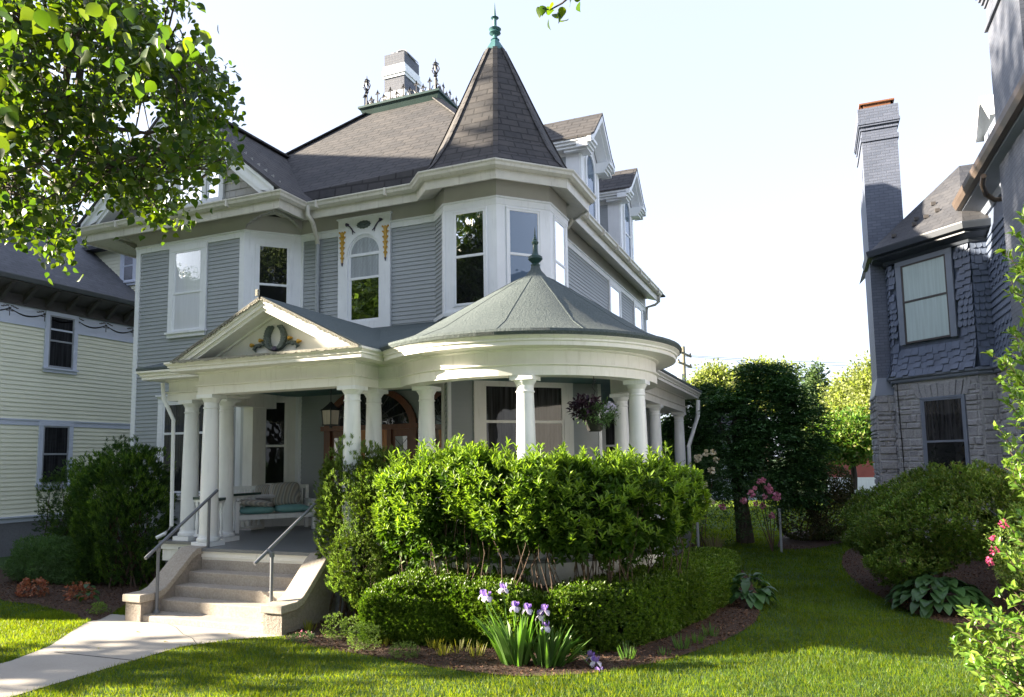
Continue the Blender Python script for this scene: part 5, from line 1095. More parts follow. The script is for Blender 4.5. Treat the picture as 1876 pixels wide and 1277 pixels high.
# ============================================================ STONE HOUSE ON THE RIGHT
RH = thing('stone_house', 'blue-grey shingled house on a rough stone ground floor with tall brick chimney', 'house', (6, 19, 0))
Ap = np.array([1.953, 20.0]); Bp = np.array([3.45, 18.50]); XW = 3.79; Cp = np.array([XW, 18.50]); Zb, Ze = 4.12, 7.05
A0 = np.array([1.953, 20.9])
body = [(XW, -2), (XW, 18.5), tuple(Bp), tuple(Ap), tuple(A0), (3.5, 22.5), (3.5, 27), (14, 27), (14, -2)]
c = MB(); c.prism([(3.83, 2), (3.83, 18.54), (3.47, 18.54), (1.99, 20.02), (1.99, 20.9), (3.5, 22.5), (3.5, 27), (14, 27), (14, 2)][::-1], 0, Ze); obj('wall', c, M['fancy'], RH)
FF1 = Fr(Ap, Bp); FF2 = Fr(Bp, Cp); FF3 = Fr(Cp, (XW, 3.0)); FF0 = Fr(A0, Ap)
random.seed(9)
def stones(fr, u0, u1, z0, z1, holes=(), name='stonework'):
    mb = MB(); z = z0
    while z < z1-.03:
        h = min(random.choice((.09, .12, .15, .19, .23)), z1-z); h = h if z1-z-h > .05 else z1-z; u = u0-random.uniform(0, .2)
        while u < u1:
            w = random.uniform(.16, .52); a, b = max(u, u0), min(u+w, u1); u += w
            if b-a < .04: continue
            if any(a < H1 and b > H0 and z < V1 and z+h > V0 for H0, H1, V0, V1 in holes):
                H0, H1, V0, V1 = [q for q in holes if a < q[1] and b > q[0]][0]
                if a < H0-.05: b = H0
                elif b > H1+.05: a = H1
                else: continue
            o = random.uniform(.02, .055); g_ = .009; e = .025; jj = lambda: random.uniform(-.008, .008)
            vs = [fr.p(uu, 0, zz) for uu, zz in ((a+g_, z+g_), (b-g_, z+g_), (b-g_, z+h-g_), (a+g_, z+h-g_))]; mid = [fr.p(uu+jj(), o*.55, zz+jj()) for uu, zz in ((a+g_+.004, z+g_+.004), (b-g_-.004, z+g_+.004), (b-g_-.004, z+h-g_-.004), (a+g_+.004, z+h-g_-.004))]
            top = [fr.p(uu, o+random.uniform(-.008, .012), zz) for uu, zz in ((a+e+.01, z+e+.005), (b-e-.01, z+e+.005), (b-e-.01, z+h-e-.005), (a+e+.01, z+h-e-.005))]
            mb.add(vs+mid+top, [(8, 9, 10, 11)]+[(i, (i+1) % 4, 4+(i+1) % 4, 4+i) for i in range(4)]+[(4+i, 4+(i+1) % 4, 8+(i+1) % 4, 8+i) for i in range(4)])
        z += h
    return obj(name, mb, M['stone'], RH)
M['mortar'] = rockmat('mortar', (0.32, 0.32, 0.33), (0.5, 0.5, 0.5), (0.4, 0.4, 0.41), 5, .4)
mo = MB(); mo.lbox(FF1, 0, FF1.L, 0, .012, 0, Zb-.1); mo.lbox(FF2, 0, FF2.L, 0, .012, 0, Zb-.1); mo.lbox(FF3, 0, 9, 0, .012, 0, Zb-.1); mo.lbox(FF0, 0, FF0.L, 0, .012, 0, Zb-.1); obj('mortar', mo, M['mortar'], RH)
u0, zt = FF1.u(1688, 735); u1, _ = FF1.u(1768, 727); zbt = 1.75; zt = 3.58
stones(FF1, 0, FF1.L, 0, Zb-.12, [(u0-.02, u1+.02, zbt-.1, zt+.02), (u0-.12, u1+.12, zt, zt+.34)]); stones(FF2, 0, FF2.L, 0, Zb-.12); stones(FF3, 0, 6.5, 0, Zb-.12); stones(FF0, 0, FF0.L, 0, Zb-.12)
vou = MB(); k = 9
for i in range(k):
    a0 = -.10+(u1-u0+.20)*i/k; a1 = -.10+(u1-u0+.20)*(i+1)/k; c_ = (u1-u0)/2; s_ = 1.0; t0 = c_+(a0-c_)*1.14; t1 = c_+(a1-c_)*1.14
    vou.lprism(FF1, [(u0+a0+.008, zt+.02), (u0+a1-.008, zt+.02), (u0+t1-.008, zt+.32+random.uniform(-.03, .03)), (u0+t0+.008, zt+.32)], .0, random.uniform(.045, .07))
obj('stone_lintel', vou, M['stone'], RH)
window(FF1, u0+.05, u1-.03, zbt, zt-.03, 2.55, cas=.05, pane='pane_curtain', parent=RH, trim=M['bluetrim'], cap=False, sill=False, pane2='pane_dark')
# belt, shingle courses
belt = [(0, Zb-.12), (.07, Zb-.12), (.09, Zb-.09), (.09, Zb-.05), (.14, Zb-.02), (.14, Zb+.03), (0, Zb+.05)]
RP = [tuple(A0), tuple(Ap), tuple(Bp), tuple(Cp), (XW, 3)]
obj('belt_course', MB().sweep(RP[:3]+[(Cp[0]-.0, Cp[1]), (XW, 3)], belt), M['bluetrim'], RH)
def shingles(fr, u0, u1, z0, z1, holes=(), flare=0.0):
    mb = MB(); r = 0; z = z0; ex = .155
    while z < z1-.02:
        band_ = int((z-z0)/.78); u = u0-(.11 if r % 2 else 0)-random.uniform(0, .04); wd = .17 if band_ % 2 == 0 else .11
        while u < u1:
            w = wd*random.uniform(.85, 1.15); a, b = max(u, u0)+.003, min(u+w, u1)-.003; u += w
            if b-a < .02: continue
            if any(a < H1 and b > H0 and z < V1 and z+ex > V0 for H0, H1, V0, V1 in holes): continue
            dz = (.045 if (int(u/wd) % 2) else 0) if band_ % 2 == 0 else 0; zz = z-dz; o = .042; fl_ = flare*max(0, (z0+.62-z)/.62)**2; fl2 = flare*max(0, (z0+.62-z-ex)/.62)**2
            if band_ % 2 == 1:
                mm = (a+b)/2; q = [(a, z+.035), (a+.02, z+.008), (mm, z-.008), (b-.02, z+.008), (b, z+.035), (b, z+ex+.02), (a, z+ex+.02)]
            else: q = [(a, zz), (b, zz), (b, z+ex+.02), (a, z+ex+.02)]
            n_ = len(q); f_ = [fr.p(uu, (o if k_ < n_-2 else .008)+(fl_ if k_ < n_-2 else fl2), v_) for k_, (uu, v_) in enumerate(q)]; b_ = [fr.p(uu, (o-.02 if k_ < n_-2 else .004)+(fl_ if k_ < n_-2 else fl2), v_) for k_, (uu, v_) in enumerate(q)]
            mb.add(f_+b_, [tuple(range(n_))]+[(i, n_+i, n_+(i+1) % n_, (i+1) % n_) for i in range(n_)])
        z += ex; r += 1
    return obj('shingle_courses', mb, M['fancy'], RH)
a0_, z1_ = FF1.u(1660, 482); a1_, _ = FF1.u(1741, 458); zw0, zw1 = 4.93, 6.86
a0_ = .33; a1_ = 1.62
shingles(FF1, 0, FF1.L, Zb+.05, Ze-.03, [(a0_-.1, a1_+.1, zw0-.12, zw1+.1)], .13); shingles(FF2, 0, FF2.L, Zb+.05, Ze-.03, flare=.13); shingles(FF3, 0, 8, Zb+.05, Ze-.03, flare=.1); shingles(FF0, 0, FF0.L, Zb+.05, Ze-.03, flare=.13)
window(FF1, a0_+.06, a1_-.06, zw0, zw1-.02, 5.92, cas=.15, pane='pane_shutter', parent=RH, trim=M['bluetrim'], cap=False, sill=False, sashm=M['darktrim'])
# bay eave, roof
M['bayeave'] = paint('dark_blue_eave', (0.032, 0.04, 0.055), 0.5, 0.15)
ev = [(0, Ze-.12), (.06, Ze-.1), (.10, Ze-.02), (.34, Ze+.05), (.34, Ze+.10), (.38, Ze+.12), (.38, Ze+.26), (.30, Ze+.26), (0, Ze+.2)]
obj('bay_eave', MB().sweep([(1.953, 21.3), tuple(Ap), tuple(Bp), (XW+.3, 18.5)], ev), M['bayeave'], RH)
obj('bay_gutter', MB().sweep([(1.953, 21.3), tuple(Ap), tuple(Bp), (XW+.1, 18.5)], [(.38, Ze+.10), (.45, Ze+.12), (.48, Ze+.24), (.48, Ze+.27), (.38, Ze+.27)]), M['bayeave'], RH)
ap = atY(1757, 304, 20.6); zr_ = Ze+.24; e_ = .44
R0 = (1.953-e_, 21.4, zr_); R1 = (Ap[0]-e_, Ap[1]-e_*.41, zr_); R2 = (Bp[0]-e_*.41, Bp[1]-e_, zr_); R3 = (XW+.6, Bp[1]-e_, zr_); Tp = tuple(ap); Tq = (7, ap[1], ap[2]+.02); Tr = (7, 24, ap[2]); Ts = (ap[0], 22.4, ap[2])
obj('bay_roof', MB().add([R0, R1, R2, R3, Tp, Tq, Tr, Ts, (R0[0], 23.5, zr_)], [(0, 1, 4, 7), (1, 2, 4), (2, 3, 5, 4), (4, 5, 6, 7), (8, 0, 7)]), M['slate'], RH, uv=True)
sg_ = MB()
for (s_, t_) in ((.2, .12), (.36, .28), (.52, .26), (.40, .20), (.66, .3), (.5, .44)):
    p = np.array(R1)*(1-s_)+np.array(R2)*s_; p = p*(1-t_)+np.array(Tp)*t_; sg_.box(p[0]-.05, p[1]-.03, p[2]+.01, p[0]+.05, p[1]+.03, p[2]+.09); obj('snow_guard', sg_, M['darktrim'], RH); sg_ = MB()
# tall chimney beside the bay
k0 = ray(1607, 690); ck = MB(); cx0_, cx1_, cy0_, cy1_ = 1.42, 2.20, 20.35, 22.1
cx0_ = atY(1601, 600, 20.35)[0]; cx1_ = atY(1650, 330, 20.35)[0]
obj('chimney', ck.box(cx0_, cy0_, 3.6, cx1_, cy1_, 11.14), M['brickg'], RH, uv=True)
cb_ = MB()
for z0, z1, o in ((10.36, 10.48, .03), (10.66, 10.71, .03), (10.76, 10.81, .06), (10.81, 10.88, .08), (10.88, 11.24, .06)): cb_.box(cx0_-o, cy0_-o, z0, cx1_+o, cy1_+o, z1)
obj('chimney_crown', cb_, M['brickg'], RH, uv=True)
cc_ = MB()
for x in (cx0_+.05, cx1_-.09): cc_.box(x, cy0_+.15, 11.24, x+.04, cy1_-.15, 11.42)
cc_.box(cx0_+.05, cy0_+.15, 11.24, cx1_-.05, cy0_+.19, 11.42); cc_.box(cx0_+.0, cy0_+.1, 11.42, cx1_, cy1_-.1, 11.46); obj('chimney_cap', cc_, M['rust'], RH)
cs = MB(); cs.box(cx0_-.06, cy0_-.06, 0, cx1_+.05, cy1_+.05, 3.85); obj('chimney_base', cs, M['mortar'], RH)
stones(Fr((cx0_-.06, cy0_-.06), (cx1_+.05, cy0_-.06)), 0, cx1_-cx0_+.11, 0, 3.75); stones(Fr((cx0_-.06, cy1_), (cx0_-.06, cy0_-.06)), 0, 1.8, 0, 3.75)
obj('stone_cap', MB().add([(cx0_-.09, cy0_-.09, 3.75), (cx1_+.05, cy0_-.09, 3.75), (cx1_+.05, cy1_, 3.75), (cx0_-.09, cy1_, 3.75), (cx0_, cy0_, 4.2), (cx1_, cy0_, 4.2), (cx1_, cy1_, 4.2), (cx0_, cy1_, 4.2)], [(0, 1, 5, 4), (1, 2, 6, 5), (2, 3, 7, 6), (3, 0, 4, 7), (3, 2, 1, 0)]), M['bluetrim'], RH)
obj('cable', MB().tube([(Ap[0]+.02, Ap[1]-.1, Zb-.1), (Ap[0]+.03, Ap[1]-.13, 3.0), (Ap[0]+.05, Ap[1]-.11, 2.2), (Ap[0]+.05, Ap[1]-.12, 1)], .012, 5), M['black'], RH)
# main roof eave over the west wall, gutter and downspout, near chimney
Zm = 7.72; pth = [(XW, 18.6), (XW, 3)]
Fw = [(XW, 18.62), (XW, 3)]
obj('main_eave', MB().sweep([(x, y) for x, y in Fw], [(0, Ze-.05), (.0, Zm), (-.3, Zm+.2), (-.3, Ze-.05)]), M['fancy'], RH)
obj('main_cornice', MB().sweep(Fw, [(0, Zm-.25), (.05, Zm-.25), (.10, Zm-.12), (.42, Zm-.02), (.46, Zm+.14), (0, Zm+.2)]), M['bluetrim'], RH)
obj('main_gutter', MB().sweep(Fw, [(.44, Zm+.0), (.53, Zm+.02), (.58, Zm+.11), (.60, Zm+.2), (.57, Zm+.2), (.5, Zm+.1), (.45, Zm+.1)]), M['copperpipe'], RH)
obj('main_roof', MB().add([(XW-.5, 19.1, Zm+.16), (XW-.5, 3, Zm+.16), (8, 3, 9.6), (8, 19.1, 9.6)], [(0, 3, 2, 1), (0, 1, 2, 3)]), M['slate'], RH, uv=True)
obj('gable_end', MB().add([(XW, 18.9, Ze), (8, 18.9, Ze), (8, 18.9, 9.5), (XW, 18.9, Zm+.2)], [(0, 1, 2, 3), (3, 2, 1, 0)]), M['fancy'], RH)
gp_ = [atX(1802, 322, XW-.5), atX(1800, 338, XW-.46), atX(1806, 356, XW-.35), atX(1822, 366, XW-.2), atX(1842, 364, XW-.02)]
obj('downspout', MB().tube(gp_, .05, 8), M['copperpipe'], RH, smooth=True)
yn0 = atX(1812, 120, XW)[1]; yn1 = yn0-2.2
nb = MB(); yA_ = atX(1826, 210, XW-.25)[1]; nb.box(XW-.28, yA_-2.1, 2, XW+1.2, yA_, 13.5); nc = obj('near_chimney', nb, M['brickb'], RH, uv=True)
q = atX(1808, 10, XW-.3)[2]
nb = MB()
for k in range(5): nb.box(XW-.31-.035*k, yA_-2.2, q+.05+.09*k, XW+1.25, yA_+.03+.035*k, q+.14+.09*k)
nb.box(XW-.33, yA_-2.15, q-.42, XW+1.2, yA_+.05, q-.36); obj('chimney_corbel', nb, M['brickb'], nc, uv=True)
yd = atX(1812, 260, XW)[1]; db = MB(); db.box(XW-.1, yd-1.2, 8.2, XW+2, yd-.1, 8.95); do_ = obj('roof_dormer', db, M['bluetrim'], RH)
obj('roof_dormer_roof', MB().add([(XW-.25, yd+.05, 8.9), (XW-.25, yd-.65, 9.6), (XW+2, yd-.65, 9.6), (XW+2, yd+.05, 8.9), (XW-.25, yd-1.35, 8.9), (XW+2, yd-1.35, 8.9), (XW-.25, yd+.05, 8.8), (XW-.25, yd-.65, 9.5), (XW-.25, yd-1.35, 8.8)], [(0, 3, 2, 1), (1, 2, 5, 4), (0, 1, 7, 6), (1, 4, 8, 7)]), M['trim'], do_)

# ============================================================ PLANTS
FD_ = lambda p: float(np.dot(np.asarray(p, float)-np.array([0, 0, H]), fw))   # depth along the view
def ell(px, py, Y, rpx, rpy, ry=None):
    c = atY(px, py, Y); k = FD_(c)/F_PX; return (c[0], c[1], c[2], rpx*k, ry or rpx*k, rpy*k)
def gz(px, py): p = atZ(px, py); return p
# -- yews beside the steps and left of them
E1 = [ell(205, 900, 10.7, 58, 75), ell(245, 960, 10.5, 62, 100), ell(200, 1000, 10.5, 55, 80), ell(255, 880, 10.7, 45, 60), ell(170, 930, 10.9, 35, 70)]
def yewcloud(E, n, tipn, L=.055):
    P, D = shell(E, n, .7, .24, .05); a = rosettes(P, nrm(D+np.array([0, 0, .35])+rvec(len(P))*.3), 8, L, .16, 'dia', .55)
    P, D = shell(E, tipn, .93, .26, .1); b = rosettes(P+D*.03, nrm(D*.6+np.array([0, 0, 1])), 7, L*1.15, .2, 'dia', .5); return a, b
def yew(E, n, tipn, label, loc, m1, m2, L=.055, group=None):
    a, b = yewcloud(E, n, tipn, L); t = thing('yew_bush', label, 'bush', loc, group); np_obj('foliage', *a, m1, t); np_obj('new_shoots', *b, m2, t)
    obj('stem', interior_stems(E, (loc[0], loc[1], 0), 30, .018, .006), M['stem'], t, smooth=True)
yew(E1, 5200, 3000, 'large dark green upright yew left of the steps, in front of the first columns', (E1[1][0], E1[1][1], 0), M['yewdark'], M['yew'], .078)
E2 = [ell(125, 930, 12.6, 40, 75), ell(140, 990, 12.3, 42, 60)]
yew(E2, 2200, 1100, 'mid green yew squeezed between the clipped round bush and the large yew', (E2[0][0], E2[0][1], 0), M['yewdark'], M['yew'], .06)
E3 = [ell(85, 920, 14.2, 42, 58), ell(75, 965, 14.2, 30, 40)]
P, D = shell(E3, 9000, .88, .05); V, F = leaves(P, nrm(D+rvec(len(P))*.7), rvec(len(P)), .06, .022); shrub('clipped_bush', 'dark clipped round bush against the cream house foundation', 'bush', (E3[0][0], E3[0][1], 0), (V, F), M['yewdark'], interior_stems(E3, (E3[0][0], E3[0][1], 0), 14, .015, .006))
E4 = [ell(645, 885, 9.55, 52, 62), ell(640, 960, 9.3, 52, 75), ell(660, 1030, 9.0, 48, 62), ell(700, 880, 9.6, 55, 52), ell(695, 960, 9.4, 58, 85), ell(622, 900, 9.3, 30, 60), ell(672, 1075, 8.9, 36, 38), ell(720, 1020, 9.2, 40, 55)]
yew(E4, 6500, 2600, 'loose yellow-green yew right of the steps, hiding the second handrail', (E4[1][0], E4[1][1], 0), M['yew2'], M['sedum'], .052)
# -- tall broad-leaved shrubs round the porch (four plants of one hedge)
def E_(lst): return [ell(*q) for q in lst]
VP = [(atY(x, 900, Y), zt) for x, Y, zt in ((735, 9.0, 2.12), (770, 8.9, 2.26), (830, 8.8, 2.40), (890, 8.8, 2.34), (945, 8.8, 2.22), (1010, 8.9, 2.30), (1070, 9.1, 2.24), (1120, 9.4, 2.20), (1165, 9.75, 2.20), (1200, 10.15, 2.12), (1222, 10.6, 2.02))]
def viburnum(i0, i1, n, label, low=9):
    seg = [VP[i] for i in range(i0, i1+1)]; path = [q[0] for q in seg]; zt = [q[1] for q in seg]; mid = path[len(path)//2]
    for q in (0, -1):                          # neighbours grow into each other
        o = 1 if q == 0 else -2; dv = nrm((path[q]-path[o])[:2])*.22; path[q] = path[q]+np.array([dv[0], dv[1], 0])
    def gaps(P, D, thr): k = (nz(P[:, :2]*1.0+P[:, 2:3]*.8, 5.2, 2.2)+.7*nz(P[:, [0, 2]], 9.0, .7)) > thr; return P[k], D[k]
    P, D = gaps(*pathshell(path, 1.12, zt, .50, n, .60, .24, .8), -.55); a = rosettes(P, nrm(D*.7+np.array([0, 0, .5])+rvec(len(P))*.55), 7, .105, .42, 'oval', 1.1)
    P2, D2 = gaps(*pathshell(path, 1.15, np.array(zt)-.1, .40, n//4, .2, .1, .8), -.5); f_ = rosettes(P2, nrm(D2+rvec(len(P2))), 6, .10, .45, 'dia', 1.1)
    P3, D3 = pathshell(path, .85, 1.4, .36, n//low, .3, .2, .9); f3 = rosettes(P3, nrm(D3+rvec(len(P3))+np.array([0, 0, .5])), 6, .095, .42, 'oval', 1.0)
    Pt, Dt = gaps(*pathshell(path, 1.1, np.array(zt)+.03, .52, int(n*.6), .93, .25, .8), -.5); k = Dt[:, 2] > -.35; Pt, Dt = Pt[k], Dt[k]
    b = rosettes(Pt+Dt*.03, nrm(Dt*.55+np.array([0, 0, .95])+rvec(len(Pt))*.25), 6, .10, .34, 'oval', .85)
    St, Ds = pathshell(path, 1.5, zt, .42, 90, .96, .15, .6); St = St[Ds[:, 2] > .55]; sp = []; sb = MB()
    for q in St:
        tip = q+np.array([random.gauss(0, .05), random.gauss(0, .05), random.uniform(.05, .26)]); sb.tube([q-np.array([0, 0, .25]), tip], [.005, .003], 4, caps=False)
        for s in (.0, .5, 1.0): sp.append(q+(tip-q)*s)
    sp = np.array(sp); c_ = rosettes(sp, nrm(np.array([0, 0, 1.0])+rvec(len(sp))*.3), 6, .10, .33, 'oval', .85)
    t = thing('viburnum_shrub', label, 'shrub', (mid[0], mid[1], 0), 'tall shrubs in front of the round porch')
    np_obj('foliage', *join([a, f_, f3]), M['hyd'], t); np_obj('new_shoots', *join([b, c_]), M['hydtip'], t)
    Pq, _ = pathshell(path, 1.1, zt, .42, 30, .5, .1); bs_ = []
    for q in Pq: w_ = np.array(path)[np.argmin([np.linalg.norm(q[:2]-p[:2]) for p in path])]; bs_.append(np.array([q[0]*.45+w_[0]*.55, q[1]*.35+w_[1]*.65, 0]))
    st = stems_mb(bs_, Pq, .010, .004, .08); st.v += []; obj('stem', st, M['stem'], t, smooth=True); obj('sprig', sb, M['iris'], t)
viburnum(0, 3, 1500, 'leftmost and most sunlit tall leafy shrub in front of the porch, beside the yew')
viburnum(3, 5, 1100, 'tall leafy shrub in front of the single porch column, above the iris clump', 60)
viburnum(5, 7, 1050, 'tall leafy shrub below the hanging basket, third along the porch', 40)
viburnum(7, 10, 1150, 'rightmost tall leafy shrub, wrapping the right end of the round porch')
# -- low clipped box hedges
def hedge(base_px, inset, zt, n, label, L=.037, lump=.12, rw=.38, pw=.55):
    cen = np.array([-4.6, 11.6]); path = []
    for (x, y) in base_px: p = gz(x, y)[:2]; path.append(p+nrm(cen-p)*inset)
    path = [np.array(q) for q in curve(path, 4, False)]; mid = path[len(path)//2]; ztl = np.interp(np.linspace(0, 1, len(path)), np.linspace(0, 1, len(zt)), zt)
    P, D = pathshell(path, -.05, ztl, rw, n, .90, lump, pw); P = P[P[:, 2] > .04] if False else P
    V1 = rosettes(P, nrm(D+rvec(len(P))*.55+np.array([0, 0, .35])), 6, L*1.2, .55, 'dia', .95)
    Pl, Dl = pathshell(path, 0, ztl+.03, rw+.02, n//9, .99, lump, pw); V2 = rosettes(Pl+Dl*.02, nrm(Dl+np.array([0, 0, .8])), 5, L*1.3, .5, 'dia', .6)
    t = thing('box_hedge', label, 'hedge', (mid[0], mid[1], 0), 'low clipped hedges along the bed'); np_obj('foliage', *join([V1, V2]), M['box'], t)
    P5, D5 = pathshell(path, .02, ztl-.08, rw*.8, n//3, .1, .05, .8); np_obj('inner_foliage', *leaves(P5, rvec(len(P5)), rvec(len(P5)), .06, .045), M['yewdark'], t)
    Pq, _ = pathshell(path, .1, ztl-.1, rw*.7, 24, .4); obj('stem', stems_mb([np.array([q[0]*.9+mid[0]*.1, q[1]*.9+mid[1]*.1, 0]) for q in Pq], Pq, .01, .004), M['stem'], t)
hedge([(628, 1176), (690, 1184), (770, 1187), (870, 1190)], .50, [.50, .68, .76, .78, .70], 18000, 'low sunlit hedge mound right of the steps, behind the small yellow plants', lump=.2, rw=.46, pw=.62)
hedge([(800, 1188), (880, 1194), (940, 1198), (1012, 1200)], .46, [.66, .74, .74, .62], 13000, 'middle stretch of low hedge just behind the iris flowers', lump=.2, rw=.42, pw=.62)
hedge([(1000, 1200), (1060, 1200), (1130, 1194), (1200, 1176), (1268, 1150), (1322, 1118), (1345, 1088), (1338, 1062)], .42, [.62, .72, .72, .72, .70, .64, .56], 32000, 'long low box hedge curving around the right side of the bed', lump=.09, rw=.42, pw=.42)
# -- iris clumps with flowers
def blade(mb_v, base, d, L, w, bend):
    pts = []; d = nrm(np.array(d, float)); side = nrm(np.cross(d, [0, 0, 1.0])+1e-6); side = nrm(side*.6+rvec(1)[0]*.5); side = nrm(side-d*np.dot(side, d))
    vs = []; n = 6; p = np.array(base, float); dd = d.copy()
    for i in range(n+1):
        s = i/n; ww = w*(1-.15*s) if s < .6 else w*(.91*(1-(s-.6)/.4)**.8+.02); vs += [p-side*ww/2, p+side*ww/2]; p = p+dd*L/n; dd = nrm(dd+np.array([d[0]*bend, d[1]*bend, -bend*.9])*(s)**1.5)
    k = len(mb_v[0]); mb_v[0].extend(vs); mb_v[1].extend([(k+2*i, k+2*i+1, k+2*i+3, k+2*i+2) for i in range(n)])
def iris_clump(label, cx_, cy_, n, hmax, lean, flowers, spread=.16):
    t = thing('iris_clump', label, 'iris', (cx_, cy_, 0), 'iris clumps'); mv = ([], [])
    for i in range(n):
        a = random.uniform(0, 2*math.pi); r = spread*math.sqrt(random.random()); b = (cx_+r*math.cos(a), cy_+r*math.sin(a)*.6, 0); L = hmax*random.uniform(.55, 1)
        d = (lean[0]+.85*math.cos(a)*random.random()+random.gauss(0, .1), lean[1]+.3*math.sin(a)*random.random()+random.gauss(0, .08), 1); blade(mv, b, d, L, random.uniform(.036, .058), random.uniform(.03, .45))
    np_obj('leaves', np.array(mv[0]), np.array(mv[1]), M['iris'], t)
    sm = MB(); pv_ = []; pw_ = []
    for (fx, fy, fz, vert) in flowers:
        base = np.array([cx_+random.uniform(-.1, .1), cy_+random.uniform(-.05, .05), 0]); top = np.array([fx, fy, fz]); mid = (base+top)/2+np.array([0, 0, .12 if not vert else 0]); sm.tube([base, mid, top-np.array([0, 0, .02])], [.007, .006, .005], 6)
        for k in range(3):
            a = k*2.094+random.random(); dr = np.array([math.cos(a), math.sin(a), 0])
            for j in range(3):   # standards: upright, ruffled
                d_ = nrm(dr*(.35+.25*j)+np.array([math.cos(a+1.6), math.sin(a+1.6), 0])*.3*(j-1)+np.array([0, 0, 1.1])); pv_.append((top+dr*.008, d_, nrm(dr+rvec(1)[0]*.3), .07, .052))
            a2 = a+1.05; dr2 = np.array([math.cos(a2), math.sin(a2), 0])
            for j in range(3):
                d_ = nrm(dr2+np.array([math.cos(a2+1.57), math.sin(a2+1.57), 0])*.35*(j-1)+np.array([0, 0, -.55-.2*j])); pw_.append((top+dr2*.01, d_, np.array([dr2[0], dr2[1], .5]), .075, .062))
        if random.random() < .7: sm.lathe([(.004, -.02), (.012, .0), (.010, .03), (.002, .05)], tuple(top+np.array([random.uniform(-.03, .03), 0, -.13])), 6)
    obj('flower_stalk', sm, M['iris'], t, smooth=True)
    for nm, lst, mt in (('flower_standard', pv_, M['p_violet']), ('flower_fall', pw_, M['p_white'])):
        for k in range(0, len(lst), 9): A = [np.array([q[i] for q in lst[k:k+9]]) for i in range(5)]; np_obj(nm, *leaves(A[0], A[1], A[2], A[3], A[4], 'oval'), mt, t)
def fp_(px, py, Y, v=True): p = atY(px, py, Y); return (p[0], p[1], p[2], v)
ia = gz(945, 1218); ib = gz(1005, 1222)
iris_clump('left iris clump with tall light green leaves and several lilac flowers above it', ia[0], ia[1], 50, .72, (-.22, 0), [fp_(893, 1093, ia[1]), fp_(923, 1078, ia[1]+.05), fp_(944, 1112, ia[1]), fp_(966, 1116, ia[1]), fp_(885, 1090, ia[1]+.1)])
iris_clump('right iris clump with grey-green leaves and stems of lilac flowers', ib[0], ib[1], 44, .58, (.1, 0), [fp_(998, 1118, ib[1]), fp_(1001, 1148, ib[1]), fp_(990, 1128, ib[1]+.05)])
ic = gz(1030, 1215)
iris_clump('flopped iris with drooping blue flowers lying at the lawn edge', ic[0], ic[1], 12, .45, (1.0, -.1), [fp_(1083, 1203, ic[1]-.05, False), fp_(1098, 1232, ic[1]-.15, False), fp_(1092, 1212, ic[1]-.1, False)], .08)
# -- small plants of the bed
def mound(name, label, cat, px, py, rpx, rpy, mat, n, L, Wr=.5, per=6, tpl='dia', group=None, up_=.5, dY=0):
    p = gz(px, py+rpy*.6); k = FD_(p)/F_PX; e = [(p[0], p[1]+rpx*k*.4, rpy*k*.8, rpx*k, rpx*k*.8, rpy*k*1.0)]
    V, F = cloud(e, n, per, L, Wr, L*.3, tpl, inner=.55, up_=up_, zmin=.015); t = thing(name, label, cat, (p[0], p[1], 0), group); np_obj('foliage', V, F, mat, t); return t
mound('sedum', 'pale green rounded plant nearest the right cheek wall of the steps', 'plant', 608, 1157, 25, 26, M['sedum'], 300, .018, group='small mounded plants in the mulch')
mound('sedum', 'pale green plant tucked behind two others, touching the low hedge', 'plant', 640, 1155, 22, 20, M['sedum'], 260, .018, group='small mounded plants in the mulch')
mound('sedum', 'largest pale green rounded plant at the lawn edge left of the bed', 'plant', 658, 1177, 33, 28, M['sedum'], 420, .018, group='small mounded plants in the mulch')
mound('sedum', 'flat pale green plant alone in the mulch at the lawn edge, below the hedge', 'plant', 735, 1199, 30, 16, M['sedum'], 300, .016, group='small mounded plants in the mulch')
def tuft(label, px, py, n, h, mat, name='young_shoots', cat='plant', w=.012, sp=.06, bend=.1, group='yellow shoots in the mulch'):
    p = gz(px, py); mv = ([], [])
    if w < .0125 and h < .2: n = int(n*1.7); h *= 1.3; sp *= 1.4
    for i in range(n):
        a = random.uniform(0, 6.28); r = sp*math.sqrt(random.random()); blade(mv, (p[0]+r*math.cos(a), p[1]+r*math.sin(a), 0), (.35*math.cos(a), .35*math.sin(a), 1), h*random.uniform(.6, 1.1), w, bend*random.random())
    t = thing(name, label, cat, (p[0], p[1], 0), group); np_obj('leaves', np.array(mv[0]), np.array(mv[1]), mat, t)
for (x, y, n, h, l) in ((566, 1156, 16, .13, 'yellow shoots against the right cheek wall of the steps'), (706, 1183, 12, .11, 'yellow shoots below the left hedge mound'), (742, 1178, 8, .10, 'thin yellow shoots second from the left under the hedge mound'), (798, 1188, 22, .12, 'pale yellow shoots, the bushier left one of two bright clumps'), (812, 1200, 22, .12, 'pale yellow bushy shoots closest to the lawn'), (842, 1196, 10, .13, 'yellow shoots with drooping tips between the bright clump and the iris'), (872, 1204, 12, .13, 'yellow shoots just left of the iris leaves'),
                      (1148, 1208, 22, .14, 'green-yellow tuft just right of the drooping iris'), (1215, 1200, 10, .08, 'tiny green tuft at the front of the shaded bed'), (1249, 1190, 22, .14, 'green-yellow tuft in the middle of the shaded bed'), (1280, 1178, 14, .13, 'green tuft near the curve of the shaded bed'), (1303, 1166, 16, .14, 'rightmost green tuft under the curved box hedge')):
    tuft(l, x, y, n, h, M['sprout'] if x < 1100 else M['iris'])
mound('groundcover', 'low plant with tiny pink flowers at the foot of the steps', 'plant', 545, 1172, 26, 8, M['sage'], 160, .018, group=None)
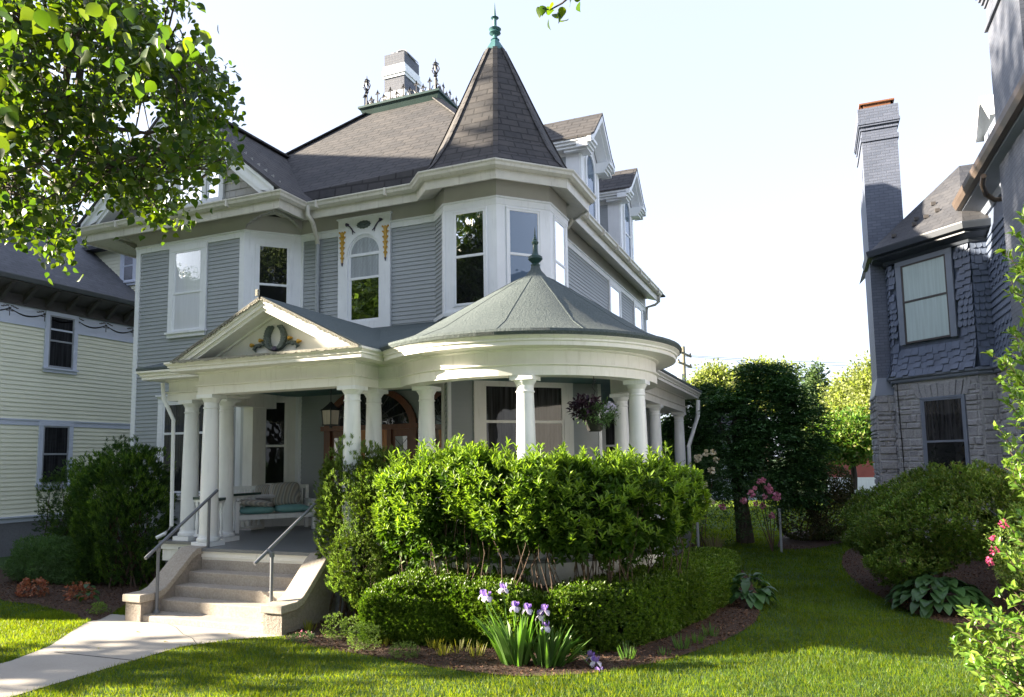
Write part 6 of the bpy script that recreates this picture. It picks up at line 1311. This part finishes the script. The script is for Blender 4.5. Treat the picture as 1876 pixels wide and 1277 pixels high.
p = gz(555, 1168); V, F = cloud([(p[0], p[1], .05, .12, .06, .03)], 12, 4, .016, .8, .008, zmin=.03); set_props(np_obj('pink_flowers', V, F, M['p_pink']), 'scatter of tiny pink flowers beside the right pier of the steps', 'flowers')
# hosta plants
def hosta(label, px, py, n, L, mat=None, spread=.25, group=None):
    p = gz(px, py); Vs = []
    t = thing('hosta', label, 'hosta', (p[0], p[1], 0), group); V = []; F = []
    for i in range(n):
        a = random.uniform(0, 6.28); r0 = spread*math.sqrt(random.random()); el = random.uniform(.1, .8); LL = L*random.uniform(.6, 1.1)
        b = np.array([p[0]+r0*math.cos(a), p[1]+r0*math.sin(a), .08+1.35*L*(1-(r0/spread)**2)+random.uniform(0, .08)]); d = np.array([math.cos(a), math.sin(a), 0]); s_ = np.array([-math.sin(a), math.cos(a), 0]); k = len(V)
        for j in range(7):
            q = j/6; ww = .34*LL*math.sin(math.pi*min(1, q*.92+.06))**.75; c = b+d*LL*q*math.cos(el*.6)+np.array([0, 0, LL*(el*.7*q-.85*q*q*(1-.3*el))])
            V += [c-s_*ww+np.array([0, 0, .25*ww]), c-np.array([0, 0, .0]), c+s_*ww+np.array([0, 0, .25*ww])]
            if j: F += [(k+3*(j-1), k+3*(j-1)+1, k+3*j+1, k+3*j), (k+3*(j-1)+1, k+3*(j-1)+2, k+3*j+2, k+3*j+1)]
    V = np.array(V); V[:, 2] = np.maximum(V[:, 2], .01); np_obj('leaves', V, np.array(F), mat or M['hosta'], t, smooth=True); return t
hosta('broad-leaved hosta in the right-hand bed under the azalea', 1722, 1118, 170, .26, spread=.55)
hosta('dark hosta in shade behind the right end of the box hedge', 1372, 1108, 60, .24, spread=.26)
hosta('small grey-leaved hosta near the coral plants left of the steps', 160, 1108, 14, .14, spread=.10)
# left bed
mound('catmint', 'soft grey-green catmint at the far left of the bed', 'plant', 60, 1042, 80, 44, M['sage'], 3600, .06, .26, group='catmint drifts in the left bed')
mound('catmint', 'soft grey-green catmint between the large yew and the coral plants', 'plant', 125, 1046, 52, 42, M['sage'], 2400, .06, .26, group='catmint drifts in the left bed')
mound('low_yew', 'dark spreading bush at the left picture edge under the cream house', 'bush', 35, 985, 60, 30, M['yewdark'], 2200, .05, .25)
mound('coral_bells', 'coral leaved plant at the left picture edge', 'plant', 47, 1085, 30, 18, M['coral'], 110, .05, .9, 4, 'oval', group='coral leaved plants', up_=.2)
mound('coral_bells', 'coral leaved plant between the left one and the steps', 'plant', 135, 1091, 25, 16, M['coral'], 95, .05, .9, 4, 'oval', group='coral leaved plants', up_=.2)
mound('variegated_plant', 'small yellow-green plant beside the left pier of the steps', 'plant', 174, 1120, 18, 12, M['sedum'], 120, .025, .6)
# right side: azalea mound, pink flowers, spreading hedge
EA = E_([(1700, 960, 13.6, 110, 70), (1640, 990, 13.8, 75, 70), (1770, 940, 13.0, 90, 75), (1830, 950, 12.6, 70, 80), (1610, 950, 14.6, 50, 55), (1700, 900, 14.4, 60, 40), (1660, 1030, 13.0, 60, 40), (1870, 1000, 12.2, 60, 80), (1800, 885, 13.6, 40, 32)])
P, D = shell(EA, 11500, .80, .2, .1); a = rosettes(P, nrm(D*.6+np.array([0, 0, .9])+rvec(len(P))*.35), 7, .065, .34, 'dia', 1.0)
shrub('azalea', 'large spreading azalea mound in front of the stone wall', 'shrub', (EA[0][0], EA[0][1], 0), a, M['azalea'], interior_stems(EA[:1], (EA[0][0], EA[0][1], 0), 10, .02, .006, .1))
pm = E_([(1838, 1000, 10.9, 24, 40), (1850, 1040, 10.8, 25, 35)]); V, F = cloud(pm, 260, 5, .03, .45, .03); t = shrub('flowering_shrub', 'small shrub with magenta flowers at the right edge, above the hosta', 'shrub', (pm[0][0], pm[0][1], 0), (V, F), M['azalea'])
for q_ in E_([(1822, 988, 10.7, 6, 4), (1820, 1008, 10.7, 7, 7), (1811, 1028, 10.6, 6, 5), (1838, 960, 10.8, 5, 5)]):
    V, F = cloud([q_], 7, 6, .028, .9, .008, 'oval', lump=0); np_obj('flower', V, F, M['p_mag'], t)
# near euonymus at right (lit), branches with leaves
EU = thing('euonymus_shrub', 'sunlit broad-leaved shrub reaching in from the right picture edge', 'shrub', tuple(atZ(1990, 1270)*np.array([1, 1, 1])))
sprays = []
base = atY(1960, 1330, 5.6); base[2] = 0
tips = [(1752, 1172), (1770, 1150), (1800, 1120), (1835, 1095), (1868, 1075), (1790, 1205), (1820, 1235), (1850, 1262), (1800, 1255), (1765, 1190), (1860, 1180), (1830, 1165), (1870, 1130), (1845, 1210), (1872, 1230), (1810, 1180), (1825, 1130), (1858, 1100), (1840, 1240), (1868, 1262), (1780, 1225)]
tips2 = [(1845, 960), (1862, 985), (1872, 950), (1830, 1000), (1850, 1010), (1835, 790), (1850, 820), (1862, 770), (1848, 745), (1838, 850), (1860, 870), (1825, 650), (1842, 675), (1860, 640), (1868, 690), (1850, 610), (1836, 700), (1850, 520), (1842, 455), (1868, 480), (1862, 540), (1870, 395), (1858, 430), (1870, 590), (1866, 730)]
lv_ = []; tb = MB()
tips = tips+[(x+random.uniform(-14, 40), y+random.uniform(-22, 26)) for x, y in tips]+[(1880-120*random.random()**1.7, random.uniform(1090, 1275)) for _ in range(34)]
tips2 = tips2+[(x+random.uniform(5, 30), y+random.uniform(-30, 30)) for x, y in tips2]
for k, (x, y) in enumerate(tips+tips2):
    Yd = random.uniform(5.2, 6.4); tip = atY(x, y, Yd); low = k < len(tips); st = np.array([tip[0]+random.uniform(.35, .7), tip[1]+random.uniform(-.2, .2), tip[2]-random.uniform(.25, .45)]) if low else np.array([tip[0]+random.uniform(.15, .35), tip[1]+random.uniform(-.1, .1), tip[2]-random.uniform(.3, .5)])
    npt = 9; pts = [st+(tip-st)*i/npt+RNG.normal(size=3)*.012 for i in range(npt+1)]; tb.tube(pts, [.006-.004*i/npt for i in range(npt+1)], 5, caps=False); dirv = nrm(tip-st)
    Pn = []; An = []
    for i in range(1, npt+1):
        for sgn in range(4 if i < npt else 6):
            Pn.append(pts[i]+RNG.normal(size=3)*.01); An.append(nrm(dirv*.7+rvec(1)[0]*1.0+np.array([0, 0, .3])))
    Pn = np.array(Pn); An = np.array(An); L = RNG.uniform(.04, .07, len(Pn)); lv_.append(leaves(Pn, An, nrm(rvec(len(Pn))*.5+np.array([-.2, -.2, .9])), L, L*.5, 'oval'))
tb.tube([base, base+np.array([-.1, 0, .8]), atY(1890, 900, 5.8), atY(1885, 600, 5.8), atY(1880, 380, 5.8)], [.03, .025, .018, .01, .004], 6); tb.tube([base, base+np.array([-.2, 0, .4]), atY(1850, 1150, 5.8)], [.02, .014, .006], 6)
np_obj('foliage', *join(lv_), M['euon'], EU); obj('stem', tb, M['stem'], EU, smooth=True)
# roses near the right porch corner
def rose(label, E, n, flowers, fm, loc, mat, cane, L=.035):
    V, F = cloud(E, n, 5, L, .55, .04, 'dia', inner=.3); t = thing('rose_bush', label, 'rose bush', loc); np_obj('foliage', V, F, mat, t); obj('cane', cane, M['stem'], t, smooth=True)
    Vs = []
    for (x, y, Y, r) in flowers:
        p = atY(x, y, Y-.55); rr = r*FD_(p)/F_PX; m = 22; D_ = rvec(m); Vs.append(leaves(p+D_*rr*.35, nrm(D_+rvec(m)*.5), D_, rr*.9, rr*.9, 'oval'))
    for v in Vs: np_obj('flower', *v, fm, t)
q = gz(1290, 1010); sm = MB()
for (x, y) in ((1275, 900), (1290, 860), (1310, 850), (1262, 930), (1300, 920)): sm.tube([q+RNG.normal(size=3)*np.array([.08, .08, 0]), atY(1282+(x-1285)*.4, 960, q[1]), atY(x, y, q[1])], [.015, .011, .004], 6)
rose('white and yellow climbing rose at the right corner of the porch', E_([(1292, 855, q[1], 32, 38), (1275, 905, q[1], 28, 50), (1315, 900, q[1], 30, 45), (1300, 960, q[1], 35, 35)]), 420, [(1279, 838, q[1], 7), (1293, 830, q[1], 6), (1306, 829, q[1], 6), (1312, 843, q[1], 6), (1277, 842, q[1]-.2, 5), (1304, 862, q[1], 7), (1289, 888, q[1], 7), (1301, 920, q[1], 8), (1268, 873, q[1], 6)], M['p_cream'], tuple(q), M['dkgreen'], sm, .045)
q = gz(1366, 1003); sm = MB(); sm.tube([q+np.array([.55, -.6, 0]), q+np.array([.52, -.6, .9])], .02, 6)
st_ = gz(1432, 1012); st_[1] -= .0; sm = MB()
for (x, y) in ((1385, 900), (1410, 880), (1360, 930), (1430, 940), (1395, 860)): sm.tube([st_*np.array([1, 1, 0])+np.array([-.2, 0, 0]), atY(1405+(x-1400)*.5, 940, st_[1]), atY(x, y, st_[1])], [.014, .01, .004], 6)
rose('pink rose bush in front of the dark tree', E_([(1375, 925, st_[1]-.4, 38, 42), (1405, 900, st_[1], 36, 36), (1350, 960, st_[1], 38, 30), (1425, 930, st_[1], 22, 38), (1395, 870, st_[1], 16, 22)]), 460, [(1391, 882, st_[1], 5), (1408, 893, st_[1], 7), (1411, 899, st_[1], 6), (1376, 905, st_[1], 7), (1423, 909, st_[1], 8), (1401, 910, st_[1], 5), (1362, 917, st_[1], 6), (1385, 922, st_[1], 5), (1397, 926, st_[1], 6), (1414, 945, st_[1], 6), (1323, 928, st_[1], 7), (1383, 894, st_[1], 4), (1398, 880, st_[1], 5)], M['p_pink'], tuple(st_), M['dkgreen'], sm, .05)
po = thing('garden_stake', 'thin grey stake at the right of the pink rose bush', 'stake', tuple(st_)); obj('post', MB().tube([st_, st_+np.array([0, 0, 1.0])], .03, 6), M['metal'], po); obj('cap', MB().lathe([(.034, 1.0), (.034, 1.03), (.01, 1.04)], tuple(st_), 6), M['metal'], po)
tuft('tan ornamental grass tuft at the right corner of the porch', 1310, 1018, 90, .55, M['drygrass'], 'ornamental_grass', 'grass tuft', .012, .12, .45, None)
sp_ = gz(1280, 1015); pp = thing('plant_support', 'slim grey metal post beside the ornamental grass', 'post', tuple(sp_)); obj('post', MB().tube([sp_, sp_+np.array([0, 0, 1.25])], .035, 6), M['metal'], pp); obj('cap', MB().lathe([(.04, 1.25), (.04, 1.29), (.01, 1.31)], tuple(sp_), 6), M['metal'], pp)
# -- dark conifer beside the porch
tb0 = gz(1366, 995); TD = thing('hemlock_tree', 'large dark spreading evergreen tree behind the pink rose, right of the porch', 'tree', tuple(tb0)); Yt = tb0[1]
ET = E_([(1400, 760, Yt+.5, 70, 75), (1330, 790, Yt+.3, 75, 75), (1420, 830, Yt+.2, 75, 70), (1350, 860, Yt, 90, 50), (1400, 710, Yt+.6, 50, 50), (1470, 800, Yt+.4, 45, 65), (1270, 760, Yt+1, 50, 60), (1250, 820, Yt+1, 45, 70), (1440, 740, Yt+.5, 45, 50), (1300, 730, Yt+.8, 45, 30), (1455, 890, Yt+.2, 45, 40), (1395, 690, Yt+.8, 34, 28)])
P, D = shell(ET, 5200, .55, .18, .9); n = len(P); per = 18; Dh = nrm(D*np.array([1, 1, .15])+rvec(n)*.35*np.array([1, 1, .3])); Sh = nrm(np.cross(Dh, [0, 0, 1.0]))
s_ = RNG.uniform(-.28, .28, (n, per)); u_2 = RNG.uniform(-.16, .16, (n, per)); Cn = P[:, None]+Dh[:, None]*s_[..., None]+Sh[:, None]*u_2[..., None]+np.array([0, 0, 1])*(-.35*np.abs(u_2)-.25*np.maximum(s_, 0))[..., None]+RNG.normal(size=(n, per, 3))*.012
A = nrm(Dh[:, None]+Sh[:, None]*np.sign(u_2)[..., None]*.9+RNG.normal(size=(n, per, 3))*.2+np.array([0, 0, -.15])); Cn = Cn.reshape(-1, 3); A = A.reshape(-1, 3)
np_obj('crown', *leaves(Cn, A, nrm(RNG.normal(size=(len(Cn), 3))*.3+np.array([0, 0, 1])), RNG.uniform(.07, .13, len(Cn)), .04), M['hemlock'], TD)
tk = MB(); tp = atY(1352, 880, Yt); tk.tube([tb0, tb0+np.array([-.05, 0, .8]), tp, atY(1345, 780, Yt+.3), atY(1385, 700, Yt+.5)], [.24, .2, .17, .11, .03], 10)
for e in ET: tk.tube([tp+np.array([0, 0, random.uniform(0, 1)]), (tp+np.array(e[:3]))/2+np.array([0, 0, .2]), np.array(e[:3])], [.07, .05, .02], 6)
obj('trunk', tk, M['bark'], TD, smooth=True)
# -- clipped brownish hedge block
EH = E_([(1490, 905, 21.8, 55, 40), (1510, 940, 21.6, 48, 45), (1475, 950, 21.6, 50, 40), (1520, 890, 22, 38, 35)])
P, D = shell(EH, 9000, .85, .05, .02); k = D[:, 0] > .45; V, F = leaves(P, nrm(D+rvec(len(P))), rvec(len(P)), .09, .04)
shrub('clipped_hedge', 'large clipped brownish hedge right of the dark tree', 'hedge', (EH[0][0], EH[0][1], 0), (V, F), M['hedgebr'], interior_stems(EH, (EH[0][0], EH[0][1], 0), 20, .03, .01))
mound('low_plants', 'low green plants along the mulch under the clipped hedge', 'plant', 1545, 985, 45, 14, M['azalea'], 500, .05, .4)
# -- background trees
def bgtree(name, label, px, py, Y, rx, ry, mat, n, L, lobes=9, trunk_px=None, conical=False, group=None, spread=.25, per=9):
    c = atY(px, py, Y); k = FD_(c)/F_PX; E = []
    if conical:
        for i in range(9): s = i/8; E.append((c[0], c[1], c[2]+(-ry+2*ry*s)*k, rx*k*(1-s*.93)+.05, rx*k*(1-s*.93)+.05, ry*k*.16))
    else:
        for i in range(lobes):
            a = 2*math.pi*i/lobes+random.random(); r = random.uniform(.35, .65); E.append((c[0]+rx*k*r*math.cos(a), c[1]+rx*k*r*math.sin(a)*.8, c[2]+ry*k*random.uniform(-.5, .5), rx*k*random.uniform(.3, .5), rx*k*.4, ry*k*random.uniform(.28, .48)))
        E.append((c[0], c[1], c[2]+ry*k*.45, rx*k*.5, rx*k*.5, ry*k*.5))
    V, F = cloud(E, n, per, L, .6, spread, 'dia', inner=.35, lump=.2, flat=.7)
    t = thing(name, label, 'tree', (c[0], c[1], 0), group); np_obj('crown', V, F, mat, t); tk = MB(); tk.tube([(c[0], c[1], 0), (c[0]+.1, c[1], c[2]*.5), (c[0], c[1], c[2]+(ry*k*.6))], [.02*rx*k+.12, .015*rx*k+.1, .03], 8)
    for e in E[::1 if not conical else 3]: tk.tube([(c[0], c[1], max(1, c[2]-ry*k*.6)), ((c[0]+e[0])/2, (c[1]+e[1])/2, (c[2]+e[2])/2), e[:3]], [.09, .06, .02], 5)
    obj('trunk', tk, M['bark'], t, smooth=True); return t
bgtree('far_tree', 'pale yellow-green sunlit tree just right of the utility pole', 1312, 712, 60, 34, 38, M['fartree'], 1300, .28, spread=.5)
bgtree('far_tree', 'pale yellow-green sunlit tree rising above the top of the dark evergreen', 1400, 712, 58, 52, 46, M['fartree'], 1700, .28, spread=.5)
bgtree('spruce_tree', 'narrow pointed spruce far behind the yards', 1497, 775, 55, 46, 92, M['spruce'], 3000, .32, conical=True, spread=.35)
bgtree('far_tree', 'open pale green tree left of the stone house chimney base', 1568, 735, 48, 42, 50, M['fartree'], 900, .24, spread=.45)
bgtree('far_tree', 'bright yellow-green tree touching the stone wall edge', 1612, 745, 40, 42, 90, M['fartree'], 1700, .2, spread=.4)
bgtree('maple_tree', 'mid green layered tree above the red barn', 1556, 805, 32, 56, 48, M['midtree'], 1500, .15, spread=.3)
bgtree('garden_tree', 'green tree behind the porch columns, left of the dark evergreen', 1235, 850, 30, 40, 80, M['midtree'], 1500, .14, spread=.3)
bgtree('far_tree', 'olive green tree glimpsed under the dark evergreen', 1320, 860, 45, 60, 40, M['midtree'], 1000, .2, spread=.4)
# -- barn, garage, fence, utility pole
BA = thing('red_barn', 'red barn with pale base far back, left of the stone wall', 'barn', tuple(atZ(1590, 905)*np.array([1, 1, 0])+np.array([1, 0, 0])))
b0 = atY(1520, 905, 46); b1 = atY(1700, 905, 46); m = MB(); m.box(b0[0], 46, 1.0, b1[0], 52, 3.9); obj('wall', m, M['red'], BA); m = MB(); m.box(b0[0]-.02, 45.96, 0, b1[0], 52, 1.0); obj('plinth', m, M['trim'], BA)
m = MB(); zt_ = atY(1540, 790, 46)[2]; m.add([(b0[0]-.5, 45.5, 3.8), (b1[0], 45.5, 3.8), (b1[0], 50, zt_+.9), (b0[0]-.5, 50, zt_+.9)], [(0, 1, 2, 3), (3, 2, 1, 0)]); M['barnroof'] = paint('barn_roof', (0.30, 0.25, 0.23), .8, .2); obj('roof', m, M['barnroof'], BA)
GA = thing('pale_garage', 'pale blue-grey garage wall seen under the dark evergreen', 'garage', tuple(atZ(1340, 905)*np.array([1, 1, 0]))); g0 = atY(1290, 905, 40); g1 = atY(1398, 905, 40); m = MB(); m.box(g0[0], 40, 0, g1[0], 44, 3.3); M['garage'] = paint('garage_paint', (0.42, 0.47, 0.55), .6); obj('wall', m, M['garage'], GA)
m = MB(); m.add([(g0[0]-.3, 39.6, 3.25), (g1[0]+.3, 39.6, 3.25), (g1[0]+.3, 42, 4.6), (g0[0]-.3, 42, 4.6), (g1[0]+.3, 44.4, 3.25), (g0[0]-.3, 44.4, 3.25)], [(0, 1, 2, 3), (3, 2, 4, 5), (3, 2, 1, 0)]); obj('roof', m, M['slate2'], GA)
fe = thing('garden_fence', 'grey board fence beside the clipped hedge, in front of the barn', 'fence', tuple(atZ(1585, 950)*np.array([1, 1, 0]))); fa = atY(1558, 905, 26); fb_ = atY(1625, 905, 26); ztp = fa[2]; M['fence'] = paint('weathered_boards', (0.16, 0.15, 0.15), .9, .2); m = MB()
for i in range(12): x = fa[0]+(fb_[0]-fa[0])*i/12; m.box(x, 26, 0, x+(fb_[0]-fa[0])/12-.015, 26.03, ztp)
obj('board', m, M['fence'], fe); m = MB(); m.box(fa[0]-.06, 25.93, 0, fa[0]+.06, 26.05, ztp+.1); obj('post', m, M['metal'], fe)
m = MB(); m.box(fa[0]+.15, 25.9, ztp+.02, fb_[0], 26.6, ztp+.10); set_props(obj('bin_lid', m, M['metal']), 'pale flat lid showing above the grey board fence', 'lid')
UP = atY(1262, 905, 62); up_o = thing('utility_pole', 'wooden utility pole with two crossarms above the porch roof', 'utility pole', (UP[0], 62, 0)); zt1 = atY(1262, 634, 62)[2]
obj('pole', MB().tube([(UP[0], 62, 0), (UP[0], 62, zt1)], [.2, .14], 8), M['polewood'], up_o); m = MB()
for (ypx) in (647, 667):
    z = atY(1262, ypx, 62)[2]; m.bar((UP[0]-.35, 61.2, z+.15), (UP[0]+.45, 63.2, z-.15), .13, .16)
obj('crossarm', m, M['polewood'], up_o); m = MB()
for (ypx) in (647, 667):
    z = atY(1262, ypx, 62)[2]
    for s in (0, .5, 1): m.lathe([(.05, 0), (.09, .08), (.04, .22)], (UP[0]-.3+.7*s, 61.3+1.8*s, z+.18-.24*s), 6)
obj('insulator', m, M['black'], up_o)
tz = atY(1252, 700, 62); m = MB(); m.lathe([(.32, -.8), (.34, .6), (.2, .72)], (tz[0]-.15, 62, tz[2]), 10); obj('transformer', m, M['metal'], up_o)
z0 = atY(1262, 650, 62)[2]
for i, (zp, e) in enumerate(((650, (40, 70, 9.5)), (652, (40, 71, 9.0)), (670, (40, 72, 6.6)), (672, (40, 73, 6.2)))):
    z = atY(1262, zp, 62)[2]; a = np.array([UP[0], 62, z]); b = np.array(e, float); pts = [a+(b-a)*s+np.array([0, 0, -1.2*4*s*(1-s)]) for s in np.linspace(0, 1, 14)]
    set_props(obj('power_line', MB().tube(pts, .018, 4, caps=False), M['black']), 'thin overhead wire running right from the utility pole, number %s from the top' % ('one', 'two', 'three', 'four')[i] if False else ('topmost', 'second highest', 'second lowest', 'lowest')[i]+' thin wire running right from the utility pole', 'wire', 'overhead wires')
# -- street tree whose branches hang in at the upper left
PT = thing('pear_tree', 'leafy pear tree branches hanging in over the upper left of the picture', 'tree', (-6.4, 1.2, 0), None)
poly = [(-60, -60), (325, -60), (336, 20), (350, 60), (372, 78), (330, 108), (395, 122), (455, 168), (430, 215), (385, 232), (425, 300), (405, 335), (345, 350), (320, 400), (292, 412), (235, 385), (190, 335), (150, 330), (120, 400), (130, 440), (96, 482), (75, 440), (30, 410), (-60, 420)]
def pinside(P, poly): return inside(P, poly)
nc_ = 2300; Q = np.column_stack([RNG.uniform(-60, 460, nc_), RNG.uniform(-60, 485, nc_)]); Q = Q[pinside(Q, poly)]
hole = nz(Q, .035, 1.3)+.6*nz(Q, .085, 4.1); thr = np.where(Q[:, 1] < 150, -.35, -.28); Q = Q[hole > thr*1.0+.02]
def dist_for(Q): return RNG.uniform(4.3, 6.9, len(Q))
Dd = dist_for(Q); CP = np.array([atD(x, y, d) for (x, y), d in zip(Q, Dd)])
limbs = [[(150, -80), (150, 10), (128, 90), (122, 170), (140, 215)], [(150, -60), (148, 60), (146, 150), (140, 195)], [(140, 215), (165, 260), (200, 300), (250, 330), (290, 380)], [(140, 200), (90, 170), (40, 140), (-40, 160)], [(135, 190), (180, 165), (260, 175), (340, 170), (420, 175)], [(140, 215), (110, 260), (60, 310), (10, 340)], [(150, 60), (220, 60), (300, 90)], [(200, 300), (260, 290), (330, 300), (390, 310)], [(110, 260), (105, 330), (100, 400), (105, 460)], [(60, 60), (20, 120), (-30, 200)], [(128, 90), (60, 60), (0, 20)], [(140, 200), (190, 230), (270, 240), (370, 215)]]
tk = MB(); LP_ = []
for i, L in enumerate(limbs):
    pts = [atD(x, y, 5.6+.35*math.sin(i*1.7+.5*j)) for j, (x, y) in enumerate(L)]; r0 = .045 if i < 2 else .022; tk.tube([p+RNG.normal(size=3)*.01 for p in pts], [r0*(1-.75*j/(len(pts)-1)) for j in range(len(pts))], 7, caps=False)
    for a, b in zip(pts[:-1], pts[1:]):
        for s in np.linspace(0, 1, 6): LP_.append(a+(b-a)*s)
LP_ = np.array(LP_)
top = atD(150, -80, 5.6); tk.tube([(-6.4, 1.2, 0), (-6.35, 1.25, 2.5), (-6.1, 1.6, 4.6), (-5.8, 2.6, 6.3), tuple((np.array([-5.8, 2.6, 6.3])+top)/2+np.array([0, 0, .3])), tuple(top)], [.2, .17, .13, .09, .06, .045], 10)
tk.tube([(-6.1, 1.6, 4.6), (-5.6, 1.4, 6.5), (-4.6, 1.8, 8)], [.1, .08, .03], 8)
tw_ = MB()
for p in CP[::2]:
    j = np.argmin(np.linalg.norm(LP_-p, axis=1)); q = LP_[j]
    if np.linalg.norm(q-p) < 1.6: tw_.tube([q, (p+q)/2+RNG.normal(size=3)*.05+np.array([0, 0, .04]), p], [.007, .005, .003], 4, caps=False)
per = 9; n = len(CP)*per; Cn = np.repeat(CP, per, 0)+RNG.normal(size=(n, 3))*.055; A = nrm(rvec(n)*.9+np.array([0, 0, -.75])); L = RNG.uniform(.034, .06, n)
V1 = leaves(Cn, A, rvec(n), L, L*.80, 'leaf')
Qn = [(15, 150), (5, 20), (90, 20), (30, 60), (200, 45), (250, 60), (300, 75), (330, 90), (355, 80), (370, 72), (240, 130), (270, 145), (215, 110), (120, 60), (170, 20), (5, 200), (12, 260), (285, 60), (230, 20), (60, 25), (310, 50), (150, 90), (262, 100)]
bg = []
for x, y in Qn: bg += [atD(x+random.uniform(-14, 14), y+random.uniform(-14, 14), random.uniform(2.9, 3.7)) for _ in range(3)]
bg = np.array(bg); n = len(bg); L = RNG.uniform(.05, .07, n); V2 = leaves(bg, nrm(rvec(n)*.6+np.array([0, 0, -.9])), rvec(n), L, L*.85, 'leaf')
np_obj('leaves', *join([V1, V2]), M['pear'], PT); obj('trunk', tk, M['bark'], PT, smooth=True); obj('twig', tw_, M['bark'], PT)
for x, y in Qn[::3]: pass
SP = thing('leafy_sprig', 'single leafy sprig hanging in at the top centre of the sky', 'branch', tuple(atD(1020, -20, 4.2))); m = MB(); sp = [atD(x, y, 4.2) for x, y in ((1090, -60), (1060, -20), (1030, 6), (1008, 18), (985, 14))]; m.tube(sp, [.008, .006, .005, .004, .002], 5); obj('twig', m, M['bark'], SP)
Pn = []; 
for x, y in ((985, 12), (1000, 20), (1012, 30), (1022, 22), (1005, 35), (1030, 12), (1045, 8), (1060, 5), (1035, -5), (1015, 8), (995, 10), (1050, -6), (1070, -15), (1025, 38)): Pn.append(atD(x, y, 4.2))
Pn = np.array(Pn); V = leaves(Pn, nrm(rvec(len(Pn))+np.array([0, 0, -.5])), rvec(len(Pn)), .055, .045, 'leaf'); np_obj('leaves', *V, M['pear'], SP)
# trees across the road behind the viewpoint (seen reflected in the windows) and one by the left neighbour
def bigtree(name, label, x, y, h, r, mat, n=1500, zc=None):
    E = []; zc = zc or h*.62
    for i in range(9): a = 2*math.pi*i/9; E.append((x+r*.5*math.cos(a), y+r*.5*math.sin(a), zc+random.uniform(-.2, .25)*h, r*random.uniform(.4, .6), r*.5, h*.2))
    E.append((x, y, zc+h*.12, r*.6, r*.6, h*.26)); V, F = cloud(E, n, 8, .30, .7, .35, 'dia', inner=.4, lump=.2); t = thing(name, label, 'tree', (x, y, 0), 'street trees across the road'); np_obj('crown', V, F, mat, t)
    tk = MB(); tk.tube([(x, y, 0), (x+.1, y, zc*.5), (x, y, zc+h*.1)], [.3, .24, .08], 8)
    for e in E: tk.tube([(x, y, zc*.5), e[:3]], [.1, .03], 5)
    obj('trunk', tk, M['bark'], t, smooth=True); return t
proto = bigtree('street_tree', 'broad street tree across the road behind the viewpoint', -24, -16, 16, 5.4, M['street'], 2300)
for (x, y, s) in ((-34, -18, 1.05), (-14, -15.5, 1.1), (-5, -17, 1.0), (5, -13.5, 1.1), (14, -17, 1.1), (-46, -20, 1.1), (24, -9, 1.0), (-20, -11.5, 1.15), (-11, -11, 1.1), (17, -11, 1.2), (-28, -13, 1.1)):
    r = proto.copy(); C.objects.link(r); r.location = (x, y, 0); r.scale = (s, s, s); r.rotation_euler = (0, 0, x*.7)
    for ch in list(proto.children): c = ch.copy(); C.objects.link(c); c.parent = r
lt = bigtree('side_tree', 'small tree on the verge left of the frame, shading part of the path', -21, 1.85, 4.6, .95, M['midtree'], 120, 3.8); lt['group'] = 'verge trees'
lt = bigtree('shade_tree', 'tall unseen tree added left of the frame to shade the stone house', -28.5, 3.9, 8.5, 1.9, M['street'], 500, 16.6); lt['group'] = 'verge trees'  # unseen tree, added to throw shade on the stone house's west wall

# fallen leaves on the path, steps and lawn
fl_ += [np.array([-7.12, 8.22, .104]), np.array([-8.6, 8.55, .275])]
for k, p in enumerate(fl_):
    V = leaves(np.array([[p[0], p[1], max(p[2], 0)+.014+(.04 if k in (7, 8, 9, 10, 11) else 0)]]), rvec(1)*np.array([[1, 1, .05]]), np.array([[.1, .1, 1.0]]), .05, .038, 'oval')
    o = np_obj('fallen_leaf', V[0], V[1], M['sprout']); set_props(o, 'small yellow-green leaf lying on the ground in front of the house', 'leaf', 'fallen leaves')
